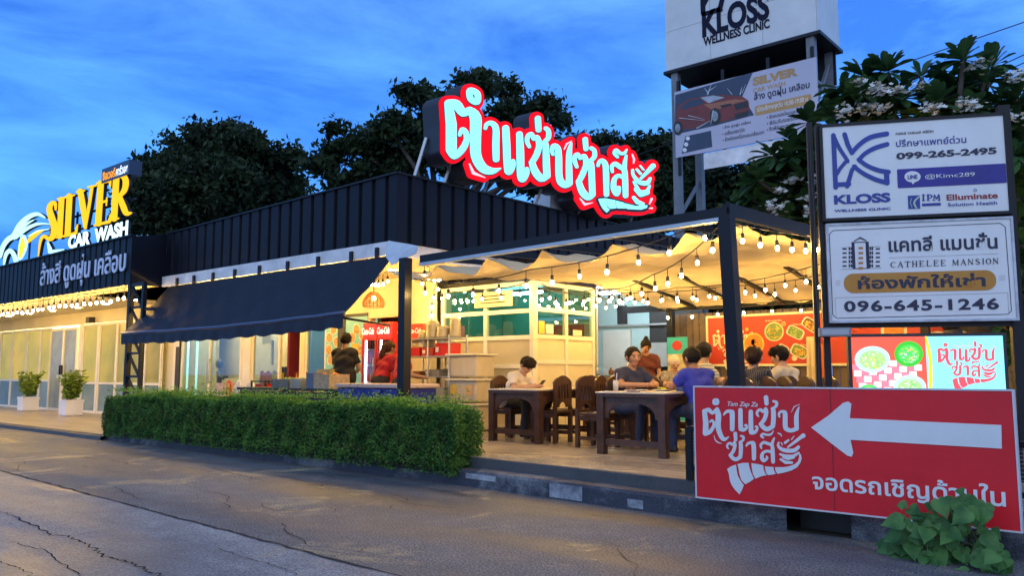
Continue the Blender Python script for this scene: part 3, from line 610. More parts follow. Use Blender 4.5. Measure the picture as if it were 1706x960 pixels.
# ================================================================== terrace canopy: frame and cloth
TX0, TX1, TY0, TY1 = -8.3, -3.55, 7.5, 15.0
CF = thing('terrace_canopy_frame', 'dark steel canopy frame standing over the terrace tables', 'canopy frame', (-6, 11, FL))
for (x, y) in ((TX0, TY0), (TX1, TY0), (TX0 - 0.1, TY1), (TX1, TY1)):
    b = MB(); t = 2.88; lean = 0.10 if x == TX1 and y == TY0 else 0.0
    b.bar((x + lean, y, 0.2), (x, y, t), 0.13); b.build('post', M['black'], CF)
b = MB(); b.bar((TX0 + 0.35, TY0 - 0.02, 2.83), (TX1 + 0.02, TY0 - 0.02, 2.905), 0.08, 0.10); b.build('front_beam', M['black'], CF)
b = MB(); b.bar((TX0 + 0.35, TY0 - 0.03, 2.757), (TX1 - 0.05, TY0 - 0.03, 2.832), 0.09, 0.04); b.build('gutter', M['steel'], CF)
b = MB(); b.bar((TX0 - 1.2, TY1, 2.66), (1.5, TY1, 2.66), 0.10, 0.14); b.build('rear_beam', M['black'], CF)
b = MB(); b.bar((TX1, TY0, 2.93), (TX1, 12.6, 3.12), 0.08, 0.14); b.bar((TX1, 12.6, 3.12), (TX1, TY1, 2.70), 0.08, 0.1); b.build('side_beam', M['black'], CF)
RX = (-7.81, -6.87, -5.97, -4.98, -4.04)
for x in RX:
    b = MB(); b.bar((x, TY0, 2.84), (x, 12.6, 3.07), 0.05, 0.07); b.bar((x, 12.6, 3.0), (x, TY1 - 0.02, 2.62), 0.06, 0.06); b.build('rafter', M['black'], CF)
def tz(y): return float(np.interp(y, [7.6, 12.6, 15.0], [2.78, 3.03, 2.69]))
clips = [TX0 - 0.45, *RX, TX1 - 0.1, TX1 + 0.0]
def tarp(u, v):
    x = (TX0 - 0.45) + u * (TX1 + 0.02 - TX0 + 0.45); y = 7.58 + v * (TY1 - 0.05 - 7.58)
    i = max(0, min(len(clips) - 2, int(np.searchsorted(clips, x)) - 1)); a, c = clips[i], clips[i + 1]; f = (x - a) / max(1e-3, c - a)
    sag = 4 * f * (1 - f) * 0.175 * min(1, (c - a)); fade = math.exp(-v * 5) * 0.8 + 0.2
    z = tz(y) - sag * fade - 0.015 * math.sin(v * 46) * math.sin(f * math.pi) * (1 - math.exp(-v * 14))
    z += 0.014 * math.sin(x * 9 + y * 5) + 0.011 * math.sin(x * 17 - y * 8) + 0.006 * math.sin(x * 5 + y * 19)
    yy = y + 4 * f * (1 - f) * 0.16 * math.exp(-v * 9)
    return (x, yy, z - 0.02)
clothm = leafmat('cream_canopy_cloth', (0.60, 0.49, 0.30), (0.72, 0.60, 0.39), 0.8, 0.12, 1.2)
b = MB(); b.grid(tarp, 120, 90); o = b.build('canopy_cloth', clothm); tag(o, 'cream fabric canopy stretched in scallops under the dark terrace frame', 'canopy')

# ================================================================== back of the terrace
SF = thing('slat_fence', 'brown vertical slat fence at the back of the terrace', 'fence', (-6, 15.5, FL))
slat = pm('brown_slat_wood', (0.13, 0.085, 0.045), 0.55, 0.35, 2.5)
b = MB(); x = -8.75; k = 0
while x < 3.0:
    b.box(x, x + 0.13, 15.5, 15.53 + 0.02 * (k % 2), FL, 2.55); x += 0.15; k += 1
b.build('slats', slat, SF)
b = MB(); b.box(-8.75, 3.0, 15.56, 15.62, 0.7, 0.78); b.box(-8.75, 3, 15.56, 15.62, 2.2, 2.28); b.build('rail', slat, SF)
KB = thing('kitchen_annex', 'pale blue walled open kitchen behind the glass room', 'kitchen', (-10.5, 17, FL))
pale = pm('pale_blue_wall', (0.42, 0.62, 0.68), 0.6, 0.08, 1.0)
b = MB(); b.box(-13.5, -10.1, 17.0, 17.1, FL, 3.3); b.build('back_wall', pale, KB)
b = MB(); b.box(-10.1, -8.7, 17.0, 17.1, 2.0, 3.3); b.box(-10.1, -8.7, 17.05, 17.1, FL, 2.0); b.build('shutter_box', M['dark'], KB)
b = MB(); b.box(-10.05, -8.75, 16.9, 16.99, 1.45, 2.02); b.build('steel_hood', pm('brushed_hood', (0.42, 0.46, 0.48), 0.35, 0.1, 3), KB)
b = MB(); b.box(-11.4, -10.6, 16.93, 16.99, FL, 2.35); b.build('door', pm('pale_door', (0.62, 0.66, 0.66), 0.5, 0.06, 2), KB)
b = MB(); b.box(-10.95, -10.7, 16.9, 16.97, 2.5, 2.95); b.build('meter_box', M['dark'], KB)
b = MB(); b.box(-13.4, -8.7, 16.88, 16.92, 2.44, 2.48); b.build('pipe', M['steel'], KB)
b = MB(); b.box(-13.5, -8.6, 12.9, 17.1, 3.3, 3.36); b.build('ceiling', M['white'], KB)
for (x0, x1, y) in ((-10.9, -9.6, 15.6), (-9.9, -8.9, 14.4)):
    b = MB(); b.tube([(x0, y, 3.14), (x1, y, 3.14)], 0.035, 8); b.build('tube_lamp', lamp('kitchen_tube', (0.80, 0.93, 1.0), 75), KB)
b = MB(); b.box(-10.4, -8.3, 13.7, 14.3, FL, 1.22); b.build('counter', pm('tan_counter', (0.50, 0.40, 0.25), 0.5, 0.15, 3), KB)
b = MB(); b.box(-10.42, -8.28, 13.68, 14.32, 1.223, 1.26); b.build('counter_top', M['steel'], KB)

# roof vent hood seen between the parapet and the roof sign
RV = thing('roof_vent', 'pale sheet metal vent hood on the roof behind the red sign', 'vent', (-9.9, 13.0, 3.5))
b = MB(); b.add([(-10.3, 12.7, 4.45), (-9.8, 12.7, 4.45), (-9.8, 13.6, 4.45), (-10.3, 13.6, 4.45), (-10.25, 12.8, 4.95), (-9.85, 12.8, 4.95), (-9.85, 13.4, 5.0), (-10.25, 13.4, 5.0)], [(0, 3, 2, 1), (4, 5, 6, 7), (0, 1, 5, 4), (1, 2, 6, 5), (2, 3, 7, 6), (3, 0, 4, 7)])
b.build('hood', M['trim'], RV); b = MB(); b.box(-10.2, -9.9, 12.9, 13.3, 3.5, 4.45); b.build('duct', M['steel'], RV)
# ================================================================== the noodle-shop logo: one set of brush strokes, reused on every sign that carries it
def Sx(*seg): return [list(map(float, p)) for p in seg]
ZL = zoom(1150, 650, 1067 / 200)
def so_glyph(ox=0, oy=0, sx=1, sy=1, sw=1):
    g = [[(608, 236, 14), (594, 212, 22), (606, 184, 24), (630, 178, 26), (648, 196, 20), (672, 168, 28)], [(672, 168, 28), (678, 200, 36), (662, 260, 36), (628, 305, 34)],
         [(628, 305, 36), (655, 335, 40), (690, 350, 40), (735, 325, 40)], [(735, 325, 40), (742, 260, 42), (740, 185, 40), (730, 165, 24)], [(730, 168, 24), (765, 145, 26), (768, 112, 26), (742, 102, 22)]]
    return [[((x - 585) * sx + ox, (y - 95) * sy + oy, w * sw) for (x, y, w) in s] for s in g]
LOGO = [
 [(215, 92, 26), (243, 92, 26), (243, 121, 26), (215, 121, 26), (215, 92, 26)],
 [(128, 190, 40), (140, 290, 48), (138, 385, 50)], [(138, 385, 46), (175, 375, 36), (207, 330, 30), (212, 295, 24), (195, 272, 20), (178, 285, 16)],
 [(128, 190, 36), (165, 178, 36), (200, 205, 30), (240, 172, 34)], [(240, 172, 34), (252, 230, 50), (250, 330, 46), (275, 410, 40), (305, 440, 34), (345, 418, 8)],
 [(213, 405, 3), (225, 445, 9), (250, 468, 10), (285, 478, 3)],
 [(300, 222, 14), (312, 205, 22), (335, 190, 28), (365, 195, 36), (375, 215, 44), (375, 350, 40)],
 [(448, 180, 38), (450, 330, 40), (455, 350, 36), (480, 355, 32), (505, 335, 22), (498, 312, 18), (485, 318, 12)],
 [(540, 195, 38), (542, 355, 42), (550, 380, 36), (578, 375, 30), (598, 345, 22), (590, 325, 18), (578, 330, 10)],
 *so_glyph(585, 95), [(675, 68, 40), (680, 122, 36)],
 [(795, 240, 16), (790, 215, 20), (805, 195, 22), (830, 195, 28), (845, 215, 40), (846, 320, 42), (860, 350, 40), (900, 362, 36), (948, 345, 38)],
 [(948, 345, 38), (945, 240, 40), (960, 175, 20), (972, 150, 6)], [(900, 200, 4), (925, 150, 9), (975, 128, 4)],
 *so_glyph(322, 405, 0.83, 0.84, 0.84), [(402, 390, 34), (406, 445, 30)],
 [(500, 500, 14), (515, 478, 24), (545, 470, 28), (565, 490, 40), (568, 612, 36)],
 [(635, 520, 14), (628, 492, 22), (655, 468, 26), (690, 478, 26), (728, 495, 30), (735, 560, 36), (738, 640, 34)],
 [(735, 560, 28), (690, 545, 24), (650, 560, 28), (638, 600, 34), (655, 630, 30), (685, 610, 22), (680, 592, 14)], [(728, 495, 28), (735, 460, 24), (748, 430, 16)],
 [(650, 425, 18), (632, 410, 20), (648, 392, 20), (680, 400, 20), (720, 395, 18), (742, 362, 6)],
 [(788, 470, 16), (784, 500, 22), (830, 535, 34), (920, 540, 36), (962, 510, 30)], [(800, 572, 18), (850, 590, 30), (915, 590, 30), (965, 560, 18)], [(830, 600, 20), (870, 612, 26), (920, 604, 20)],
 [(805, 618, 20), (850, 645, 30), (905, 648, 22)], [(870, 510, 16), (930, 465, 26), (990, 418, 32), (1005, 408, 42)],
 [(845, 470, 24), (875, 448, 18)], [(903, 440, 12), (925, 410, 6)], [(782, 385, 10), (805, 395, 12), (815, 415, 6)], [(810, 470, 10), (820, 490, 10)]]
TAIL = [[(330, 705), (365, 680), (408, 665), (415, 720), (425, 765), (448, 808), (478, 848), (462, 890), (440, 930), (400, 890), (372, 850), (355, 810), (345, 745)],
        [(422, 660), (470, 650), (520, 650), (528, 695), (545, 740), (568, 792), (530, 820), (490, 840), (455, 800), (438, 745), (432, 700)],
        [(545, 652), (600, 660), (650, 672), (655, 710), (668, 745), (685, 757), (630, 770), (582, 790), (560, 750), (550, 700)],
        [(665, 680), (705, 684), (740, 686), (745, 715), (762, 748), (725, 755), (694, 758), (675, 735)],
        [(755, 688), (830, 688), (880, 680), (930, 662), (960, 635), (970, 600), (968, 565), (985, 575), (992, 610), (980, 650), (950, 690), (900, 718), (840, 735), (778, 748), (760, 720)]]
LC = outlines(LOGO, 2.2); TC = TAIL
def logo_on(P, fn, m, parent, w=0.004, ex=0.0015):
    shape(P, [[fn(x, y) for x, y in c] for c in LC], m, parent, w, ex, 'logo_lettering')
    shape(P, [[fn(x, y) for x, y in c] for c in TC], m, parent, w, ex, 'logo_prawn_tail')
def logo_box(u0, v1, wid, asp=1.0):                  # logo placed in a plain box: left, top, width
    s = wid / 915.0; return lambda x, y: (u0 + (x - 110) * s, v1 - (y - 45) * s * asp)

# ---- red road sign with the arrow
RSY = 6.56
RS = thing('arrow_sign', 'long red board with white arrow and Thai writing standing along the kerb', 'sign', (-2.2, RSY, 0.2))
P = Plane((-3.45, RSY, 0), (1, 0, 0))
c0 = [P.uv(1156, 645), P.uv(1163, 828), P.uv(1701, 890), P.uv(1684, 655)]
u0, u1 = 0.0, c0[2][0]; v0, v1 = 0.225, 1.175
b = MB(); b.pbox(P, u0, u1, v0, v1, -0.05, 0.0); b.build('board', M['red'], RS)
b = MB(); b.pbox(P, u0 - 0.012, u0, v0 - 0.012, v1 + 0.012, -0.055, 0.006); b.pbox(P, u1, u1 + 0.012, v0 - 0.012, v1 + 0.012, -0.055, 0.006); b.pbox(P, u0, u1, v1, v1 + 0.012, -0.055, 0.006); b.pbox(P, u0, u1, v0 - 0.012, v0, -0.055, 0.006)
b.build('frame', pm('sign_edge_white', (0.6, 0.6, 0.64), 0.4, 0.1, 3), RS)
logo_on(P, lambda x, y: P.uv(*ZL(x, y)), M['signwhite'], RS)
tpx(P, 'Tam Zap Za', ZL, (335, 155), (600, 110), M['signwhite'], RS, shear=0.3, bold=0.012)
ZR = zoom(1330, 640, 3.0)
ar = upx(P, ZR, [(65, 218), (150, 160), (225, 95), (250, 88), (266, 100), (258, 172), (1015, 206), (1018, 324), (262, 280), (276, 345), (268, 365), (245, 358), (160, 293)])
shape(P, [ar], M['signwhite'], RS, 0.004, name='arrow')
a = P.uv(*ZR(72, 530)); c = P.uv(*ZR(1040, 628)); top = P.uv(*ZR(480, 470))
text(P, 'จอดรถเชิญด้านใน', a[0], c[0], c[1] - 0.012, top[1] + 0.01, M['signwhite'], RS, bold=0.018)
b = MB(); u = P.uv(1385, 700)[0]; b.pbox(P, u - 0.004, u + 0.004, v0 + 0.003, v1 - 0.003, 0.0005, 0.0025); b.build('seam', pm('red_seam', (0.33, 0.01, 0.02), 0.6, 0.1, 3), RS)
for u in (0.25, 1.25, 2.2):
    b = MB(); b.pbox(P, u - 0.025, u + 0.025, -0.02 if u > 3 else 0.19 - 0.0, 1.1, -0.105, -0.055); b.build('leg', M['black'], RS)

# ---- low black mesh barrier behind it
LB = thing('mesh_barrier', 'low black steel barrier with wire mesh behind the red arrow sign', 'barrier', (-3, 6.95, FL))
b = MB()
for x in (-3.72, -2.6, -1.5, -0.4): b.box(x - 0.03, x + 0.03, 6.92, 6.98, FL, 0.80)
b.box(-3.72, -0.4, 6.925, 6.975, 0.76, 0.805); b.box(-3.72, -0.4, 6.93, 6.97, 0.40, 0.44); b.build('frame', M['black'], LB)
b = MB(); x = -3.68
while x < -0.45: b.box(x, x + 0.004, 6.948, 6.952, 0.44, 0.76); x += 0.03
z = 0.46
while z < 0.76: b.box(-3.69, -0.43, 6.9535, 6.957, z, z + 0.004); z += 0.03
b.build('mesh', M['steel'], LB)

# ---- two white boards on dark posts at the right
A = at(1374, 212, 8.0); d = ray(-4700, 622); SU = -Vector((d.x, d.y, 0)).normalized()
PK = Plane((A.x, A.y, 0), SU)
SP = thing('sign_posts', 'dark steel posts carrying the two white signboards at the right', 'sign posts', (A.x, A.y, FL))
uL = PK.uv(1362, 400)[0]; uR = PK.uv(1688, 400)[0]; zt = PK.uv(1372, 205)[1] + 0.02
b = MB(); b.pbox(PK, uL - 0.05, uL + 0.0, 0.2, zt + 0.02, -0.14, -0.06); b.pbox(PK, uL + 0.03, uL + 0.09, 0.2, zt, -0.15, -0.07); b.build('left_post', M['black'], SP)
b = MB(); b.pbox(PK, uR - 0.03, uR + 0.07, 0.2, zt + 0.06, -0.15, -0.07); b.build('right_post', M['black'], SP)
for px in ((1376, 371), (1384, 541)):
    zz = PK.uv(*px)[1]; b = MB(); b.pbox(PK, uL + 0.09, uR - 0.03, zz - 0.03, zz + 0.02, -0.14, -0.08); b.build('crossbar', M['black'], SP)
b = MB(); b.tube([PK.pt(uL - 0.02 + 0.01 * math.sin(i * 1.7), 0.5 + i * 0.28, -0.05) for i in range(12)], 0.008, 6); b.build('cable', M['dark'], SP)
def board(name, label, corners, m, fm, edge=0.03):
    q = [PK.uv(*p) for p in corners]                   # tl, tr, br, bl
    u0, u1 = (q[0][0] + q[3][0]) / 2, (q[1][0] + q[2][0]) / 2; v1, v0 = (q[0][1] + q[1][1]) / 2, (q[2][1] + q[3][1]) / 2
    T = thing(name, label, 'sign', PK.pt((u0 + u1) / 2, v0, 0))
    b = MB(); b.pbox(PK, u0, u1, v0, v1, -0.06, 0); b.build('board', m, T)
    b = MB(); e = edge; b.pbox(PK, u0 - e, u0 - .001, v0 - e, v1 + e, -0.065, 0.012); b.pbox(PK, u1 + .001, u1 + e, v0 - e, v1 + e, -0.065, 0.012); b.pbox(PK, u0, u1, v1 + .001, v1 + e, -0.064, 0.011); b.pbox(PK, u0, u1, v0 - e, v0 - .001, -0.064, 0.011)
    b.build('frame', fm, T); return T, (u0, u1, v0, v1)
K, kb = board('clinic_signboard', 'white clinic board with large blue K emblem and phone number, upper of two', [(1370, 212), (1672, 192), (1680, 351), (1376, 364)], M['signwhite'], M['black'])
ZK = zoom(1370, 190, 5.331)
# K emblem: outlined ribbon strokes
KE = [[(98, 190, 36), (118, 650, 36)], [(102, 200, 30), (150, 300, 28), (215, 400, 26), (225, 420, 26)], [(118, 628, 34), (236, 622, 34)], [(220, 640, 34), (262, 500, 30), (290, 465, 30)],
      [(112, 560, 26), (160, 480, 26), (215, 415, 26)], [(198, 182, 36), (225, 270, 34), (262, 345, 32)], [(262, 345, 32), (330, 270, 34), (430, 205, 36), (572, 175, 36)], [(575, 268, 34), (470, 300, 34), (380, 350, 32), (325, 405, 30)],
      [(322, 405, 30), (400, 460, 32), (500, 500, 34), (588, 515, 34)], [(568, 515, 40), (574, 610, 40)], [(574, 610, 34), (470, 580, 34), (360, 525, 32), (280, 465, 30)]]
shape(PK, [upx(PK, ZK, c) for c in outlines(KE, 2.5, grow=3.0)], M['logo_blue'], K, 0.004, name='emblem')
tpx(PK, 'KLOSS', ZK, (105, 805), (602, 697), M['logo_blue'], K, bold=0.045)
tpx(PK, 'WELLNESS CLINIC', ZK, (108, 872), (604, 828), M['logo_blue'], K, bold=0.025)
tpx(PK, 'คลอส เวลเนส คลินิก', ZK, (652, 185), (985, 140), M['ink'], K)
tpx(PK, 'ปรึกษาแพทย์ด่วน', ZK, (655, 292), (1275, 185), M['logo_blue'], K, bold=0.008)
tpx(PK, '099-265-2495', ZK, (658, 405), (1545, 292), M['ink'], K, bold=0.035)
q = upx(PK, ZK, [(662, 495), (1612, 435), (1625, 612), (672, 658)]); v_0 = (q[2][1] + q[3][1]) / 2; v_1 = (q[0][1] + q[1][1]) / 2
shape(PK, [rrect(q[0][0], kb[1] - 0.004, v_0, v_1, 0.01)], pm('indigo_band', (0.025, 0.02, 0.26), 0.5, 0.3, 1.2), K, 0.003, 0.001, name='band')
bub = upx(PK, ZK, [(800 + 72 * math.cos(t * math.pi / 12), 558 + 50 * math.sin(t * math.pi / 12)) for t in range(24)]); shape(PK, [bub], M['signwhite'], K, 0.006, 0.001, name='speech_bubble')
shape(PK, [upx(PK, ZK, [(785, 595), (830, 600), (800, 626)])], M['signwhite'], K, 0.0085, 0.001, name='speech_bubble_tail')
tpx(PK, 'LINE', ZK, (758, 580), (842, 540), pm('indigo_print', (0.025, 0.02, 0.26), 0.5, 0.1, 3), K, w=0.009, bold=0.03)
tpx(PK, '@Kimc289', ZK, (912, 585), (1352, 515), M['signwhite'], K, w=0.007)
q = upx(PK, ZK, [(758, 726), (870, 840)]); b = MB(); b.pbox(PK, q[0][0], q[1][0], q[1][1], q[0][1], 0.001, 0.004); b.build('small_emblem', M['logo_blue'], K)
shape(PK, [upx(PK, ZK, c) for c in outlines([[(858, 735, 14), (822, 770, 16), (815, 800, 18), (835, 835, 14)], [(790, 750, 5), (780, 790, 5), (795, 830, 5)]], 2)], pm('pale_green_print', (0.45, 0.55, 0.35), 0.5, 0.1, 3), K, 0.006, name='small_emblem_ribbon')
def serif(P, z, strokes, m, parent, w=0.004): return shape(P, [upx(P, z, c) for c in outlines(strokes, 1.6)], m, parent, w, name='lettering')
serif(PK, ZK, [[(897, 718, 14), (897, 768, 14)], [(885, 718, 5), (910, 718, 5)], [(885, 768, 5), (910, 768, 5)], [(938, 718, 14), (938, 766, 14)], [(928, 718, 5), (960, 718, 7), (972, 730, 12), (960, 745, 7), (940, 746, 5)], [(928, 767, 5), (950, 767, 5)],
               [(990, 766, 6), (994, 718, 8), (1014, 752, 12), (1034, 716, 10), (1038, 765, 14)], [(982, 766, 5), (1000, 766, 5)], [(1028, 765, 5), (1048, 764, 5)]], M['logo_blue'], K)
q = upx(PK, ZK, [(885, 795), (1052, 812)]); b = MB(); b.pbox(PK, q[0][0], q[1][0], q[1][1], q[0][1], 0.001, 0.004); b.build('rule', M['logo_blue'], K)
redp = pm('dark_red_print', (0.30, 0.015, 0.03), 0.5, 0.1, 3)
tpx(PK, 'Elluminate', ZK, (1105, 768), (1555, 695), redp, K, bold=0.02)
tpx(PK, 'Solution Health', ZK, (1115, 822), (1550, 772), M['logo_blue'], K, bold=0.006)
b = MB(); cc = PK.uv(*ZK(1357, 676))
for k in range(10):
    a_ = k * math.pi / 5; b.pbox(PK, cc[0] + 0.012 * math.cos(a_) - .003, cc[0] + 0.012 * math.cos(a_) + .003, cc[1] + 0.012 * math.sin(a_) - .003, cc[1] + 0.012 * math.sin(a_) + .003, 0.001, 0.004)
b.build('dot_emblem', pm('grey_blue_print', (0.2, 0.25, 0.45), 0.5, 0.1, 3), K)

C, cb = board('mansion_signboard', 'white rental room board with apartment drawing and orange pill band, lower of two', [(1378, 377), (1683, 364), (1693, 529), (1388, 536)], M['signwhite'], pm('pale_worn_frame', (0.45, 0.48, 0.54), 0.4, 0.35, 7), 0.022)
ZC = zoom(1370, 360, 5.054)
tpx(PK, 'แคทลี แมนชั่น', ZC, (560, 305), (1468, 135), M['ink'], C, bold=0.022)
def ser_text(P, z, s, x0, y0, x1, y1, h, m, parent):  # small-cap serif text: plain letters with added serifs
    tpx(P, s, z, (x0, y0), (x1, y1), m, parent, bold=0.012)
# CATHELEE MANSION in thick-and-thin serif capitals
def serif_caps(s, x0, x1, y0, y1, slope):
    G = {'C': [[(.85, .2, .05), (.55, .03, .06), (.2, .25, .16), (.12, .5, .20), (.2, .78, .16), (.55, .97, .07), (.88, .82, .04)], [(.85, .08, .05), (.85, .25, .05)]],
         'A': [[(.5, .02, .06), (.12, .98, .06)], [(.5, .02, .14), (.86, .98, .18)], [(.25, .65, .05), (.7, .65, .05)], [(0, .98, .05), (.26, .98, .05)], [(.7, .98, .05), (1, .98, .05)]],
         'T': [[(.5, .03, .18), (.5, .97, .18)], [(.05, .04, .07), (.95, .04, .07)], [(.05, .04, .05), (.05, .22, .05)], [(.95, .04, .05), (.95, .22, .05)], [(.3, .98, .05), (.7, .98, .05)]],
         'H': [[(.2, .03, .18), (.2, .97, .18)], [(.8, .03, .18), (.8, .97, .18)], [(.2, .5, .06), (.8, .5, .06)], [(.04, .02, .05), (.38, .02, .05)], [(.04, .98, .05), (.38, .98, .05)], [(.62, .02, .05), (.96, .02, .05)], [(.62, .98, .05), (.96, .98, .05)]],
         'E': [[(.22, .03, .18), (.22, .97, .18)], [(.05, .03, .06), (.85, .03, .06), (.85, .2, .05)], [(.05, .97, .06), (.88, .97, .06), (.88, .78, .05)], [(.22, .5, .06), (.65, .5, .06)], [(.65, .4, .05), (.65, .6, .05)]],
         'L': [[(.22, .03, .18), (.22, .97, .18)], [(.05, .03, .05), (.42, .03, .05)], [(.05, .97, .06), (.88, .97, .06), (.88, .75, .05)]],
         'M': [[(.15, .97, .06), (.17, .03, .07)], [(.17, .03, .14), (.5, .9, .14)], [(.5, .9, .06), (.83, .03, .08)], [(.83, .03, .18), (.85, .97, .18)], [(.02, .98, .05), (.28, .98, .05)], [(.72, .98, .05), (.98, .98, .05)]],
         'N': [[(.15, .97, .06), (.15, .03, .07)], [(.15, .03, .16), (.85, .95, .16)], [(.85, .95, .06), (.85, .03, .06)], [(.02, .98, .05), (.3, .98, .05)], [(.7, .03, .05), (1, .03, .05)]],
         'S': [[(.8, .22, .05), (.55, .03, .07), (.25, .1, .12), (.2, .3, .16), (.5, .48, .18), (.8, .68, .16), (.72, .92, .12), (.4, .97, .07), (.16, .78, .05)]],
         'I': [[(.5, .03, .2), (.5, .97, .2)], [(.3, .02, .05), (.7, .02, .05)], [(.3, .98, .05), (.7, .98, .05)]],
         'O': [[(.5, .03, .06), (.2, .2, .14), (.12, .5, .2), (.2, .8, .14), (.5, .97, .06), (.8, .8, .14), (.88, .5, .2), (.8, .2, .14), (.5, .03, .06)]]}
    wid = {'I': .5, 'M': 1.2, ' ': .6}; tot = sum(wid.get(c, 1) for c in s); x = x0; out = []; k = (x1 - x0) / tot
    for c in s:
        w = wid.get(c, 1) * k
        if c != ' ': out += [[(x + w * (.06 + .82 * a), y0 + slope * (x - x0) + (y1 - y0) * b_, t * (y1 - y0) * .85) for a, b_, t in st] for st in G[c]]
        x += w
    return out
serif(PK, ZC, serif_caps('CATHELEE MANSION', 568, 1490, 386, 434, -0.036), M['ink'], C)
def line(P, z, p, q, w, m, parent, name='rule', d=0.002): 
    a = Vector((*P.uv(*z(*p)), 0)); c = Vector((*P.uv(*z(*q)), 0)); t = (c - a).normalized(); n = Vector((-t.y, t.x, 0)) * w / 2
    b = MB(); b.add([P.pt(*(a + n).xy, d), P.pt(*(a - n).xy, d), P.pt(*(c - n).xy, d), P.pt(*(c + n).xy, d)], [(0, 1, 2, 3)]); return b
b = MB()
for p, q in (((560, 353), (1480, 318)), ((105, 690), (1560, 648)), ((105, 690), (118, 850)), ((1560, 648), (1570, 825))): c = line(PK, ZC, p, q, 0.003, 0, 0); b.add(c.v, c.f)
for k in range(3):
    for p, q in (((112, 548 + 17 * k), (152, 546 + 17 * k)), ((1487, 505 + 17 * k), (1542, 502 + 17 * k))): c = line(PK, ZC, p, q, 0.003, 0, 0); b.add(c.v, c.f)
b.build('thin_rule', pm('grey_print', (0.25, 0.2, 0.25), 0.6, 0.1, 3), C)
bd = [(58, 155), (90, 122), (1495, 60), (1540, 92), (1592, 800), (1562, 828), (120, 862), (88, 832), (58, 155)]; b = MB()
for p, q in zip(bd[:-1], bd[1:]): c = line(PK, ZC, p, q, 0.006, 0, 0, d=0.003); b.add(c.v, c.f)
b.build('border_line', M['ink'], C)
pill = upx(PK, ZC, [(185 + 70 - 70 * math.cos(t), 570 - 82 * math.sin(t)) if 0 else (0, 0) for t in ()])
q = upx(PK, ZC, [(182, 580), (1462, 535), (820, 468), (830, 640)]); shape(PK, [rrect(q[0][0], q[1][0], q[3][1] + 0.003, q[2][1] - 0.003, (q[2][1] - q[3][1]) * 0.45, 10)], pm('orange_band', (0.62, 0.23, 0.008), 0.5, 0.25, 1.5, col2=(0.50, 0.26, 0.05)), C, 0.003, 0.001, name='pill_band')
tpx(PK, 'ห้องพักให้เช่า', ZC, (300, 618), (1368, 478), M['ink'], C, w=0.006, bold=0.028)
tpx(PK, '096-645-1246', ZC, (185, 810), (1482, 690), M['ink'], C, bold=0.03, ls=1.15)
# apartment drawing
b = MB()
def rct(x0, y0, x1, y1, mi):
    q0 = PK.uv(*ZC(x0, y1)); q1 = PK.uv(*ZC(x1, y0)); b.pbox(PK, q0[0], q1[0], q0[1], q1[1], 0.001 + 0.0012 * mi, 0.003 + 0.0012 * mi, mi)
rct(255, 215, 390, 445, 0); rct(280, 225, 362, 440, 1)
for r in range(5):
    y = 245 + 42 * r; rct(290, y, 352, y + 14, 0); rct(304, y + 16, 342, y + 36, 2)
    for x in (170, 222, 240, 398, 415, 450): rct(x, 270 + 36 * r - (8 if 220 < x < 420 else 0), x + (34 if x in (170, 450) else 12), 284 + 36 * r - (8 if 220 < x < 420 else 0) + (12 if 220 < x < 420 else 0), 0)
rct(160, 440, 500, 448, 0); rct(160, 262, 255, 266, 0); rct(390, 256, 490, 262, 0)
b.build('building_drawing', [M['ink'], M['signwhite'], pm('brown_print', (0.45, 0.16, 0.03), 0.5, 0.1, 4)], C)
shape(PK, [upx(PK, ZC, [(262, 212), (318, 176), (372, 205), (372, 212), (318, 188), (270, 214)])], M['ink'], C, 0.005, name='drawn_roof')
FLD = MB(); q = PK.uv(1364, 560); q2 = PK.uv(1416, 541); FLD.pbox(PK, q[0], q2[0], q[1] - 0.01, q2[1] - 0.03, -0.05, 0.06)
fl = thing('floodlight', 'unlit grey floodlight box fixed under the lower white signboard', 'floodlight', PK.pt(q[0], q[1])); FLD.build('housing', pm('grey_housing', (0.20, 0.22, 0.26), 0.5, 0.15, 4), fl, 0.006)
b = MB(); b.pbox(PK, q[0] + 0.02, q2[0] - 0.02, q[1] + 0.005, q2[1] - 0.045, 0.061, 0.066); b.build('lens', pm('grey_lens', (0.35, 0.38, 0.42), 0.2, 0.1, 4), fl)

# ---- lit advertising screen below
LS = thing('led_screen', 'bright lit screen with salad plates and Thai logo behind the red sign', 'screen', at(1540, 640, 7.6))
A = at(1418, 562, 7.75); PS_ = Plane((A.x, A.y, 0), SU); ZS = zoom(1360, 520, 4.931)
q = [PS_.uv(*ZS(285, 208)), PS_.uv(*ZS(1515, 195))]; u0, u1 = q[0][0], q[1][0] + 0.015; v1 = (q[0][1] + q[1][1]) / 2; v0 = v1 - 0.72
b = MB(); b.pbox(PS_, u0 - 0.03, u1 + 0.03, v0 - 0.03, v1 + 0.03, -0.12, -0.004); b.build('housing', M['dark'], LS)
b = MB()
for u in (u0 + 0.1, u1 - 0.1): b.pbox(PS_, u - 0.03, u + 0.03, FL, v0 - 0.03, -0.1, -0.04)
b.build('stand', M['dark'], LS)
def em(name, col, s=1.0): return lamp('screen_' + name, col, s)
def pane(x0, y0, x1, y1): return None
uc = PS_.uv(*ZS(905, 400))[0]
b = MB(); b.pbox(PS_, uc, u1, v0, v1, -0.002, 0.0); b.build('blue_field', em('cyan', (0.30, 0.85, 0.95), 1.0), LS)
b = MB(); b.pbox(PS_, u0, uc - 0.0, v0, v1, -0.002, 0.0); b.build('red_field', em('coral', (0.95, 0.12, 0.07), 0.95), LS)
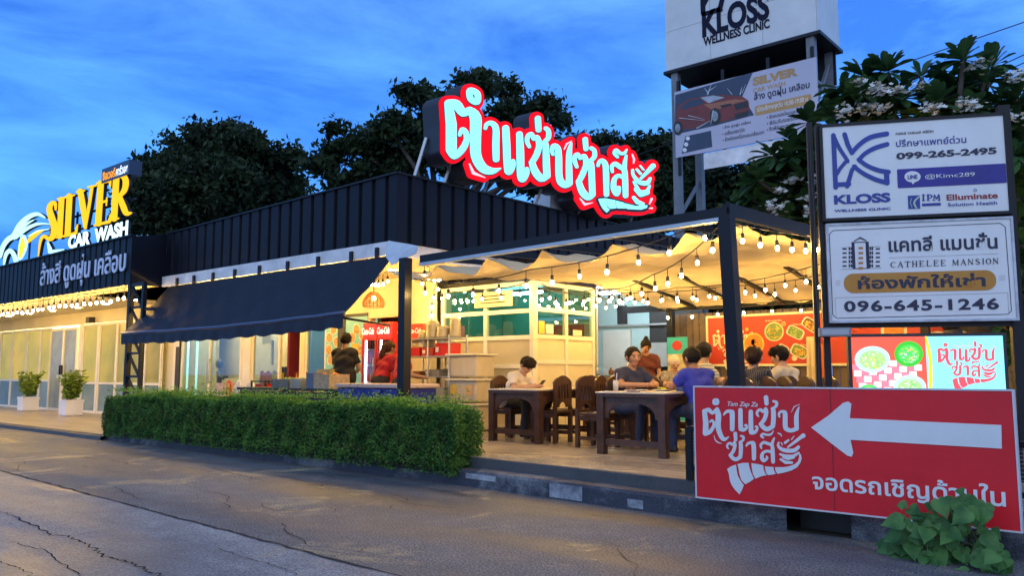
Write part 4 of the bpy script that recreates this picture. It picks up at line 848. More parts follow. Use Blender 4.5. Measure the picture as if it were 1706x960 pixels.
shape(PS_, [upx(PS_, ZS, [(890, 200), (905, 200), (935, 300), (952, 430), (955, 560), (948, 662), (925, 662), (925, 400)])], em('yellow', (1.0, 0.75, 0.02), 1.0), LS, 0.002, 0.001, name='yellow_curve')
b = MB(); b2 = MB()
for i in range(9):
    for j in range(5):
        x = 290 + i * 62 + j * 20; y = 405 + j * 52 + (i - 4) * -6
        if x > 820: continue
        p0 = PS_.uv(*ZS(x, y + 50)); p1 = PS_.uv(*ZS(x + 60, y)); (b if (i + j) % 2 else b2).pbox(PS_, max(u0, p0[0]), min(uc, p1[0]), p0[1], p1[1], 0.001, 0.002)
b.build('check_pale', em('pale', (0.85, 0.9, 0.95), 0.9), LS); b2.build('check_pink', em('pink', (0.95, 0.25, 0.30), 0.9), LS)
def dish(cx, cy, rx, ry, rim, fill, dots, w):
    shape(PS_, [upx(PS_, ZS, circ(cx, cy, rx, ry))], rim, LS, w, 0.001, name='plate'); shape(PS_, [upx(PS_, ZS, circ(cx, cy + 4, rx * .74, ry * .72))], fill, LS, w + .003, 0.001, name='salad')
    for k, mm in enumerate(dots):
        st = []
        for _ in range(16):
            a = random.uniform(0, 6.28); r = math.sqrt(random.random()) * .64; x = cx + rx * r * math.cos(a); y = cy + 4 + ry * r * math.sin(a); t = random.uniform(0, 3.1); l = random.uniform(8, 24)
            st.append([(x, y, 6), (x + l * math.cos(t), y + l * math.sin(t) * .8, 5)])
        shape(PS_, [upx(PS_, ZS, c) for c in outlines(st, 2.0)], mm, LS, w + .006 + .002 * k, 0.0008, name='salad_bits')
gA, gB, wht, org = em('green', (0.12, 0.62, 0.10), 0.9), em('lime', (0.45, 0.85, 0.25), 0.9), em('white', (0.85, 0.95, 0.88), 1.0), em('orange', (0.95, 0.45, 0.12), 0.9)
dish(460, 390, 145, 108, em('plate_blue', (0.55, 0.85, 0.92), 1.0), gB, [gA, wht, org], 0.004)
dish(758, 345, 118, 105, em('plate_green', (0.06, 0.55, 0.05), 0.95), em('leaf', (0.10, 0.70, 0.12), 0.9), [wht, gB, org], 0.008)
dish(765, 620, 135, 100, em('plate_blue', (0.55, 0.85, 0.92), 1.0), gB, [gA, wht], 0.012); dish(430, 650, 80, 52, em('leaf', (0.10, 0.70, 0.12), 0.9), gB, [gA], 0.006)
lg = lambda x, y: PS_.uv(*ZS(995 + (x - 110) * 0.545, 240 + (y - 45) * 0.485))
logo_on(PS_, lg, em('logo_red', (0.80, 0.10, 0.12), 0.9), LS, 0.003, 0.001)
tpx(PS_, 'Tam Zap Za', ZS, (1128, 290), (1272, 272), em('logo_red', (0.80, 0.10, 0.12), 0.9), LS, shear=.3, w=.003)

# ---- red illuminated roof sign
PX = -9.3
P = Plane((PX, 9.0, 0), (0, 1, 0)); ZA = zoom(715, 120, 914 / 200); ZB = zoom(900, 170, 4.8)
GA = [[(302, 142, 44), (358, 165, 44), (358, 228, 44), (308, 205, 44), (302, 142, 44)], [(140, 240, 60), (160, 400, 80), (160, 590, 80)], [(160, 590, 80), (185, 640, 50), (240, 595, 50), (275, 530, 45), (275, 470, 40), (245, 440, 36), (225, 480, 24)],
      [(140, 240, 60), (200, 250, 70), (250, 310, 60), (300, 290, 50)], [(300, 290, 50), (345, 350, 85), (345, 500, 80), (350, 640, 76), (400, 730, 70), (470, 755, 50), (535, 735, 10)],
      [(420, 430, 24), (430, 400, 30), (465, 390, 36), (500, 430, 46), (500, 560, 50), (502, 665, 46)], [(575, 430, 50), (582, 560, 54), (588, 720, 52), (600, 760, 50), (630, 720, 36), (632, 680, 30), (615, 690, 20)],
      [(680, 475, 46), (686, 600, 54), (690, 780, 54), (705, 815, 50), (735, 775, 36), (738, 740, 30), (722, 745, 20)], [(755, 570, 24), (738, 530, 30), (745, 490, 34), (770, 475, 34), (790, 510, 30)],
      [(790, 510, 30), (815, 500, 36), (830, 560, 44), (810, 630, 44), (775, 690, 40)], [(775, 690, 44), (800, 760, 54), (845, 810, 54), (890, 790, 50)], [(890, 790, 50), (885, 700, 50), (880, 560, 44), (865, 540, 30)],
      [(865, 540, 30), (900, 500, 34), (900, 450, 34), (880, 430, 30)], [(820, 355, 44), (825, 440, 42)]]
GA2 = [[(300, 700, 8), (330, 770, 22), (420, 805, 4)]]
GB = [[(95, 420, 24), (85, 385, 28), (100, 350, 34), (130, 370, 46), (140, 440, 50), (145, 610, 52), (185, 660, 56), (225, 650, 50)], [(225, 650, 50), (222, 500, 48), (225, 400, 40), (240, 330, 16)],
      [(285, 520, 24), (270, 480, 30), (268, 440, 32), (290, 420, 32), (312, 450, 28)], [(312, 450, 28), (345, 435, 36), (360, 500, 44), (335, 570, 44), (300, 640, 40)], [(300, 640, 44), (330, 720, 54), (375, 760, 54), (410, 740, 46)],
      [(410, 740, 46), (405, 620, 48), (400, 500, 44), (385, 480, 30)], [(385, 480, 30), (425, 440, 34), (425, 390, 32), (400, 370, 30)], [(352, 300, 40), (358, 375, 38)],
      [(455, 510, 22), (465, 480, 28), (490, 470, 34), (515, 510, 44), (520, 620, 44), (522, 740, 40)], [(570, 560, 20), (565, 520, 28), (590, 495, 34), (630, 520, 36), (665, 545, 40), (672, 640, 44), (675, 750, 40)],
      [(665, 610, 30), (620, 590, 30), (585, 620, 36), (580, 690, 44), (605, 735, 40), (625, 690, 26), (615, 680, 16)], [(665, 545, 34), (670, 480, 30), (680, 430, 18)], [(610, 440, 22), (585, 410, 24), (600, 385, 26), (630, 410, 26), (665, 410, 24), (685, 380, 10)],
      [(732, 545, 20), (738, 588, 24), (785, 640, 34), (845, 650, 36), (872, 612, 22)], [(760, 700, 34), (800, 735, 50), (845, 722, 44)], [(742, 640, 18), (770, 690, 26)], [(868, 672, 18), (850, 710, 26)],
      [(740, 765, 26), (770, 800, 34), (812, 818, 30)], [(800, 610, 20), (850, 560, 30), (895, 512, 40)], [(765, 540, 18), (795, 575, 20)], [(792, 510, 12), (820, 545, 12)]]
GB2 = [[(185, 380, 6), (205, 335, 12), (245, 310, 4)], [(310, 770, 6), (350, 820, 18), (415, 805, 4)], [(730, 420, 10), (745, 460, 14), (740, 490, 8)], [(868, 815, 8), (885, 775, 18)], [(865, 850, 6), (888, 850, 14)]]
TB = [[(458, 775), (510, 770), (514, 800), (525, 840), (547, 862), (525, 885), (495, 855), (475, 820)], [(515, 772), (590, 785), (592, 815), (602, 850), (555, 855), (530, 830)], [(597, 788), (660, 805), (668, 830), (684, 852), (612, 851), (602, 825)], [(668, 810), (760, 832), (850, 825), (845, 848), (800, 862), (692, 857), (676, 835)]]
ks = 4.8 / (914 / 200)
def a2b(st): return [[((x / (914 / 200) + 715 - 900) * 4.8, (y / (914 / 200) + 120 - 170) * 4.8, w * ks) for (x, y, w) in s] for s in st]
ALL = a2b(GA) + GB; ACC = a2b(GA2) + GB2
tails = [[(*p, 22) for p in c] + [(*c[0], 22)] for c in TB]
RG = thing('roof_sign', 'large glowing red sign with white Thai lettering and mortar on the restaurant roof', 'sign', (PX, 9.2, 4.6))
shr = ALL + ACC + tails
back = outlines(shr, 4.0, grow=37, outer=True)
shape(P, [upx(P, ZB, c) for c in back], pm('dark_sign_case', (0.015, 0.018, 0.03), 0.45, 0.2, 3), RG, -0.21, 0.19, 'case')
face = outlines(shr, 4.0, grow=32, outer=True)
shape(P, [upx(P, ZB, c) for c in face], lamp('glowing_red', (1.0, 0.004, 0.012), 1.15), RG, -0.008, 0.012, 'red_face')
rim = outlines(ALL + tails, 3.0, grow=5.5, shift=(1, 4))
shape(P, [upx(P, ZB, c) for c in rim], pm('dark_red_rim', (0.06, 0.002, 0.004), 0.5, 0.1, 3), RG, 0.010, 0.004, 'letter_rim')
wl = lamp('glowing_ice_white', (0.30, 0.86, 0.95), 1.0)
shape(P, [upx(P, ZB, c) for c in outlines(ALL, 3.0)], wl, RG, 0.022, 0.008, 'lettering')
shape(P, [upx(P, ZB, c) for c in TB], wl, RG, 0.022, 0.008, 'prawn_tail')
shape(P, [upx(P, ZB, c) for c in outlines(ACC, 2.0)], lamp('glowing_pink', (1.0, 0.62, 0.66), 0.9), RG, 0.02, 0.006, 'highlight')
for y, t in ((9.1, 5.2), (9.7, 4.9), (10.7, 4.9), (12.2, 4.9), (13.6, 4.9), (15.6, 5.0)):
    b = MB(); b.bar((PX - 0.75, y - 0.25, 3.5), (PX - 0.3, y, t), 0.045); b.build('strut', M['steel'], RG)
b = MB(); b.bar((PX - 0.42, 9.1, 4.95), (PX - 0.42, 15.9, 5.3), 0.05); b.bar((PX - 0.42, 9.3, 5.5), (PX - 0.42, 15.9, 5.7), 0.05); b.build('rear_rail', M['steel'], RG)

# ---- yellow and ice-blue car wash sign on the fascia
P = Plane((-22, 7.80, 0), (1, 0, 0)); Z4 = zoom(0, 250, 4.8)
SS = thing('car_wash_sign', 'glowing golden serif letters with pale blue car outline on the left fascia', 'sign', (-21, 7.8, 4.2))
GS = [[(445, 478, 12), (440, 425, 26), (412, 428, 34), (395, 470, 44), (412, 540, 52), (435, 615, 54), (425, 685, 44), (395, 712, 34), (350, 690, 24), (322, 735, 18), (306, 860, 4)],
      [(492, 395, 42), (476, 690, 42)], [(464, 391, 14), (522, 380, 14)], [(450, 700, 14), (502, 688, 14)], [(556, 368, 44), (540, 672, 44)], [(524, 374, 14), (592, 360, 14)], [(512, 690, 18), (606, 664, 22)], [(606, 664, 20), (620, 596, 8)],
      [(642, 330, 44), (668, 480, 44), (682, 622, 22)], [(682, 622, 18), (712, 450, 22), (736, 298, 20)], [(616, 336, 14), (672, 322, 14)], [(708, 296, 14), (768, 283, 14)],
      [(806, 266, 46), (786, 588, 46)], [(778, 268, 16), (880, 246, 20), (882, 292, 8)], [(800, 420, 18), (850, 408, 18)], [(854, 380, 8), (850, 444, 8)], [(756, 602, 16), (872, 574, 24), (888, 510, 8)],
      [(930, 216, 48), (912, 548, 48)], [(898, 216, 16), (975, 204, 40), (1005, 245, 46), (995, 320, 42), (950, 372, 26)], [(955, 372, 38), (985, 450, 46), (1010, 505, 40), (1048, 502, 14)], [(886, 562, 14), (946, 546, 14)]]
gold = lamp('glowing_gold', (1.0, 0.50, 0.010), 1.05)
shape(P, [upx(P, Z4, c) for c in outlines(GS, 2.5, grow=1.5)], M['dark'], SS, -0.045, 0.035, 'letter_case')
shape(P, [upx(P, Z4, c) for c in outlines(GS, 2.5)], gold, SS, 0.0, 0.006, 'gold_lettering')
CAR = [[(0, 850, 30), (25, 770, 34), (65, 715, 38), (110, 685, 40), (160, 600, 42), (230, 535, 36), (300, 512, 28), (358, 540, 10)], [(115, 715, 8), (150, 655, 22), (215, 590, 18), (270, 560, 6)],
       [(130, 708, 8), (210, 632, 26), (300, 592, 20), (395, 592, 6)], [(225, 690, 6), (300, 650, 14), (392, 632, 6)], [(30, 925, 10), (46, 840, 26), (80, 805, 32), (112, 840, 32), (128, 890, 34), (150, 905, 14)], [(382, 740, 12), (398, 790, 30), (400, 815, 24)], [(400, 815, 30), (510, 796, 8)]]
ice = lamp('glowing_ice_blue', (0.55, 0.97, 0.98), 1.0)
shape(P, [upx(P, Z4, c) for c in outlines(CAR, 2.5)], M['dark'], SS, -0.05, 0.04, 'car_case')
shape(P, [upx(P, Z4, c) for c in outlines(CAR, 2.5)], ice, SS, 0.0, 0.006, 'car_outline')
shape(P, [upx(P, Z4, c) for c in outlines([[(190, 700, 44), (188, 770, 70), (168, 850, 44), (158, 880, 10)]], 2.5)], ice, SS, 0.012, 0.005, 'headlamp_rim')
shape(P, [upx(P, Z4, c) for c in outlines([[(190, 715, 22), (186, 770, 44), (168, 850, 26)]], 2.5)], lamp('glowing_yellow', (1.0, 0.66, 0.03), 1.0), SS, 0.022, 0.004, 'headlamp')
shape(P, [upx(P, Z4, c) for c in outlines([[(226, 740, 10), (240, 715, 30), (290, 670, 34), (345, 640, 10)]], 2.5)], gold, SS, 0.0, 0.006, 'gold_sweep')
for s, bl, tr in (('CAR', (545, 800), (718, 660)), ('WASH', (752, 745), (1020, 560))):
    pa = P.uv(*Z4(*bl)); pb = P.uv(*Z4(*tr))
zb, zt_ = 4.27, 4.60
x1 = P.uv(*Z4(545, 780))[0]; x2 = P.uv(*Z4(718, 740))[0]; x3 = P.uv(*Z4(755, 730))[0]; x4 = P.uv(*Z4(1022, 660))[0]
for s, a, c in (('CAR', x1, x2), ('WASH', x3, x4)):
    text(P, s, a, c, zb, zt_, M['dark'], SS, w=-0.03, ex=0.028, bold=0.055, name='letter_case'); text(P, s, a, c, zb, zt_, lamp('glowing_white', (0.75, 1.0, 0.97), 1.2), SS, w=0.004, ex=0.004, bold=0.045, name='white_lettering')
b = MB()
for x in (-23.6, -22.2, -20.6, -19.2, -17.9): b.bar((x, 7.95, 4.18), (x, 7.95, 5.2 if x > -22.5 else 4.8), 0.04)
b.bar((-22.3, 7.95, 4.75), (-17.5, 7.95, 4.75), 0.04); b.bar((-22, 7.95, 5.1), (-17.5, 7.95, 5.1), 0.04); b.build('support', M['black'], SS)
P2 = Plane((-18.9, 7.78, 0), (1, 0, 0)); q = [P2.uv(170, 284), P2.uv(217, 264), P2.uv(217, 283)]
SB = thing('name_panel', 'small dark panel with orange and white Thai words above the golden letters', 'sign', (-18.2, 7.8, 5.6))
b = MB(); b.pbox(P2, q[0][0], q[1][0] - 0.03, 5.62, 5.95, -0.28, 0.0); b.build('case', pm('dark_blue_case', (0.03, 0.05, 0.10), 0.4, 0.1, 3), SB)
text(P2, 'ซิลเวอร์', q[0][0] + 0.06, -0.0 + (q[0][0] + q[1][0]) / 2 - 0.01, 5.67, 5.88, lamp('glowing_orange', (1.0, 0.35, 0.03), 0.9), SB, w=0.004, bold=0.03)
text(P2, 'คาร์วอช', (q[0][0] + q[1][0]) / 2 + 0.03, q[1][0] - 0.1, 5.67, 5.88, lamp('glowing_grey', (0.85, 0.9, 0.95), 0.85), SB, w=0.004, bold=0.03)
TF = thing('fascia_lettering', 'grey-blue Thai letters in one row on the dark ribbed fascia', 'lettering', (-19.7, 7.7, 3.6))
P3 = Plane((-22.09, 7.72, 0), (1, 0, 0)); x0, x1 = P3.uv(68, 470)[0], P3.uv(210, 440)[0]
text(P3, 'ล้างสี ดูดฝุ่น เคลือบ', x0, x1, 3.30, 4.04, pm('grey_blue_letters', (0.60, 0.66, 0.84), 0.45, 0.1, 3), TF, w=0.012, ex=0.010, bold=0.012)

# ---- tall billboard tower behind the terrace
BY = 18.0
P = Plane((-10.06, BY, 0), (1, 0, 0)); zb0, zb1 = 9.05, 14.0; bw = 3.9
BT = thing('billboard_tower', 'tall white sheet metal box sign on steel posts above the terrace', 'billboard', (-8, BY, 0))
b = MB(); b.pbox(P, 0, bw, zb0, zb1, -1.45, 0); b.build('box', pm('white_sheet_panels', (0.62, 0.64, 0.66), 0.4, 0.12, 1.2, bump=0.05), BT)
b = MB()
for u in (1.25, 2.6, bw - 0.02): b.pbox(P, u - 0.006, u + 0.006, zb0 + .01, zb1, 0.0005, 0.003)
for z in (10.1, 11.3): b.pbox(P, 0.01, bw - .01, z - 0.006, z + 0.006, 0.0008, 0.0035)
b.build('panel_seam', pm('seam_grey', (0.35, 0.36, 0.38), 0.6, 0.1, 3), BT)
b = MB(); b.pbox(P, -0.06, bw + 0.06, zb0 - 0.08, zb0 - 0.002, -1.5, 0.05); b.pbox(P, 0.05, bw - .05, zb0 - 0.9, zb0 - 0.09, -1.3, -1.25); b.build('base_frame', M['black'], BT)
for (u, w) in ((0.22, -0.1), (0.22, -1.3), (bw - 0.2, -0.1), (bw - 0.2, -1.3)):
    b = MB(); b.pbox(P, u - 0.09, u + 0.09, 0.0, zb0 - 0.08, w - 0.09, w + 0.09); b.build('post', M['towersteel'], BT)
for p, q in ((P.pt(bw - .2, 7.2, -.1), P.pt(bw - .2, 8.8, -1.3)), (P.pt(bw - .2, 8.0, -.1), P.pt(bw - .2, 8.0, -1.3)), (P.pt(.22, 5.2, -.1), P.pt(.22, 6.4, -1.3))):
    b = MB(); b.bar(p, q, 0.07); b.build('brace', M['towersteel'], BT)
ZT = zoom(1080, 0, 907 / 340)
ink2 = pm('raised_navy_letters', (0.006, 0.008, 0.030), 0.6, 0.1, 3, spec=0.15)
a = P.uv(*ZT(242, 165)); c = P.uv(*ZT(538, 40)); text(P, 'KLOSS', a[0], c[0], a[1] - 0.02, a[1] + 0.66, ink2, BT, w=0.012, ex=0.010, bold=0.035)
a = P.uv(*ZT(247, 205)); c = P.uv(*ZT(540, 110)); text(P, 'WELLNESS CLINIC', a[0], c[0], a[1], a[1] + 0.22, ink2, BT, w=0.010, ex=0.008, bold=0.02)
shape(P, [upx(P, ZT, c) for c in outlines([[(240, -80, 20), (245, 60, 20)], [(245, 62, 18), (322, 42, 18)], [(318, 44, 20), (338, -40, 18), (360, -100, 18)], [(250, 20, 12), (290, -60, 14)]], 2)], ink2, BT, 0.012, 0.010, name='emblem')
PB = Plane((-9.85, BY + 0.0, 0), (1, 0, 0)); PB.P.y = BY - 0.12
BB = thing('car_banner', 'pale billboard banner with red car picture below the white tower box', 'banner', (-8, BY - .12, 6.7))
ZQ = zoom(1120, 80, 4.8); q = upx(PB, ZQ, [(20, 370), (1145, 50), (1175, 645), (25, 890)])
u0, u1, v0, v1 = (q[0][0] + q[3][0]) / 2, (q[1][0] + q[2][0]) / 2, (q[3][1] + q[2][1]) / 2, (q[0][1] + q[1][1]) / 2
b = MB(); b.pbox(PB, u0, u1, v0, v1, -0.05, 0); b.build('sheet', pm('banner_vinyl', (0.46, 0.46, 0.58), 0.5, 0.06, 1), BB)
b = MB()
for t in (0.02, 0.36, 0.68, 0.97): b.pbox(PB, u0 + (u1 - u0) * t - .04, u0 + (u1 - u0) * t + .04, v0 - 0.45, v1 + .3, -0.11, -0.055)
b.build('frame', M['black'], BB)
b = MB(); b.pbox(PB, u0 + 0.75, u1 - 0.3, v0 - 0.42, v0 - 0.02, -0.05, -0.03); b.build('lower_panel', M['trim'], BB)
U = lambda pts: upx(PB, ZQ, pts)
dk = pm('dark_blue_print', (0.03, 0.05, 0.10), 0.5, 0.2, 2); rd = pm('red_car_print', (0.17, 0.03, 0.03), 0.5, 0.3, 2); wh = M['signwhite']; gd = pm('gold_print', (0.45, 0.27, 0.10), 0.5, 0.15, 3)
shape(PB, [U([(24, 375), (645, 192), (560, 385), (655, 535), (340, 620), (22, 690)])], dk, BB, 0.002, 0.001, name='dark_panel')
shape(PB, [U([(30, 600), (40, 470), (130, 410), (250, 385), (400, 372), (560, 385), (610, 420), (620, 500), (560, 545), (400, 590), (300, 590), (180, 640), (60, 655)])], rd, BB, 0.005, 0.001, name='car_body')
shape(PB, [U([(60, 480), (130, 425), (235, 400), (250, 440), (200, 462), (80, 492)])], dk, BB, 0.008, 0.001, name='car_glass')
shape(PB, [U([(225, 395), (330, 378), (420, 395), (290, 440)])], pm('grey_glass_print', (0.35, 0.40, 0.48), 0.4, 0.3, 4), BB, 0.008, 0.001, name='car_windscreen')
shape(PB, [U([(250, 450), (330, 440), (500, 410), (600, 415), (500, 445), (330, 500)])], pm('copper_print', (0.33, 0.12, 0.06), 0.4, 0.3, 4), BB, 0.008, 0.001, name='car_bonnet')
shape(PB, [U([(495, 450), (600, 425), (610, 470), (510, 495)]), U([(380, 460), (470, 440), (480, 455), (400, 478)])], M['dark'], BB, 0.010, 0.001, name='car_grille')
shape(PB, [U([(500, 530), (610, 500), (600, 540), (510, 560)])], M['dark'], BB, 0.010, 0.001, name='car_bumper')
for (x, y, rx, ry) in ((345, 545, 44, 66), (48, 640, 36, 56)):
    shape(PB, [U(circ(x, y, rx, ry))], M['dark'], BB, 0.011, 0.001, name='car_wheel'); shape(PB, [U(circ(x - 3, y, rx * .6, ry * .62))], pm('rim_print', (0.25, 0.28, 0.33), 0.4, 0.4, 8), BB, 0.014, 0.001, name='car_rim')
sp = [[(x, y, w), (x + dx, y + dy, 2)] for x, y, w, dx, dy in ((285, 370, 10, 30, -80), (290, 360, 8, -30, -40), (300, 340, 6, 60, -40), (545, 370, 9, 15, -60), (480, 370, 6, -40, -50), (330, 500, 8, -20, 110), (200, 640, 8, 110, -60), (60, 560, 5, 200, 20), (130, 540, 5, 130, 30), (560, 360, 5, 30, -70))]
shape(PB, [U(c) for c in outlines(sp, 1.8)], pm('splash_print', (0.5, 0.55, 0.62), 0.4, 0.2, 4), BB, 0.016, 0.001, name='water_splash')
def tb(s, bl, br, h, m, w=0.004, **k):
    a = PB.uv(*ZQ(*bl)); c = PB.uv(*ZQ(*br)); hh = abs(PB.uv(*ZQ(bl[0], bl[1] - h))[1] - a[1]); v = (a[1] + c[1]) / 2; text(PB, s, a[0], c[0], v, v + hh, m, BB, w=w, **k)
tb('SILVER', (645, 302), (1005, 220), 68, gd, bold=0.055); tb('CAR WASH', (648, 355), (905, 302), 36, gd, bold=0.01); tb('ล้าง ดูดฝุ่น เคลือบ', (655, 440), (1100, 332), 80, M['ink'], bold=0.02)
a = PB.uv(*ZQ(662, 535)); c = PB.uv(*ZQ(1112, 372)); vm = (PB.uv(*ZQ(662, 505))[1] + PB.uv(*ZQ(1112, 405))[1]) / 2; shape(PB, [rrect(a[0], c[0], vm - 0.12, vm + 0.12, 0.05)], gd, BB, 0.002, 0.001, name='gold_band')
text(PB, 'เปิดบริการทุกวัน 10.00-19.00 น.', a[0] + .06, c[0] - .06, vm - .07, vm + .09, wh, BB, w=.006, bold=.01)
for s, bl, br in (('• ล้าง ดูดฝุ่น เคลือบ', (402, 660), (628, 605)), ('• เคลือบเซรามิก', (402, 705), (580, 665)), ('• ล้างห้องเครื่องและเคลือบเงา', (405, 755), (735, 680)), ('• ขัดลบรอยโคมและไฟหน้ารถ', (758, 575), (1105, 490)), ('• ฟิล์มกันรอยรถยนต์', (758, 625), (1050, 555)), ('• ติดฟิล์มกรองแสง', (758, 672), (985, 620))):
    tb(s, bl, br, 34, M['ink'], bold=0.004)
shape(PB, [U([(105, 705), (310, 660), (320, 790), (75, 845)])], dk, BB, 0.002, 0.001, name='contact_panel')
for (x, y) in ((125, 722), (112, 770), (100, 815)): shape(PB, [U(circ(x, y, 17, 17, 16))], wh, BB, 0.005, 0.001, name='contact_icon')
for s, bl, br in (('089-6-145678', (150, 735), (300, 690)), ('silvercarwash', (140, 775), (290, 735)), ('Silver car wash', (130, 820), (300, 775))): pass
# ================================================================== hanging bulb strings
BULB = MB(); BULB.ball((0, 0, -0.178), 0.021, 0.021, 0.027, 10); BULB = BULB.build('bulb_proto', lamp('warm_bulb', (1.0, 0.60, 0.155), 410))
SOCK = MB(); SOCK.tube([(0, 0, 0), (0, 0, -0.10)], 0.005, 5); SOCK.tube([(0, 0, -0.09), (0, 0, -0.15)], [0.018, 0.022], 8); SOCK = SOCK.build('socket_proto', M['dark'])
bulb_me, sock_me = BULB.data, SOCK.data; bpy.data.objects.remove(BULB); bpy.data.objects.remove(SOCK)
def bulb_at(parent, p, tilt=0.0, sc=1.0):
    o = bpy.data.objects.new('bulb', bulb_me); COL.objects.link(o); o.parent = parent; o.location = Vector(p) - OFF[parent]; o.rotation_euler = (tilt, random.uniform(-.05, .05), 0); o.scale = (sc, sc, sc)
    s = bpy.data.objects.new('socket', sock_me); COL.objects.link(s); s.parent = o
def string(label, pts, n, sag=0.12, r=0.008, bs=1.0):
    pts = [Vector(p) for p in pts]; T = thing('bulb_string', label, 'string lights', pts[0], 'warm bulb strings'); path = []
    for a, c in zip(pts[:-1], pts[1:]):
        for k in range(14): t = k / 14; path.append(a.lerp(c, t) - Vector((0, 0, 4 * t * (1 - t) * sag)))
    path.append(pts[-1]); b = MB(); b.tube(path, r, 5); b.build('cable', M['dark'], T)
    L_ = [0.0]
    for a, c in zip(path[:-1], path[1:]): L_.append(L_[-1] + (c - a).length)
    for i in range(n):
        s = L_[-1] * (i + 0.5) / n; j = max(0, int(np.searchsorted(L_, s)) - 1); j = min(j, len(path) - 2); f = (s - L_[j]) / max(1e-6, L_[j + 1] - L_[j]); bulb_at(T, path[j].lerp(path[j + 1], f), random.uniform(-.06, .06), random.uniform(.92, 1.08) * bs)
    return T
string('bulb string along the car wash soffit at the far left', [(-29.5, 8.05, 3.19), (-25.4, 8.0, 3.18), (-21.3, 8.0, 3.19), (-17.4, 7.98, 3.18)], 34, 0.03, bs=1.35)
string('long bulb string sagging along the front edge of the terrace canopy', [(-8.25, 7.62, 2.60), (-6.3, 7.75, 2.58), (-3.62, 7.55, 2.90)], 11, 0.10)
string('bulb string looping from the front right post back to the glass room corner', [(-3.7, 7.7, 2.84), (-5.3, 9.0, 2.55), (-7.0, 10.3, 2.60), (-8.8, 11.0, 2.80)], 14, 0.08)
string('bulb string in front of the glass room windows', [(-11.0, 10.75, 2.92), (-9.9, 10.6, 2.80), (-8.86, 10.9, 2.90)], 6, 0.06)
string('bulb string along the right side of the terrace canopy', [(-3.5, 7.55, 2.80), (-3.45, 10.0, 2.98), (-3.5, 12.5, 3.04)], 12, 0.03)
string('bulb string across the middle of the terrace from the glass room to the right side', [(-8.85, 12.8, 2.93), (-6.6, 12.0, 2.72), (-3.6, 11.0, 2.83)], 15, 0.10)
string('second bulb string across the rear half of the terrace', [(-8.85, 13.2, 2.98), (-6.2, 13.0, 2.80), (-3.6, 12.6, 2.98)], 14, 0.10)
string('straight bulb string along the rear beam above the red menu banner', [(-8.6, 14.75, 2.63), (-6.0, 14.75, 2.63), (-3.0, 14.75, 2.65), (0.8, 14.75, 2.66)], 17, 0.01)
string('bulb string around the right side of the glass room', [(-8.75, 11.1, 2.86), (-8.5, 12.2, 2.75), (-8.6, 13.4, 2.80)], 6, 0.08)
string('bulb string under the roof edge left of the glass room', [(-11.6, 9.6, 3.12), (-10.3, 8.9, 3.0), (-9.3, 9.2, 2.98), (-8.5, 8.0, 2.90)], 12, 0.05)
string('bulb string hanging down the cream wall beside the glass room', [(-10.9, 10.72, 3.12), (-11.08, 10.70, 2.8), (-11.1, 10.70, 2.30)], 5, 0.0)
string('unseen bulb string added behind the navy awning to light the kitchen front', [(-16.9, 9.0, 3.16), (-14.3, 9.0, 3.12), (-11.8, 9.2, 3.14)], 24, 0.04, bs=1.35)  # extra string out of sight, added to light kitchen front and hedge top
# rattan pendant
RP = thing('rattan_pendant_lamp', 'woven rattan pendant lamp glowing orange beside the awning edge', 'pendant lamp', (-10.3, 8.62, 2.5))
b = MB()
def rat(t): return 0.17 * math.sin(min(1.0, 0.15 + t * 0.85) * math.pi * 0.62) + 0.01
for k in range(18):
    a = 2 * math.pi * k / 18; b.tube([(-10.3 + rat(t / 8) * math.cos(a + .0), 8.62 + rat(t / 8) * math.sin(a), 2.62 - 0.24 * t / 8) for t in range(9)], 0.006, 4)
for t in range(9): b.tube([(-10.3 + rat(t / 8) * math.cos(q * math.pi / 10), 8.62 + rat(t / 8) * math.sin(q * math.pi / 10), 2.62 - 0.24 * t / 8) for q in range(21)], 0.006, 4)
b.build('woven_shade', pm('rattan', (0.50, 0.20, 0.04), 0.6, 0.2, 20), RP)
b = MB(); b.ball((-10.3, 8.62, 2.52), 0.04); b.build('bulb', lamp('rattan_bulb', (1.0, 0.5, 0.12), 60), RP); b = MB(); b.tube([(-10.3, 8.62, 2.6), (-10.3, 8.62, 3.2)], 0.006, 5); b.build('cord', M['dark'], RP)
# hanging swing-like white fan rod
HF = thing('ceiling_fan_rod', 'slim white rod with a small cross piece hanging in front of the cream wall', 'fixture', (-11.3, 10.2, 2.0))
b = MB(); b.tube([(-11.3, 10.2, 3.2), (-11.3, 10.2, 2.05)], 0.012, 6); b.tube([(-11.42, 10.15, 2.05), (-11.18, 10.25, 2.05)], 0.02, 6); b.build('rod', M['white'], HF)

# ================================================================== dark wooden chairs and tables
CH = thing('wooden_chair', 'dark slat-back wooden chair', 'chair', (0, 0, 0), 'dark wooden slat chairs')   # faces +X, backrest at -X
FPL = Plane((-0.19, 0, 0), (0, 1, 0))
b = MB(); b.box(-0.215, 0.225, -0.215, 0.215, 0.425, 0.46); b.build('seat', M['wood'], CH, 0.006)
w = 0.21
arch = [(-w, 0.50), (-w, 0.80)] + [(-w + 2 * w * i / 16, 0.86 + 0.095 * math.sin(math.pi * i / 16) ** 0.8) for i in range(17)] + [(w, 0.80), (w, 0.50), (0.10, 0.50)] + [(0.10 * math.cos(math.pi * i / 10), 0.50 + 0.08 * math.sin(math.pi * i / 10)) for i in range(1, 10)] + [(-0.10, 0.50)]
holes = [rrect(x - 0.017, x + 0.017, 0.62, 0.82 + (0.03 if x == 0 else 0), 0.015, 3) for x in (-0.105, -0.035, 0.035, 0.105)]
shape(FPL, [arch] + holes, M['wood'], CH, 0.0, 0.018, 'backrest')
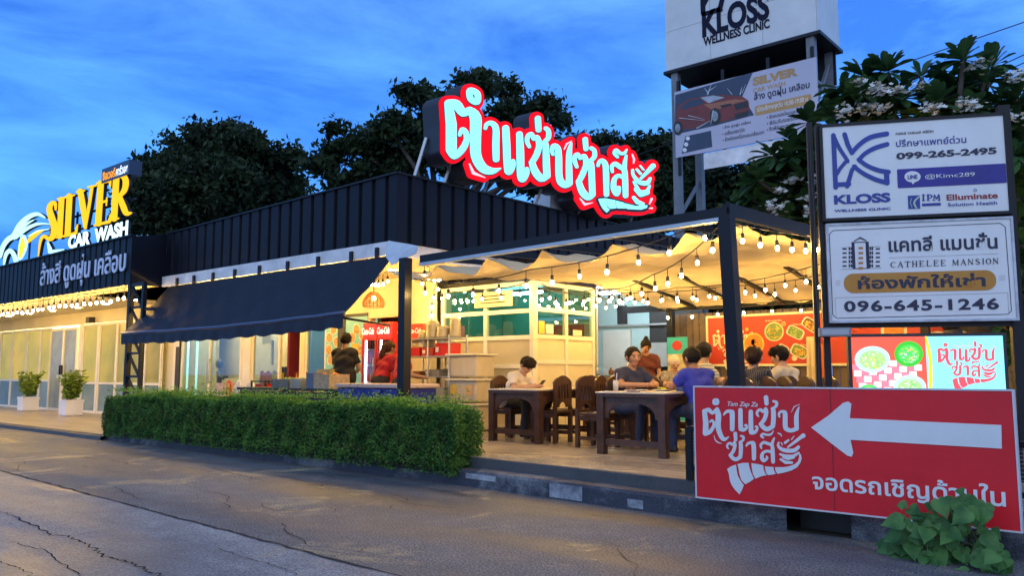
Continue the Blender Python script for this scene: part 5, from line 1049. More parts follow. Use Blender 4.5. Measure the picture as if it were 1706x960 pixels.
for sy in (-1, 1):
    b = MB(); b.bar((-0.19, sy * 0.19, 0), (-0.19, sy * 0.19, 0.52), 0.05); b.build('leg', M['wood'], CH)
    b = MB(); b.bar((0.195, sy * 0.19, 0), (0.195, sy * 0.19, 0.425), 0.05); b.build('leg', M['wood'], CH)
for p, q, w_, h_ in (((-0.17, -.19, 0.13), (0.17, -.19, 0.13), .028, .045), ((-0.17, .19, 0.13), (0.17, .19, 0.13), .028, .045), ((-0.17, -.19, 0.39), (0.17, -.19, 0.39), .028, .06), ((-0.17, .19, 0.39), (0.17, .19, 0.39), .028, .06), ((0, -0.176, 0.13), (0, 0.176, 0.13), .028, .045), ((0.195, -0.165, 0.385), (0.195, 0.165, 0.385), .025, .06)):
    b = MB(); b.bar(p, q, w_, h_); b.build('stretcher', M['wood'], CH)
first = [True]
def chair(x, y, rz, label):
    o = CH if first[0] else copy_tree(CH); first[0] = False
    o.location = (x, y, FL); o.rotation_euler = (0, 0, R(rz) + random.uniform(-.05, .05)); o['label'] = label; return o
TB_ = thing('dining_table', 'dark wooden table', 'table', (0, 0, 0), 'dark wooden dining tables')
b = MB(); b.box(-0.49, 0.49, -0.70, 0.70, 0.742, 0.762); b.build('tabletop', M['laminate'], TB_, 0.004)
b = MB(); b.box(-0.48, 0.48, -0.69, 0.69, 0.70, 0.741); b.build('top_edge', M['wood'], TB_)
for sx_ in (-1, 1):
    for sy in (-1, 1): b = MB(); b.bar((sx_ * 0.43, sy * 0.64, 0), (sx_ * 0.43, sy * 0.64, 0.70), 0.095); b.build('leg', M['wood'], TB_)
def apron(P, hw):
    c = [(-hw, 0.44), (-hw, 0.699), (hw, 0.699), (hw, 0.44)] + [((hw - 0.05) * math.cos(math.pi * i / 14), 0.44 + 0.19 * math.sin(math.pi * i / 14) ** 0.7) for i in range(15)]
    shape(P, [c], M['wood'], TB_, 0.0, 0.014, 'arched_apron')
for s_ in (-1, 1): apron(Plane((0, s_ * 0.64, 0), (1, 0, 0)), 0.38); apron(Plane((s_ * 0.43, 0, 0), (0, 1, 0)), 0.59)
for s_ in (-1, 1): b = MB(); b.bar((-0.38, s_ * 0.64, 0.15), (0.38, s_ * 0.64, 0.15), 0.03, 0.075); b.build('stretcher', M['wood'], TB_)
tf = [True]
def table(x, y, label, rz=0):
    o = TB_ if tf[0] else copy_tree(TB_); tf[0] = False; o.location = (x, y, FL); o.rotation_euler = (0, 0, R(rz)); o['label'] = label
table(-7.60, 9.66, 'dark wooden table where the boy in white leans on his phone')
table(-5.28, 9.08, 'dark wooden table with drinks and plates before the man in navy polo')
table(-6.15, 12.3, 'dark table of the white-haired woman far behind the navy polo man')
table(-3.30, 11.0, 'dark table beyond the young man in the cream shirt at the right')
table(-2.55, 9.4, 'empty dark table mostly hidden behind the red arrow board')
T = FL + 0.762
chair(-8.35, 9.75, 0, 'dark slat chair under the boy in the white shirt')
chair(-8.42, 10.35, 0, 'dark slat chair behind the boy at the far end of his table')
chair(-7.23, 9.40, 180, 'dark slat chair on the boy\'s table side with its back turned, nearer the camera')
chair(-7.23, 9.95, 180, 'second dark slat chair beside the boy\'s table, farther from the camera')
chair(-6.26, 9.14, 0, 'empty dark slat chair pulled out between the two front tables')
chair(-6.16, 9.72, 0, 'dark slat chair under the man in the navy polo')
chair(-4.45, 9.0, 180, 'dark slat chair under the man in the bright blue shirt')
chair(-4.42, 9.70, 180, 'empty dark slat chair behind the man in the bright blue shirt')
chair(-6.95, 10.55, 10, 'dark chair at the left behind the navy polo man, nearer of a close pair')
chair(-6.72, 11.0, 25, 'dark chair at the left behind the navy polo man, farther of a close pair')
chair(-7.95, 11.7, 0, 'lone dark chair against the annex counter beside the glass room')
chair(-5.35, 12.4, 180, 'dark chair at the far right side of the white-haired woman\'s table')
chair(-6.95, 11.3, 85, 'dark chair whose rounded back hides the white-haired woman\'s table')
chair(-6.5, 11.2, 80, 'dark chair next to the white-haired woman with its round top showing')
chair(-6.98, 12.45, -10, 'dark chair under the white-haired woman')
chair(-5.64, 11.06, 75, 'dark chair under the man in the dark cap')
chair(-4.14, 9.22, 82, 'dark chair under the woman in the striped dark blouse')
chair(-4.22, 10.22, 176, 'dark chair under the young man in the cream shirt')
for i, (x, y, l) in enumerate(((-3.72, 9.70, 'left end chair of the row at the right post'), (-3.53, 9.92, 'middle chair of the row at the right post'), (-3.34, 10.14, 'right end chair of the row at the right post'))): chair(x, y, 45, 'dark wooden chair, ' + l)
chair(-3.82, 9.36, 60, 'dark chair with rounded back in front of the cream shirted man')

# ---- things on the tables
def tumbler(x, y, h, r, m, label, straw=True):
    t = thing('drinking_glass', label, 'glass', (x, y, T)); b = MB(); b.lathe((x, y, T), [(r * .8, 0.002), (r, h)], 14); b.build('glass', m, t)
    if straw: b = MB(); b.tube([(x, y, T + 0.02), (x + 0.012, y + 0.01, T + h + 0.09)], 0.004, 6); b.build('straw', M['whiteplastic'], t)
icy = pm('iced_water_glass', (0.66, 0.64, 0.58), 0.12, 0.1, 30, alpha=0.75); tea = pm('yellow_tea_glass', (0.62, 0.45, 0.10), 0.15, 0.15, 20)
tumbler(-5.62, 8.62, 0.14, 0.037, icy, 'tall iced glass with white straw nearest the front left table corner')
tumbler(-5.12, 9.45, 0.14, 0.035, tea, 'glass of yellow drink with straw in the middle of the front table')
tumbler(-4.95, 9.35, 0.13, 0.035, tea, 'glass of yellow drink with straw beside the tissue box')
tumbler(-4.86, 9.05, 0.12, 0.035, tea, 'short yellow drink without straw near the blue shirted man', False)
def plate(x, y, r, label, food=None, fm=None):
    t = thing('plate', label, 'plate', (x, y, T)); b = MB(); b.lathe((x, y, T), [(r * .6, 0.002), (r, 0.018), (r * .97, 0.022), (r * .6, 0.008), (0.001, 0.008)], 24); b.build('dish', M['whiteplastic'], t)
    if food:
        b = MB()
        for _ in range(26): a = random.uniform(0, 6.28); q = r * .62 * math.sqrt(random.random()); b.ball((x + q * math.cos(a), y + q * math.sin(a), T + 0.015 + random.uniform(0, .03)), random.uniform(.012, .028), None, .012, 6)
        b.build('food', fm, t)
plate(-5.42, 8.85, 0.11, 'white plate near the navy polo man\'s folded arms')
plate(-5.2, 9.05, 0.13, 'plate heaped with yellow-green vegetables on the front table', True, pm('yellow_greens', (0.45, 0.42, 0.04), 0.5, 0.4, 20))
plate(-5.35, 8.55, 0.09, 'small flat plate at the front edge of the table', True, pm('brown_food', (0.18, 0.06, 0.03), 0.5, 0.4, 20))
t = thing('tissue_box', 'blue and white tissue box on the front table', 'tissue box', (-4.98, 9.2, T)); b = MB(); b.box(-5.07, -4.90, 9.15, 9.27, T, T + 0.09); b.build('box', pm('blue_box', (0.03, 0.10, 0.42), 0.5, 0.1, 5), t, 0.004)
b = MB(); b.add([(-5.03, 9.2, T + .09), (-4.95, 9.18, T + .09), (-4.94, 9.24, T + .09), (-5.02, 9.24, T + .09), (-5.0, 9.2, T + .15), (-4.96, 9.2, T + .13)], [(0, 1, 5, 4), (2, 3, 4, 5), (1, 2, 5), (3, 0, 4)]); b.build('tissue', M['whiteplastic'], t)
t = thing('phone', 'black phone lying at the front table edge', 'phone', (-5.3, 8.42, T)); b = MB(); b.box(-5.36, -5.22, 8.47, 8.54, T + .001, T + .010); b.build('case', M['dark'], t, .003)
t = thing('bottle', 'dark sauce bottle standing by the yellow drinks', 'bottle', (-5.22, 9.55, T)); b = MB(); b.lathe((-5.22, 9.55, T), [(.03, 0), (.032, .13), (.012, .17), (.012, .22)], 12); b.build('body', pm('brown_glass', (.05, .015, .01), .15, .2, 9), t)
t = thing('menu_stand', 'green and white card stand on the table behind the navy polo man', 'card stand', (-6.1, 12.0, T)); b = MB(); b.box(-6.22, -5.98, 11.995, 12.01, T, T + 0.30); c = b.build('card', pm('green_card', (.16, .42, .14), .5, .2, 5), t)
b = MB(); b.box(-6.2, -6.0, 11.988, 11.993, T + .1, T + .17); b.box(-6.2, -6.0, 11.988, 11.993, T + .05, T + .07); b.build('printed_band', M['signwhite'], c)
plate(-6.0, 12.5, 0.12, 'plate of orange food on the white-haired woman\'s table', True, pm('orange_food', (.55, .18, .03), .5, .3, 20))
t = thing('napkin', 'crumpled white napkin by the boy\'s elbow', 'napkin', (-7.9, 9.3, T)); b = MB(); b.grid(lambda u, v: (-7.75 + u * .16, 9.35 + v * .12, T + .004 + .012 * abs(math.sin(u * 7 + v * 5))), 8, 6); b.build('sheet', M['whiteplastic'], t)
t = thing('white_bag', 'white plastic bag on the chair below the boy\'s table', 'bag', (-8.2, 9.35, FL + .46)); b = MB(); b.ball((-8.2, 9.35, FL + .60), .13, .15, .14, 14); b.build('bag', M['whiteplastic'], t)

# ================================================================== red menu banner on the fence, poster stand
BP = Plane((-8.1, 15.40, 0), (1, 0, 0)); MBN = thing('menu_banner', 'wide red menu banner with food pictures on the slat fence', 'banner', (-5, 15.42, 1.5))
ZB_ = zoom(1110, 490, 5.646)
BP.P.x = onY(1180, 560, 15.4).x
z1b, z0b = 2.43, 1.48; wB = 5.2
redb = pm('banner_red', (0.50, 0.035, 0.012), 0.5, 0.1, 1); 
b = MB(); b.pbox(BP, 0, wB, z0b, z1b, -0.02, 0); b.build('sheet', redb, MBN)
b = MB(); b.pbox(BP, -0.04, wB + .04, z1b, z1b + .045, -0.03, 0.012); b.pbox(BP, -.04, wB + .04, z0b - .045, z0b, -.03, .012); b.pbox(BP, -.045, 0, z0b - .045, z1b + .045, -.03, .0125); b.build('frame', pm('pale_yellow_frame', (.75, .68, .42), .5, .05, 3), MBN)
gold2 = pm('cream_print', (.75, .65, .42), .5, .05, 3)
logo_on(BP, logo_box(0.10, z1b - 0.22, 0.92), gold2, MBN, .003)
Ub = lambda pts: upx(BP, ZB_, pts)
def bdish(cx, cy, rx, ry, cols, rot=0.0, rect=False):
    for k, (f, mm) in enumerate(((1, cols[0]), (.84, cols[1]))):
        pts = [(rx * f * (abs(math.cos(t)) ** (.5 if rect else 1)) * (1 if math.cos(t) > 0 else -1), ry * f * (abs(math.sin(t)) ** (.5 if rect else 1)) * (1 if math.sin(t) > 0 else -1)) for t in [2 * math.pi * q / 28 for q in range(28)]]
        shape(BP, [Ub([(cx + x * math.cos(rot) - y * math.sin(rot), cy + x * math.sin(rot) + y * math.cos(rot)) for x, y in pts])], mm, MBN, .003 + .002 * k, .0008, 'food_plate')
    for j, mm in enumerate(cols[2:]):
        st = []
        for _ in range(14):
            a = random.uniform(0, 6.28); q = .7 * math.sqrt(random.random()); x, y = rx * q * math.cos(a), ry * q * math.sin(a); x, y = cx + x * math.cos(rot) - y * math.sin(rot), cy + x * math.sin(rot) + y * math.cos(rot); t_ = random.uniform(0, 3)
            st.append([(x, y, 10), (x + 16 * math.cos(t_), y + 12 * math.sin(t_), 8)])
        shape(BP, [Ub(c) for c in outlines(st, 3)], mm, MBN, .008 + .002 * j, .0008, 'food_bits')
gG, gY, gO, gW, gN = (pm(n, c, .5, .25, 12) for n, c in (('print_green', (.16, .26, .05)), ('print_yellow', (.72, .45, .04)), ('print_orange', (.62, .22, .02)), ('print_ivory', (.72, .66, .50)), ('print_brown', (.16, .06, .02))))
bdish(822, 470, 100, 105, [gY, gO, gY, gO]); bdish(822, 455, 28, 36, [gN, gG]); bdish(1015, 355, 92, 92, [pm('print_pale_green', (.5, .55, .25), .5, .1, 9), gG, gO, gY])
bdish(1215, 362, 84, 52, [gW, gG, pm('print_light_green', (.35, .45, .12), .5, .2, 9)], .45, True); bdish(1358, 290, 86, 52, [gW, gN, gO, gY], .6, True); bdish(1252, 540, 84, 58, [gW, gG, gO, gY], .45, True); bdish(1085, 545, 60, 70, [gW, gG, gO], .5, True)
bdish(1207, 603, 28, 28, [gY, gW]); bdish(758, 333, 18, 18, [gO, gY]); bdish(1105, 280, 20, 20, [gW, gO])
for s, bl, tr in (('ตำไทยไข่เค็ม', (930, 262), (1085, 238)), ('ยำวุ้นเส้น', (1190, 300), (1282, 275)), ('ตำซั่ว', (1048, 500), (1120, 475)), ('ยำรวม', (1262, 492), (1325, 465))): 
    a = BP.uv(*ZB_(*bl)); c = BP.uv(*ZB_(*tr)); text(BP, s, a[0], c[0], a[1], a[1] + abs(c[1] - a[1]), gold2, MBN, w=.003, bold=.01)
for u in (3.6, 4.3, 4.9):
    shape(BP, [circ(u, 2.05 - .25 * (u == 4.3), .22)], gW, MBN, .003, .0008, 'food_plate'); shape(BP, [circ(u, 2.05 - .25 * (u == 4.3), .17)], gO, MBN, .006, .0008, 'food')
text(BP, 'เมนู', 3.3, 3.75, 1.6, 1.78, gold2, MBN, w=.003, bold=.02)
AP = thing('apron', 'cream apron hanging beside an orange one at the right end of the banner', 'apron', (-5.3, 15.2, 1.0)); q = BP.uv(*ZB_(1340, 395)); q1 = BP.uv(*ZB_(1440, 690))
b = MB(); b.grid(lambda u, v: BP.pt(q[0] + (q1[0] - q[0]) * (u * (1 + .25 * v) - .12 * v), q[1] - .02 - v * .95, .10 + .03 * math.sin(u * 14) * (0.3 + v)), 24, 10); o = b.build('cloth', pm('cream_apron', (.68, .56, .33), .8, .08, 2), AP); o.modifiers.new('t', 'SOLIDIFY').thickness = .01
AP2 = thing('orange_cloth', 'bright orange cloth hanging next to the cream apron', 'cloth', (-5.2, 15.2, 1.0)); q = BP.uv(*ZB_(1440, 470))
b = MB(); b.grid(lambda u, v: BP.pt(q[0] + .02 + .13 * u, q[1] - v * .8, .06 + .015 * math.sin(u * 9)), 8, 6); o = b.build('cloth', pm('orange_cloth', (.75, .14, .01), .7, .1, 2), AP2); o.modifiers.new('t', 'SOLIDIFY').thickness = .01
PP = Plane((onY(1112, 600, 14.6).x, 14.6, 0), (1, -.1, 0)); PO = thing('poster_stand', 'turquoise roll-up poster with food photos standing by the fence', 'poster', (-7.9, 14.6, FL))
b = MB(); b.pbox(PP, 0, .48, FL + .05, 2.02, -.01, 0); b.build('sheet', pm('turquoise_print', (.05, .50, .55), .5, .1, 2), PO); b = MB(); b.pbox(PP, -.02, .5, FL, FL + .05, -.12, .12); b.build('base', M['steel'], PO)
shape(PP, [circ(.24, 1.85, .12, .1)], pm('print_red', (.55, .05, .04), .5, .1, 5), PO, .003, .001, 'printed_bowl')
b = MB(); b.pbox(PP, .01, .47, 1.28, 1.68, .001, .003); b.build('printed_panel', pm('print_pale_yellow', (.55, .62, .30), .5, .3, 14, col2=(.75, .55, .3)), PO); b = MB(); b.pbox(PP, .01, .47, .6, 1.27, .001, .003); b.build('printed_food', pm('print_food', (.55, .20, .05), .5, .5, 22, col2=(.7, .6, .3)), PO)

# ================================================================== kitchen front: posters, fridges, chest, racks
def px_box(p0, p1, Y): a = onY(*p0, Y); c = onY(*p1, Y); return a.x, c.x
DP = thing('dish_poster', 'pale blue panel printed with round dish photos behind the cook', 'poster', (-14.2, WY - .04, FL))
PD = Plane((wx(545), WY - 0.02, 0), (1, 0, 0))
for (a, c, zt, pts) in ((wx(543.5), wx(563.5), 2.40, ((556, 549), (549, 563), (561, 570), (548, 583), (551, 600))), (wx(576), wx(612), 2.47, ((594, 549), (604, 558), (587, 563), (600, 584), (595, 601), (603, 614), (589, 580)))):
    b = MB(); b.box(a, c, WY - .02, WY + .03, FL, zt); b.build('panel', pm('pale_blue_print', (.20, .52, .66), .4, .1, 1), DP)
    for (px, py) in pts:
        cu, cv = PD.uv(px, py); 
        if py == 580: b = MB(); b.pbox(PD, cu - .07, cu + .2, cv - .0, cv + .09, .001, .004); b.build('printed_label', gY, DP); continue
        shape(PD, [circ(cu, cv, .115, .115)], gW, DP, .003, .001, 'plate_print'); shape(PD, [circ(cu, cv, .095, .095)], pm('print_salad', (.60, .24, .06), .5, .5, 25, col2=(.7, .45, .15)), DP, .006, .001, 'food_print')
b = MB(); b.box(wx(563.5), wx(576), WY - .03, WY + .05, FL, 2.5); b.box(wx(571), wx(612.5), WY - .03, WY + .05, 2.475, 2.54); b.build('dark_frame', M['dark'], DP)
FR = thing('drink_fridge', 'red glass-door drinks fridge', 'fridge', (0, 0, 0), 'red drinks fridges'); FPn = Plane((-.34, -.33, 0), (1, 0, 0))
b = MB(); b.box(-.34, -.31, -.3, .32, 0, 2.0); b.box(.31, .34, -.3, .32, 0, 2.0); b.box(-.31, .31, .29, .32, 0, 2.0); b.box(-.31, .31, -.3, .29, 1.96, 2.0); b.box(-.31, .31, -.3, .29, 0, .16); b.build('cabinet', M['redplastic'], FR)
b = MB(); b.box(-.31, .31, -.31, -.28, 1.70, 1.96); b.build('header', lamp('fridge_header', (.75, .05, .05), .7), FR)
text(FPn, 'Coca-Cola', .06, .62, 1.76, 1.90, lamp('fridge_script', (1, .85, .85), 1.0), FR, w=.03, shear=.35, bold=.02)
b = MB(); frame_rect(b, -.33, .33, .14, 1.69, -.335, .045, .03); d = b.build('door', M['redplastic'], FR); b = MB(); b.box(-.285, .285, -.325, -.32, .19, 1.64); b.build('pane', M['glass'], d); b = MB(); b.tube([(.27, -.36, .8), (.27, -.36, 1.3)], .012, 6); b.build('handle', M['steel'], d)
b = MB(); b.box(-.30, .30, .24, .285, .17, 1.95); b.build('lit_back', lamp('fridge_back', (.62, .95, .88), .9), FR)
b = MB(); b.tube([(-.285, -.24, .25), (-.285, -.24, 1.65)], .02, 6); b.build('tube_lamp', lamp('fridge_tube', (.9, 1, .98), 12), FR)
for zz in (.45, .80, 1.14, 1.46): 
    b = MB(); b.box(-.30, .30, -.22, .23, zz, zz + .012); b.build('shelf', M['steel'], FR)
    for i in range(6):
        b = MB(); x = -.24 + .095 * i; b.lathe((x, -.12, zz + .012), [(.032, 0), (.032, .14), (.012, .19), (.012, .24)], 8); b.build('bottle', (pm('dark_cola', (.03, .008, .006), .15, .2, 9), pm('green_bottle', (.10, .40, .08), .15, .2, 9), pm('orange_bottle', (.6, .2, .02), .15, .2, 9), pm('red_bottle', (.5, .03, .02), .2, .2, 9))[(i // 2 + int(zz * 3)) % 4], FR)
FR.location = (wx(627.5), WY + .12, FL); FR.scale = (.66, 1, 1); FR['label'] = 'left red drinks fridge beside the blue dish poster, mostly pale inside'; F2 = copy_tree(FR); F2.location = (wx(653), WY + .12, FL); F2['label'] = 'right red drinks fridge with lit bottles behind the two women'
CB = thing('ice_chest', 'large deep blue insulated chest with pale lid behind the hedge', 'chest', (-10.2, 8.75, FL)); b = MB(); b.box(-11.05, -9.35, 8.5, 9.15, FL + .05, 1.06); b.box(-11.06, -9.34, 8.49, 9.16, .72, .76); b.build('body', pm('blue_chest', (.02, .03, .26), .3, .15, 2), CB, .03)
b = MB(); b.box(-11.09, -9.31, 8.46, 9.19, 1.063, 1.13); b.build('lid', pm('chest_lid', (.55, .42, .38), .4, .1, 2), CB, .02)
for x in (-10.7, -10.0): b = MB(); b.box(x - .08, x + .08, 8.455, 8.458 + .02, .98, 1.04); b.build('latch', pm('blue_latch', (.05, .07, .35), .3, .1, 3), CB)
KT = thing('prep_table', 'black kitchen table loaded with trays behind the hedge', 'table', (-12.5, 8.9, FL)); b = MB(); b.box(-14.3, -11.2, 8.6, 9.25, .98, 1.03); b.build('top', M['dark'], KT)
for x in (-14.2, -12.7, -11.3):
    for y in (8.65, 9.2): b = MB(); b.bar((x, y, FL), (x, y, .98), .05); b.build('leg', M['dark'], KT)
b = MB(); b.box(-14.2, -11.3, 8.66, 8.69, .55, .97); b.build('skirt', pm('dark_skirt', (.03, .03, .045), .6, .2, 4), KT)
def tray(x0, x1, y0, y1, z0, h, m, label, cat='tray', cm=None):
    t = thing('tray' if cat == 'tray' else cat.replace(' ', '_'), label, cat, ((x0 + x1) / 2, (y0 + y1) / 2, z0)); b = MB(); e = .015
    b.box(x0, x1, y0, y0 + e, z0, z0 + h); b.box(x0, x1, y1 - e, y1, z0, z0 + h); b.box(x0, x0 + e, y0 + e, y1 - e, z0, z0 + h); b.box(x1 - e, x1, y0 + e, y1 - e, z0, z0 + h); b.box(x0 + e, x1 - e, y0 + e, y1 - e, z0, z0 + .012); b.build('body', m, t)
    if cm:
        b = MB()
        for _ in range(30): b.ball((random.uniform(x0 + .05, x1 - .05), random.uniform(y0 + .05, y1 - .05), z0 + h * random.uniform(.5, 1.0)), random.uniform(.025, .05), None, None, 6)
        b.build('contents', cm, t)
clr = pm('clear_plastic_tub', (.48, .47, .42), .2, .1, 5, alpha=.7)
def kx(p): return onY(p, 640, 8.9).x
grey_tub = pm('smoky_tub', (.22, .21, .19), .25, .2, 9, alpha=.8)
tray(kx(466), kx(493), 8.72, 9.15, 1.03, .16, grey_tub, 'smoky clear tub of greens at the left end of the kitchen table', cm=gG); tray(kx(494), kx(513), 8.75, 9.15, 1.03, .17, clr, 'clear tub of pale vegetables beside the smoky tub', cm=pm('pale_veg', (.45, .5, .3), .6, .4, 20))
tray(kx(508), kx(530), 9.16, 9.4, 1.03, .34, pm('yellow_tray', (.68, .48, .16), .4, .1, 5), 'yellow tray of greens raised behind the tubs', cm=gG)
tray(kx(527), kx(540), 8.68, 9.1, 1.03, .27, pm('grey_blue_crate', (.12, .17, .27), .5, .1, 5), 'grey-blue crate in the middle of the kitchen table')
tray(kx(541), kx(567), 8.66, 9.1, 1.03, .25, pm('wire_basket', (.55, .42, .26), .4, .35, 26, alpha=.9), 'woven pale basket beside the blue chest', cat='basket', cm=gO)
for i, (p, m_, l_) in enumerate(((471, gO, 'orange sauce bottle behind the smoky tub'), (488, gW, 'ivory bottle behind the smoky tub'), (502, M['redplastic'], 'red-capped bottle behind the clear tub'))):
    t = thing('bottle', l_, 'bottle', (kx(p), 9.2, 1.03)); b = MB(); b.lathe((kx(p), 9.2, 1.03), [(.035, 0), (.035, .16), (.014, .21), (.014, .26)], 10); b.build('body', m_, t); b = MB(); b.lathe((kx(p), 9.2, 1.291), [(.018, 0), (.016, .03)], 10); b.build('cap', M['redplastic'], t)
def stool(x, y, c, label, s=1.0):
    t = thing('plastic_chair', label, 'plastic chair', (x, y, FL)); b = MB()
    b.grid(lambda u, v: (x + (u - .5) * .36 * math.cos((v - .3) * 1.1) * s, y - .12 + .05 * math.cos((u - .5) * 3), FL + .42 + (v ** .8) * .42 * (1 - 1.3 * (u - .5) ** 2)), 12, 10); o = b.build('backrest', c, t); o.modifiers.new('t', 'SOLIDIFY').thickness = .015
    b = MB(); b.box(x - .18, x + .18, y - .12, y + .22, FL + .40, FL + .42); b.build('seat', c, t, .01)
    for dx in (-.15, .15):
        for dy in (-.09, .19): b = MB(); b.bar((x + dx * 1.15, y + dy * 1.15, FL), (x + dx, y + dy, FL + .4), .035); b.build('leg', c, t)
stool(onY(403, 640, 9.6).x, 9.6, M['whiteplastic'], 'white plastic chair left of a pair below the shop window'); stool(onY(424, 640, 9.6).x, 9.6, M['whiteplastic'], 'white plastic chair right of a pair below the shop window'); stool(onY(387, 640, 9.9).x, 9.9, M['redplastic'], 'red plastic chair next to the white pair')
tray(onY(374, 640, 9.8).x - .2, onY(374, 640, 9.8).x + .2, 9.7, 10.0, FL + .02, .75, pm('patterned_box', (.55, .25, .2), .5, .5, 18, col2=(.7, .6, .5)), 'tall red and white patterned box left of the plastic chairs', cat='box')
t = thing('trolley', 'small black metal trolley by the plastic chairs', 'trolley', (onY(445, 640, 9.5).x, 9.5, FL)); x = onY(445, 640, 9.5).x; b = MB()
for dx in (-.25, .25):
    for dy in (-.2, .2): b.bar((x + dx, 9.5 + dy, FL), (x + dx, 9.5 + dy, 1.15), .03)
b.build('frame', M['black'], t)
for zz in (.6, .95, 1.12): b = MB(); b.box(x - .25, x + .25, 9.3, 9.7, zz, zz + .025); b.build('shelf', M['steel'] if zz != 1.12 else M['dark'], t)
tray(x - .2, x + .2, 9.35, 9.6, .98, .1, M['redplastic'], 'red tray on the small black trolley')
tray(x - .18, x + .2, 9.4, 9.65, .63, .28, pm('blue_bin', (.05, .14, .33), .5, .1, 4), 'blue bin on the lower trolley shelf', cat='bin')
# bottles in the shop window, poster in it, machines inside
t = thing('snack_shelf', 'row of pink and yellow packets standing in the shop window', 'snack packets', (-17.2, WY + .3, .9)); 
b = MB(); b.box(wx(419) + .05, wx(466) - .1, WY + .15, WY + .4, .93, .98); b.build('board', M['white'], t)
for i in range(11): b = MB(); x = wx(421) + .085 * i; b.box(x, x + .07, WY + .2, WY + .26, .985, 1.35 - .04 * (i % 3)); b.build('packet', (pm('pink_packet', (.70, .22, .18), .4, .3, 14), pm('yellow_packet', (.70, .50, .06), .4, .3, 14))[i > 5], t)
t = thing('window_poster', 'plain cream sheet stuck in the shop window', 'poster', (wx(440), WY + .12, 2)); b = MB(); b.box(wx(432), wx(445), WY + .07, WY + .08, 1.98, 2.36); b.build('sheet', pm('cream_paper', (.72, .58, .33), .6, .05, 3), t)
t = thing('wall_poster', 'dark photo poster with red marks behind the glass door', 'poster', (-18.6, WY + 2.9, 2)); b = MB(); b.box(-20.6, -18.2, WY + 3.05, WY + 3.08, 1.3, 2.5); b.build('sheet', pm('dark_photo', (.06, .06, .07), .3, .6, 2), t); b = MB(); b.box(-20.3, -20.0, WY + 3.03, WY + 3.045, 1.7, 2.4); b.build('red_mark', pm('print_red2', (.6, .08, .06), .5, .2, 6), t)
t = thing('mannequin', 'small dark figure statuette with outstretched arm inside the glass door', 'statuette', (wx(364), WY + .9, FL)); x = onY(366, 620, WY + .9).x; b = MB(); b.tube([(x, WY + .9, .4), (x, WY + .9, 1.0), (x - .02, WY + .9, 1.35)], [.09, .06, .09], 10); b.ball((x - .02, WY + .9, 1.55), .11, .11, .13); b.tube([(x, WY + .9, 1.25), (x + .3, WY + .85, 1.15)], [.05, .03], 8); b.tube([(x + .15, WY + .85, 1.2), (x + .5, WY + .83, 1.2)], .035, 6); b.build('figure', M['dark'], t)
t = thing('coffee_machine', 'black coffee machine with white mugs in the dark doorway', 'machine', (wx(484), WY + .8, 1.0)); x = onY(484, 620, WY + .8).x; b = MB(); b.box(x - .5, x + .45, WY + .6, WY + 1.0, FL, 1.02); b.build('cabinet', M['dark'], t); b = MB(); b.box(x - .3, x + .3, WY + .65, WY + .95, 1.02, 1.45); b.build('body', pm('black_gloss', (.02, .02, .025), .2, .2, 5), t)
for i in range(3): b = MB(); b.lathe((x - .25 + .2 * i, WY + .62, 1.02), [(.03, 0), (.04, .09)], 10); b.build('mug', M['whiteplastic'], t)
b = MB(); b.box(x - .42, x - .35, WY + .5, WY + .55, 1.5, 2.1); b.build('white_strip', M['signwhite'], t)
t = thing('kitchen_plant', 'bright green leafy stems behind the kitchen window', 'plant', (wx(526), WY + .3, 1.05)); b = MB()
for _ in range(60): x, y, z = random.gauss(wx(525), .12), WY + .35 + random.gauss(0, .06), 1.1 + abs(random.gauss(.15, .18)); b.add([(x, y, z), (x + .06, y, z + .03), (x + .1, y + .02, z), (x + .05, y, z - .03)], [(0, 1, 2, 3)])
b.build('leaves', leafmat('bright_leaf', (.12, .30, .06), (.35, .55, .15)), t)
# steel rack
SR = thing('steel_rack', 'steel shelf rack loaded with red boxes beside the glass room', 'rack', (-10.7, 10.3, FL)); x0, x1 = -11.15, -10.02
b = MB()
for x in (x0, -10.55, x1):
    for y in (10.1, 10.55): b.tube([(x, y, FL), (x, y, 1.98)], .018, 6)
b.build('upright', M['steel'], SR)
for zz in (.55, .82, 1.22, 1.58, 1.90): b = MB(); b.box(x0, x1, 10.08, 10.57, zz, zz + .025); b.build('shelf', M['steel'], SR)
def pot(x, y, z, n, r, label, tilt=0):
    t = thing('steel_pots', label, 'pots', (x, y, z)); b = MB()
    b.lathe((x, y, z), [(r, 0)] + [(r * (1.0 - .012 * i) + (.012 if i % 2 else 0), .035 * i) for i in range(1, n)] + [(r * .7, .035 * n), (.01, .035 * n + .02)], 16); b.build('stack', pm('polished_pot_steel', (.42, .37, .26), .5, .2, 6, metal=.6), t)
pot(-10.63, 10.3, 1.926, 9, .13, 'tallest upturned stack of steel pots on the rack, left'); pot(-10.36, 10.3, 1.926, 6, .12, 'middle shorter stack of steel pots on the rack'); pot(-10.12, 10.35, 1.926, 10, .10, 'tall narrow stack of steel pots at the right rack end'); pot(-10.9, 10.3, 1.926, 4, .08, 'small steel pot stack at the left of the rack')
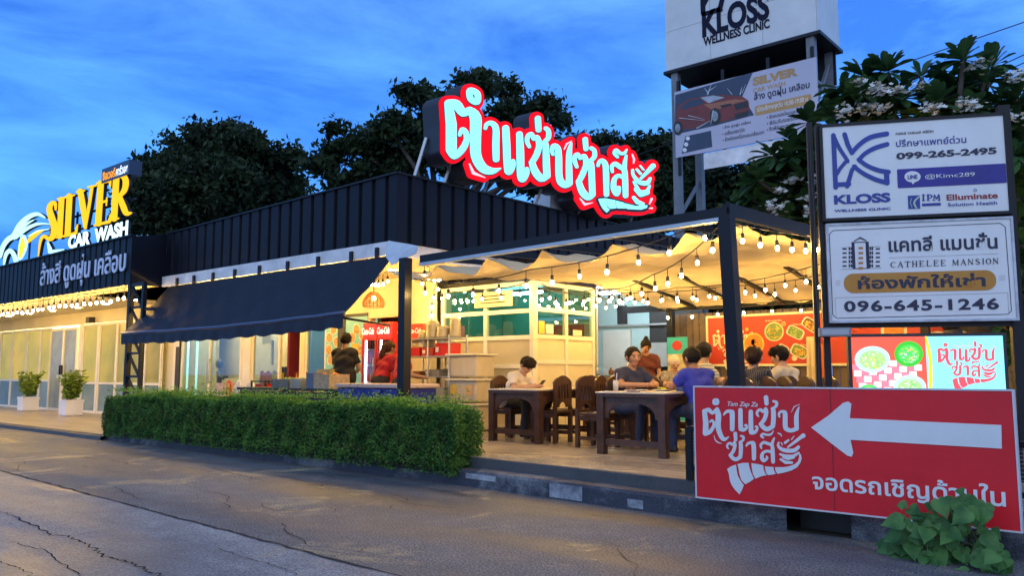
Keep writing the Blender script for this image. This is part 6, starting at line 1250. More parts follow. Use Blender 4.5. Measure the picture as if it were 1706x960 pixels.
for (x, z, w_, h, m, l) in ((-11.0, 1.607, .35, .16, M['redplastic'], 'red box at the left of the middle rack shelf'), (-10.62, 1.607, .30, .15, pm('dark_red_box', (.42, .02, .015), .5, .1, 5), 'darker red box in the middle of the rack shelf'), (-10.25, 1.607, .36, .22, M['redplastic'], 'large plain red box at the right of the rack shelf'), (-10.95, 1.77, .16, .12, pm('yellow_box', (.62, .45, .12), .5, .2, 8), 'yellow box stacked on the left red box'), (-10.8, 1.77, .14, .13, gW, 'ivory box stacked on the left red box'), (-10.3, 1.83, .14, .05, M['signwhite'], 'white packet on the large red box'), (-10.95, 1.245, .3, .09, gN, 'brown box on the lower rack shelf'), (-10.5, 1.245, .35, .12, pm('dim_grey_box', (.2, .2, .18), .5, .3, 8), 'grey box on the lower rack shelf'), (-10.9, .845, .4, .12, M['redplastic'], 'flat red box low on the rack'), (-10.4, .845, .4, .2, clr, 'clear tub low on the rack')):
    t = thing('storage_box', l, 'box', (x, 10.3, z)); b = MB(); b.box(x - w_ / 2, x + w_ / 2, 10.15, 10.45, z, z + h); o = b.build('carton', m, t, .006); b = MB(); b.box(x - w_ / 2 + .03, x - w_ / 2 + .1, 10.142, 10.148, z + h * .3, z + h * .7); b.build('paper_tag', M['signwhite'], o)
t = thing('red_lightbox', 'small glowing red sign box with white script above the rack', 'sign', (-11.3, 10.4, 2.0)); PLB = Plane((onY(665, 560, 10.5).x, 10.5, 0), (1, 0, 0)); q = PLB.uv(680, 565); q1 = PLB.uv(704, 539)
b = MB(); b.pbox(PLB, q[0] - .08, q1[0], q[1], q1[1], -.1, 0); b.build('box', lamp('lit_red', (1.0, .05, .02), .9), t); text(PLB, 'Coca-Cola', q[0] - .04, q1[0] - .03, q[1] + .1, q1[1] - .08, lamp('lit_script', (1, .55, .35), 1.0), t, w=.004, shear=.3, bold=.02)
# storage bins
for i, (z, l) in enumerate(((FL, 'lowest frosted storage bin of three beside the glass room'), (.80, 'middle frosted storage bin with yellow things showing through'), (1.22, 'topmost frosted storage bin with white lid edge'))):
    h = (.48, .41, .42)[i]; t = thing('storage_bin', l, 'bin', (-9.72, 10.35, z), 'frosted storage bins'); b = MB(); b.box(-10.06, -9.40, 10.12, 10.6, z + .01, z + h - .045); b.build('tub', pm('frosted_bin', (.58, .50, .36), .3, .12, 3), t, .03)
    b = MB(); b.box(-10.10, -9.36, 10.08, 10.64, z + h - .043, z + h - .005); b.build('lid', pm('bin_lid', (.70, .64, .50), .35, .05, 3), t, .01)
    if i == 1:
        for (x, w_, m) in ((-9.93, .16, pm('yellow_content', (.65, .45, .08), .5, .1, 4)), (-9.55, .18, pm('peach_content', (.66, .42, .18), .5, .1, 4))): b = MB(); b.box(x - w_ / 2, x + w_ / 2, 10.112, 10.117, z + .12, z + .3); b.build('contents_seen', m, t)
# counter clutter in the annex
for i, (x, h, m) in enumerate(((-9.9, .32, M['whiteplastic']), (-9.75, .26, M['dark']), (-9.55, .2, M['steel']), (-9.2, .15, gN), (-8.8, .25, M['whiteplastic']))):
    t = thing('counter_jar', ('white tall bottle', 'black bottle', 'steel canister', 'brown low jar', 'white canister')[i] + ' on the annex counter behind the standing woman', 'jar', (x, 13.95, 1.262)); b = MB(); b.lathe((x, 13.95, 1.262), [(.05, 0), (.055, h * .6), (.025, h * .8), (.025, h)], 12); b.build('body', m, t)

# ================================================================== potted plants in front of the car wash
def potted(x, y, h, label, n):
    t = thing('potted_plant', label, 'potted plant', (x, y, .1), 'potted plants by the car wash doors'); b = MB(); s = .23
    b.add([(x + dx * s * k, y + dy * s * k, .1 + z) for (k, z) in ((.82, 0), (1, .05), (1, .38), (1.06, .38), (1.06, .46), (.92, .46), (.92, .40)) for dx, dy in ((-1, -1), (1, -1), (1, 1), (-1, 1))], [(i * 4 + k, i * 4 + (k + 1) % 4, i * 4 + 4 + (k + 1) % 4, i * 4 + 4 + k) for i in range(6) for k in range(4)] + [(24, 25, 26, 27)])
    b.build('pot', pm('white_planter', (.72, .72, .76), .45, .06, 3), t); st = MB(); lv = MB()
    for _ in range(n):
        a = random.uniform(0, 6.28); r = random.uniform(.02, .13); hh = h * random.uniform(.5, 1.0); lean = random.uniform(.03, .28); p0 = Vector((x + r * math.cos(a), y + r * math.sin(a), .5)); p1 = p0 + Vector((lean * math.cos(a), lean * math.sin(a), hh))
        st.tube([p0, p0.lerp(p1, .5) + Vector((0, 0, .03)), p1], [.007, .006, .003], 4)
        for k in range(40):
            q = p0.lerp(p1, random.uniform(.18, 1.02)); d = Vector((random.gauss(0, 1), random.gauss(0, 1), random.uniform(-.3, .9))).normalized(); l = random.uniform(.08, .15); w = d.cross(Vector((random.gauss(0, 1), random.gauss(0, 1), 1))).normalized() * l * .27
            lv.add([q, q + d * l * .5 + w, q + d * l, q + d * l * .5 - w], [(0, 1, 2, 3)])
    st.build('stems', pm('green_stem', (.10, .16, .04), .6, .2, 6), t); lv.build('leaves', leafmat('planter_leaf', (.12, .22, .03), (.32, .42, .06), .5, .35), t)
potted(onZ(47, 686, .1).x, 9.75, .85, 'leafy potted plant in square white planter, left of the glass doors', 26); potted(onZ(119, 694, .1).x, 9.45, .9, 'brighter leafy potted plant in white planter right before the glass doors', 32)
# ================================================================== people: one continuous surface each, grown from tapered limbs
def vn(F, org, h):                                   # surface nets on a distance grid
    ins = F < 0; c = [F[i:F.shape[0] - 1 + i, j:F.shape[1] - 1 + j, k:F.shape[2] - 1 + k] for i in (0, 1) for j in (0, 1) for k in (0, 1)]
    n = sum((q < 0).astype(np.int8) for q in c); cell = (n > 0) & (n < 8); I = np.argwhere(cell); v = [q[cell] for q in c]
    P = np.zeros((len(I), 3)); W_ = np.zeros(len(I)); off = [(i, j, k) for i in (0, 1) for j in (0, 1) for k in (0, 1)]
    for a in range(8):
        for b in range(a + 1, 8):
            d = np.array(off[b]) - np.array(off[a])
            if np.abs(d).sum() != 1: continue
            x = (v[a] < 0) != (v[b] < 0); t = np.where(x, v[a] / np.where(x, v[a] - v[b], 1), 0)
            P += x[:, None] * (np.array(off[a]) + t[:, None] * d); W_ += x
    P = (P / W_[:, None] + I) * h + org; idx = -np.ones(cell.shape, int); idx[cell] = np.arange(len(I)); fs = []
    for ax in range(3):
        s0 = [slice(1, -1)] * 3; s0[ax] = slice(0, F.shape[ax] - 1); s1 = list(s0); s1[ax] = slice(1, F.shape[ax])
        a = ins[tuple(s0)]; b = ins[tuple(s1)]; E = np.argwhere(a != b); fl = a[a != b]
        for q in range(3):
            if q != ax: E[:, q] += 1
        u, w = [q for q in range(3) if q != ax]
        def cidx(du, dw): e = E.copy(); e[:, u] -= du; e[:, w] -= dw; return idx[e[:, 0], e[:, 1], e[:, 2]]
        q = np.stack([cidx(1, 1), cidx(0, 1), cidx(0, 0), cidx(1, 0)], 1)
        flip = fl if ax != 1 else ~fl
        q = np.where(flip[:, None], q, q[:, ::-1]); fs.append(q)
    return P, np.concatenate(fs)
def cone_d(X, p0, p1, r0, r1):
    p0 = np.array(p0, float); p1 = np.array(p1, float); d = p1 - p0; L2 = max(1e-9, d @ d); t = np.clip(((X - p0) @ d) / L2, 0, 1)
    return np.linalg.norm(X - p0 - t[..., None] * d, axis=-1) - (r0 + (r1 - r0) * t)
def grow(prims, h, neg=()):
    pts = np.array([p for q in prims for p in (q[0], q[1])]); r = max(max(q[2], q[3]) for q in prims) + 0.03
    lo = pts.min(0) - r; n = np.ceil((pts.max(0) + r - lo) / h).astype(int) + 1; F = np.full(n, 0.3)
    for q in prims:
        p0, p1 = np.array(q[0]), np.array(q[1]); m = max(q[2], q[3]) + 0.10
        a = np.maximum(0, np.floor((np.minimum(p0, p1) - m - lo) / h).astype(int)); b = np.minimum(n, np.ceil((np.maximum(p0, p1) + m - lo) / h).astype(int) + 1)
        sl_ = tuple(slice(x, y) for x, y in zip(a, b)); G = np.stack(np.meshgrid(*[lo[i] + h * np.arange(a[i], b[i]) for i in range(3)], indexing='ij'), -1)
        d = cone_d(G, *q[:4]); k = q[5] if len(q) > 5 else 0.03; f = F[sl_]
        hh = np.clip(0.5 + 0.5 * (f - d) / k, 0, 1); F[sl_] = f * (1 - hh) + d * hh - k * hh * (1 - hh)
    for q in neg:
        G = np.stack(np.meshgrid(*[lo[i] + h * np.arange(n[i]) for i in range(3)], indexing='ij'), -1); F = np.maximum(F, -cone_d(G, *q[:4]))
    return vn(F, lo, h)
def np_mesh(name, V, Fq, mats, parent, smooth=True, mi=None):
    me = bpy.data.meshes.new(name); me.vertices.add(len(V)); me.vertices.foreach_set('co', np.asarray(V, float).ravel()); k = Fq.shape[1]
    me.loops.add(Fq.size); me.loops.foreach_set('vertex_index', Fq.ravel()); me.polygons.add(len(Fq)); me.polygons.foreach_set('loop_start', np.arange(0, Fq.size, k)); me.polygons.foreach_set('loop_total', np.full(len(Fq), k))
    if smooth: me.polygons.foreach_set('use_smooth', np.ones(len(Fq), bool))
    if mi is not None: me.polygons.foreach_set('material_index', mi)
    me.update(calc_edges=True); me.validate(); return link(name, me, mats, parent)
SKIN = pm('warm_skin', (0.42, 0.22, 0.13), 0.5, 0.06, 8); EYEM = pm('dark_eye', (0.03, 0.02, 0.015), 0.3, 0.1, 9); LIP = pm('lip_skin', (0.34, 0.12, 0.09), 0.5, 0.1, 9); BLK = pm('black_hair', (0.010, 0.008, 0.008), 0.6, 0.3, 40, bump=0.6, bscale=70, spec=0.2)
def stripes(name, c1, c2, scale, ax='Z'):
    if name in MATS: return MATS[name]
    m = pm(name, c1, 0.8, 0.05, 3); t = m.node_tree; b = t.nodes['Principled BSDF']; w = t.nodes.new('ShaderNodeTexWave'); w.bands_direction = ax; w.inputs['Scale'].default_value = scale; w.inputs['Distortion'].default_value = 0.0
    co = t.nodes.new('ShaderNodeTexCoord'); t.links.new(co.outputs['Object'], w.inputs['Vector']); r = t.nodes.new('ShaderNodeValToRGB'); r.color_ramp.elements[0].color = (*c1, 1); r.color_ramp.elements[1].color = (*c2, 1); r.color_ramp.elements[0].position = .45; r.color_ramp.elements[1].position = .55
    t.links.new(w.outputs['Fac'], r.inputs[0]); t.links.new(r.outputs[0], b.inputs['Base Color']); return m
def cloth(name, c): return pm(name, c, 0.8, 0.16, 5, bump=0.25, bscale=14)
HANDS = []
def person(label, pos, yaw, pose='sit', lean=0.0, head=(0, 0), arms=None, shirt=None, pants=None, hair=BLK, hair_kind='short', skin=SKIN, s=1.0, bulk=1.0, sleeve=0.55, cap=None, h=0.009, ground=FL, sit_z=0.46, shoe=None):
    T_ = thing('person', label, 'person', (pos[0], pos[1], ground)); T_.rotation_euler = (0, 0, R(yaw)); OFF[T_] = Vector((0, 0, 0))
    V3 = lambda *a: np.array(a, float) * s
    ca, sa = math.cos(lean), math.sin(lean)
    pz = (sit_z + 0.10) / s if pose == 'sit' else 0.90
    def up(x, y, z): return V3(x * ca + z * sa, y, pz - x * sa + z * ca)     # torso frame above the pelvis
    pr = []; A = lambda a, b, r0, r1, tg, k=0.03: pr.append((a, b, r0 * s, r1 * s, tg, k))
    B = bulk
    A(up(0, -.075, -.02), up(0, .075, -.02), .125 * B, .125 * B, 'pants', .05); A(up(0, -.05, .10), up(0, .05, .10), .115 * B, .115 * B, 'shirt', .06); A(up(.01, -.075, .28), up(.01, .075, .28), .115 * B, .115 * B, 'shirt', .07)
    A(up(.0, -.13, .42), up(.0, .13, .42), .078, .078, 'shirt', .06); A(up(0, 0, .44), up(.012, 0, .52), .065, .052, 'skin', .03)
    hc0 = up(.03, 0, .63); hy, hp = R(head[0]), R(head[1]) + lean * .6
    def hd(x, y, z):
        x, z = x * math.cos(hp) + z * math.sin(hp), -x * math.sin(hp) + z * math.cos(hp); x, y = x * math.cos(hy) - y * math.sin(hy), x * math.sin(hy) + y * math.cos(hy); return hc0 + np.array((x, y, z)) * s
    A(up(.01, 0, .48), hd(-.01, 0, -.05), .052, .05, 'skin', .02)
    A(hd(-.018, 0, .045), hd(.012, 0, .04), .094, .088, 'skin', .02); A(hd(.03, 0, -.02), hd(.045, 0, -.065), .066, .042, 'skin', .03); A(hd(.06, -.022, .0), hd(.06, .022, .0), .04, .04, 'skin', .02)
    A(hd(.096, 0, .018), hd(.108, 0, -.018), .009, .016, 'skin', .012); A(hd(.085, -.018, -.052), hd(.085, .018, -.052), .010, .010, 'lip', .006)
    for q in (-1, 1):
        A(hd(-.005, q * .092, .018), hd(-.012, q * .096, -.02), .018, .013, 'skin', .008); A(hd(.086, q * .034, .016), hd(.087, q * .030, .016), .0105, .0100, 'eye', .003); A(hd(.090, q * .022, .042), hd(.080, q * .048, .042), .0080, .007, 'brow', .003)
    for q, nm in ((-1, 'r'), (1, 'l')):
        hip = up(0, q * .09, -.03)
        if pose == 'sit': kn = V3(.43, q * .13, (sit_z + .07) / s); an = V3(.40 + .03 * q, q * .13, .10)
        else: kn = V3(.03, q * .10, .49); an = V3(-.01, q * .11, .09)
        A(hip, kn, .088 * B, .060, 'pants', .04); A(kn, an, .058, .042, 'pants', .03); A(an + V3(-.03, 0, -.045), an + V3(.14, q * .02, -.055), .036, .032, 'shoe', .02)
        sh = up(0, q * .178, .42); el, ha = arms[0 if q < 0 else 1] if arms else ((.05, q * .24, -.30 + .42), (.18, q * .20, .02))
        el = up(*el); ha = up(*ha); fr = sh + (el - sh) * sleeve
        A(up(0, q * .12, .42), sh, .072, .064, 'shirt', .04); A(sh, fr, .062 * (1 + .1 * (B - 1)), .055, 'shirt', .03); A(fr, el, .043, .038, 'skin', .006); A(el, ha, .040, .027, 'skin', .02)
        d = (ha - el) / np.linalg.norm(ha - el); ref = np.array((0, 0, 1.0)); lat = np.cross(d, ref); lat /= max(1e-6, np.linalg.norm(lat)); nn = np.cross(lat, d)
        HANDS.append((T_, ha + d * .09 * s))
        pe = ha + d * .075 * s; A(ha, pe, .028, .030, 'skin', .015); A(ha + lat * .012 * s, pe + lat * .014 * s, .024, .022, 'skin', .012); A(ha - lat * .012 * s, pe - lat * .014 * s, .024, .022, 'skin', .012)
        for i in range(4):
            o = lat * (-.027 + .018 * i) * s; L_ = (.036, .042, .040, .030)[i] * s; m1 = pe + o + d * L_; A(pe + o * .9, m1, .0092, .0086, 'skin', .004); A(m1, m1 + d * L_ * .6 - nn * L_ * .6, .0086, .0074, 'skin', .004)
        tb = ha + d * .02 * s + lat * q * .026 * s; A(tb, tb + (lat * q * .6 + d) * .035 * s, .012, .010, 'skin', .006); A(tb + (lat * q * .6 + d) * .035 * s, tb + (lat * q * .2 + d * 1.7) * .035 * s, .010, .0085, 'skin', .004)
    V, Fq = grow(pr, h); C_ = V[Fq].mean(1); best = np.full(len(C_), 1e9); tg = np.zeros(len(C_), int); names = ['skin', 'shirt', 'pants', 'shoe', 'eye', 'lip', 'brow']
    for q in pr:
        d = cone_d(C_, *q[:4]) - (.002 if q[4] in ('eye', 'lip', 'brow') else 0); m = d < best; best[m] = d[m]; tg[m] = names.index(q[4])
    shoe = shoe or pm('dark_shoe', (.03, .025, .025), .5, .2, 6)
    mi = np.array([0, 0, 0, 1, 2, 3, 4])[tg]
    body = np_mesh('body', V, Fq, [skin, shoe, EYEM, LIP, hair if hair_kind != 'white' else hair], T_, True, mi.astype(np.int32))
    N_ = np.zeros(len(V) * 3); body.data.vertices.foreach_get('normal', N_); N_ = N_.reshape(-1, 3)
    for k, nm, mm, off in ((1, 'shirt', shirt, .010), (2, 'trousers', pants, .006)):
        f = Fq[tg == k]; u, inv = np.unique(f, return_inverse=True); wr = off + (.0055 * np.sin(V[u][:, 2] * 38 + V[u][:, 1] * 27 + 9 * V[u][:, 0]) + .002 * np.sin(V[u][:, 0] * 80 - V[u][:, 2] * 30)) * (1 if k == 1 else .5)
        np_mesh(nm, V[u] + N_[u] * wr[:, None], inv.reshape(-1, 4), mm, T_)
    hp_ = []; H = lambda a, b, r0, r1, k=.02: hp_.append((a, b, r0 * s, r1 * s, 'hair', k))
    H(hd(-.026, 0, .048), hd(-.002, 0, .054), .1035, .099)
    neg = [(hd(.135, 0, -.05), hd(.125, 0, .018), .085 * s, .066 * s), (hd(.06, -.05, -.09), hd(.06, .05, -.09), .075 * s, .075 * s), (hd(0, 0, -.15), hd(-.02, 0, -.12), .07 * s, .07 * s)]
    if hair_kind == 'short': neg[0] = (hd(.130, 0, -.035), hd(.118, 0, .036), .085 * s, .072 * s)
    if hair_kind != 'curly':
        for i in range(16): a = random.uniform(0, 6.28); e = random.uniform(.1, 1.5); p = hd(-.015 + .088 * math.cos(a) * math.cos(e), .086 * math.sin(a) * math.cos(e), .062 + .090 * math.sin(e)); p2 = p + np.array((random.gauss(0, .02), random.gauss(0, .02), -.01)); H(p, p2, .016, .010, .008)
    if hair_kind == 'fringe': H(hd(.06, -.05, .085), hd(.075, .05, .08), .040, .040); H(hd(.02, -.07, .10), hd(.03, .07, .10), .05, .05); neg = neg[1:]; neg.append((hd(.12, 0, -.06), hd(.115, 0, -.01), .07 * s, .06 * s))
    if hair_kind == 'bun': H(hd(-.045, 0, .155), hd(-.05, 0, .185), .05, .035); H(hd(-.05, 0, .0), hd(-.04, 0, -.03), .07, .05)
    if hair_kind == 'lowbun': H(hd(-.10, 0, .02), hd(-.125, 0, .0), .055, .045); H(hd(-.05, 0, -.02), hd(-.04, 0, -.05), .07, .05)
    if hair_kind == 'tail': H(hd(-.08, 0, .06), hd(-.13, 0, .04), .05, .05); H(hd(-.13, 0, .04), hd(-.15, .02, -.12), .05, .055); H(hd(-.15, .02, -.12), hd(-.12, .03, -.30), .05, .02); H(hd(-.05, 0, .0), hd(-.04, 0, -.04), .07, .05)
    if hair_kind == 'curly':
        for i in range(26): a = random.uniform(0, 6.28); e = random.uniform(.0, 1.4); p = hd(-.02 + .085 * math.cos(a) * math.cos(e) - .01, .085 * math.sin(a) * math.cos(e), .06 + .09 * math.sin(e)); H(p, p, .032, .03, .01)
    V2, F2 = grow(hp_, h, neg); hm = np_mesh('hair', V2, F2, hair, T_)
    n2 = np.zeros(len(V2) * 3); hm.data.vertices.foreach_get('normal', n2); n2 = n2.reshape(-1, 3); ii = RNG.integers(0, len(V2), 700); nv = n2[ii]; dn = np.tile((-.25, 0, -1.0), (700, 1)) + RNG.normal(0, .35, (700, 3)); dn -= nv * (dn * nv).sum(1)[:, None]; dn /= np.linalg.norm(dn, axis=1)[:, None] + 1e-6
    dd = dn + nv * RNG.uniform(.05, .45, (700, 1)); sd = np.cross(dn, nv) * .0035; ln = RNG.uniform(.018, .05, (700, 1)); r0 = V2[ii] - nv * .002
    np_mesh('hair_strands', np.stack([r0 - sd, r0 + sd, r0 + dd * ln + sd * .2, r0 + dd * ln - sd * .2], 1).reshape(-1, 3), np.arange(2800).reshape(700, 4), hair, T_, False)
    if cap:
        cp = [(hd(-.02, 0, .085), hd(.0, 0, .085), .100 * s, .098 * s, 'c', .02), (hd(.08, -.05, .075), hd(.16, -.02, .06), .016 * s, .012 * s, 'c', .02), (hd(.08, .05, .075), hd(.16, .02, .06), .016 * s, .012 * s, 'c', .02), (hd(.08, 0, .075), hd(.17, 0, .06), .016 * s, .012 * s, 'c', .02)]
        V2, F2 = grow(cp, h, [(hd(-.05, 0, -.08), hd(.05, 0, -.08), .125 * s, .125 * s)]); np_mesh('cap', V2, F2, cap, T_)
    return T_
jean = cloth('blue_jeans', (.035, .05, .11)); blackt = cloth('black_cloth', (.014, .013, .015)); tan_skin = pm('tan_skin', (.30, .14, .075), .5, .06, 8); pale_skin = pm('pale_skin', (.52, .30, .19), .5, .05, 8)
TBL = [((.30, -.20, .10), (.50, -.04, .17)), ((.30, .20, .10), (.50, .06, .17))]
# torso-frame arm targets: (elbow, wrist) for right then left
person('boy in a white T-shirt bent over a phone at the left table', (-8.33, 9.76), 0, lean=.50, head=(-8, 26), arms=[((.17, -.27, .33), (.37, -.06, .47)), ((.17, .27, .33), (.37, .06, .47))], shirt=cloth('white_tee', (.72, .66, .58)), pants=cloth('dark_trousers', (.03, .03, .04)), hair_kind='fringe', skin=pale_skin, h=.009)
_m = Matrix.Rotation(R(0), 3, 'Z'); hp2 = [Vector(q[1]) for q in HANDS[:2]]; c_ = Vector((-8.33, 9.76, FL)) + (hp2[0] + hp2[1]) / 2 + Vector((.02, 0, .035))
t = thing('phone', 'dark phone held in the hands of the boy in white', 'phone', c_); b = MB(); b.bar(c_ - Vector((.045, 0, .045)), c_ + Vector((.045, 0, .045)), .075, .010); b.build('case', M['dark'], t)
np_ = person('man in a navy polo with folded arms at the front table', (-6.08, 9.62), -18, lean=.16, head=(-14, -4), arms=[((.18, -.29, .30), (.40, -.04, .335)), ((.20, .29, .30), (.43, .03, .35))], shirt=cloth('navy_polo', (.018, .026, .075)), pants=jean, hair_kind='short', bulk=1.12, s=1.02, h=.008)
person('man in a bright blue shirt seen from behind at the front table', (-4.58, 8.94), 158, lean=.30, head=(8, 2), arms=[((.16, -.28, .33), (.40, -.12, .40)), ((.16, .28, .33), (.40, .12, .40))], shirt=cloth('royal_blue_shirt', (.022, .035, .36)), pants=jean, skin=tan_skin, bulk=1.08, h=.009)
person('standing woman in a maroon shirt with high bun raising a hand to her face', (-7.72, 12.86), -62, 'stand', head=(10, 26), arms=[((.16, -.26, .22), (.18, -.06, .54)), ((.05, .25, .13), (.20, .22, -.06))], shirt=cloth('maroon_shirt', (.11, .022, .018)), pants=blackt, hair_kind='bun', s=.95, h=.010)
person('elderly woman with white curly hair and patterned blouse in the back', (-6.98, 12.45), -30, lean=.12, head=(-12, 12), arms=[((.16, -.24, .28), (.38, -.10, .35)), ((.16, .24, .28), (.38, .10, .35))], shirt=pm('patterned_blouse', (.05, .05, .05), .8, .4, 28, col2=(.55, .5, .42)), pants=blackt, hair=pm('white_hair', (.72, .66, .52), .6, .1, 30, bump=.4, bscale=60), hair_kind='curly', skin=pale_skin, s=.93, h=.010)
person('man in dark cap and pale striped T-shirt seen from behind', (-5.74, 11.02), 62, lean=.14, head=(28, 6), arms=[((.14, -.27, .28), (.38, -.12, .33)), ((.14, .27, .28), (.38, .12, .33))], shirt=stripes('pale_stripes', (.62, .55, .42), (.25, .33, .30), 7.0), pants=jean, cap=cloth('dark_cap', (.02, .02, .025)), skin=pale_skin, s=1.07, sit_z=.50, h=.010)
person('woman in a dark pinstriped blouse with low bun, back to camera', (-4.14, 9.26), 82, lean=.12, head=(14, 4), arms=[((.14, -.25, .28), (.36, -.12, .33)), ((.14, .25, .28), (.36, .12, .33))], shirt=stripes('dark_pinstripe', (.018, .017, .020), (.07, .065, .07), 12.0, 'Y'), pants=blackt, hair_kind='lowbun', hair=pm('brown_black_hair', (.03, .014, .010), .6, .3, 40, bump=.6, bscale=70, spec=.2), s=.97, h=.009)
person('young man in a cream T-shirt with black fringe in profile', (-4.08, 10.40), 172, lean=.20, head=(10, 6), arms=[((.16, -.27, .30), (.40, -.12, .36)), ((.16, .27, .30), (.44, .10, .46))], shirt=cloth('cream_tee', (.62, .52, .36)), pants=jean, hair_kind='fringe', skin=pale_skin, s=1.03, h=.009)
person('cook in a black T-shirt standing with his back turned by the blue dish panel', (-12.05, 9.42), 112, 'stand', head=(22, 8), arms=[((.08, -.25, .14), (.26, -.12, .10)), ((.12, .26, .14), (.34, .18, .14))], shirt=blackt, pants=blackt, hair_kind='short', bulk=1.18, s=1.03, h=.011)
redt = cloth('red_jersey', (.42, .012, .022))
person('woman with long ponytail in a red jersey leaning at the fridges', (-11.22, 9.58), 85, 'stand', lean=.30, head=(-10, -6), arms=[((.12, -.24, .14), (.26, -.18, -.10)), ((.12, .24, .14), (.30, .16, .0))], shirt=redt, pants=blackt, hair_kind='tail', hair=pm('brown_hair', (.05, .022, .012), .6, .3, 40, bump=.6, bscale=70, spec=.2), s=.95, h=.011)
person('woman in a red jersey half hidden behind the black awning post', (-10.66, 9.55), 70, 'stand', lean=.08, head=(0, 8), arms=[((.12, -.24, .14), (.34, -.22, .12)), ((.12, .24, .14), (.36, .10, .12))], shirt=redt, pants=blackt, hair_kind='bun', s=.93, h=.011)

# ================================================================== leaves
def leaf_mesh(name, cen, size, mats, parent=None, aspect=0.5, up=0.0, droop=0.0, jitter=0.35, mi=None):
    n = len(cen); d = RNG.normal(size=(n, 3)); d[:, 2] = d[:, 2] * (1 - abs(up)) + up - droop; d /= np.linalg.norm(d, axis=1)[:, None]
    w = np.cross(d, RNG.normal(size=(n, 3))); w /= np.linalg.norm(w, axis=1)[:, None]; L_ = (size * (1 + jitter * RNG.uniform(-1, 1, n)))[:, None]; nn = np.cross(d, w)
    v = np.stack([cen - d * L_ * .5, cen + w * L_ * aspect * .5 + nn * L_ * .06, cen + d * L_ * .5, cen - w * L_ * aspect * .5 + nn * L_ * .06], 1).reshape(-1, 3)
    o = OFF[parent] if parent is not None else Vector((0, 0, 0)); v -= np.array(o)
    return np_mesh(name, v, np.arange(4 * n).reshape(n, 4), mats, parent, False, mi)
def clumps(blobs, per, leaves, cr, flat=0.8, hollow=0.55):
    out = []
    for (c, r) in blobs:
        k = max(6, int(per * r * r)); dr = RNG.normal(size=(k, 3)); dr /= np.linalg.norm(dr, axis=1)[:, None]; rad = RNG.uniform(hollow, 1.06, k)[:, None] * r
        p = np.array(c) + dr * rad * np.array((1, 1, flat)); s = cr * RNG.uniform(.6, 1.35, k)
        for q, ss in zip(p, s): m = int(leaves * RNG.uniform(.6, 1.4)); out.append(q + RNG.normal(size=(m, 3)) * ss * np.array((.55, .55, .42)))
    return np.concatenate(out)
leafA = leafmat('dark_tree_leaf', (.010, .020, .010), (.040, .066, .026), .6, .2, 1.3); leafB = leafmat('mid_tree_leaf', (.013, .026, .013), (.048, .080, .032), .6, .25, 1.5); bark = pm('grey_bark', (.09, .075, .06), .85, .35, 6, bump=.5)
def tree(label, base, blobs, per, leaves, cr, size, m, flat=.8, hollow=.5, aspect=.5):
    T_ = thing('tree', label, 'tree', base); top = sum((Vector(c) for c, r in blobs), Vector()) / len(blobs); b = MB(); fork = Vector(base).lerp(Vector((top.x, top.y, top.z)), .62)
    b.tube([base, Vector(base).lerp(fork, .5) + Vector((.15, .1, 0)), fork], [.36, .28, .22], 10); b.build('trunk', bark, T_); lb = MB()
    for c, r in blobs: mid = fork.lerp(Vector(c), .55) + Vector((random.uniform(-.3, .3), random.uniform(-.3, .3), .3)); lb.tube([fork, mid, Vector(c), Vector(c) + Vector((random.uniform(-.5, .5), random.uniform(-.5, .5), r * .7))], [.13, .08, .045, .015], 6)
    for c, r in blobs:
        for _ in range(5): d = Vector((random.gauss(0, 1), random.gauss(0, 1), random.uniform(-.1, 1))).normalized(); lb.tube([Vector(c), Vector(c) + d * r * .5 + Vector((0, 0, .1)), Vector(c) + d * r * .95], [.035, .022, .008], 4)
    lb.build('limbs', bark, T_); leaf_mesh('crown', clumps(blobs, per, leaves, cr, flat, hollow), size, m, T_, aspect); return T_
def bl(lst, D): return [(tuple(at(x, y, D + dd)), r / FPX * D) for (x, y, r, dd) in lst]
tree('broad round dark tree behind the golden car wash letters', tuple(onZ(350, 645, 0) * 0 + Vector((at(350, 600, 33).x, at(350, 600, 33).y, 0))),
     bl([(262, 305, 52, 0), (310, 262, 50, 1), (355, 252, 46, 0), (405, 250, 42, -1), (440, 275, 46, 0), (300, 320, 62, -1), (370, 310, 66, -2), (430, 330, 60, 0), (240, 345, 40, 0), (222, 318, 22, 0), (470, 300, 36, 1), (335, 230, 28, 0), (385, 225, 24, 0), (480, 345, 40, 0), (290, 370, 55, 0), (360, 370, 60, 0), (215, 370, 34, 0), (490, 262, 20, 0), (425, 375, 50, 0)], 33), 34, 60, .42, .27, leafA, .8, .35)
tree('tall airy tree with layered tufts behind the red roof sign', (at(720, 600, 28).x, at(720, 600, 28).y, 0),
     bl([(800, 140, 30, 0), (845, 150, 26, 1), (760, 168, 34, -1), (700, 165, 30, 0), (680, 150, 18, 0), (850, 185, 36, 0), (905, 185, 34, 0), (935, 200, 20, 1), (720, 205, 44, 0), (650, 215, 40, -1), (790, 215, 48, 0), (870, 230, 42, 0), (600, 240, 40, 0), (560, 262, 38, 1), (530, 275, 24, 0), (640, 262, 40, 0), (700, 255, 46, 0), (575, 300, 32, 0), (620, 290, 36, 0), (920, 250, 34, 0), (560, 215, 18, 0), (820, 270, 52, 0), (760, 270, 50, 0), (880, 290, 50, 0), (680, 290, 34, 0), (960, 245, 22, 0), (775, 130, 18, 0)], 28), 40, 42, .32, .25, leafB, .6, .25)
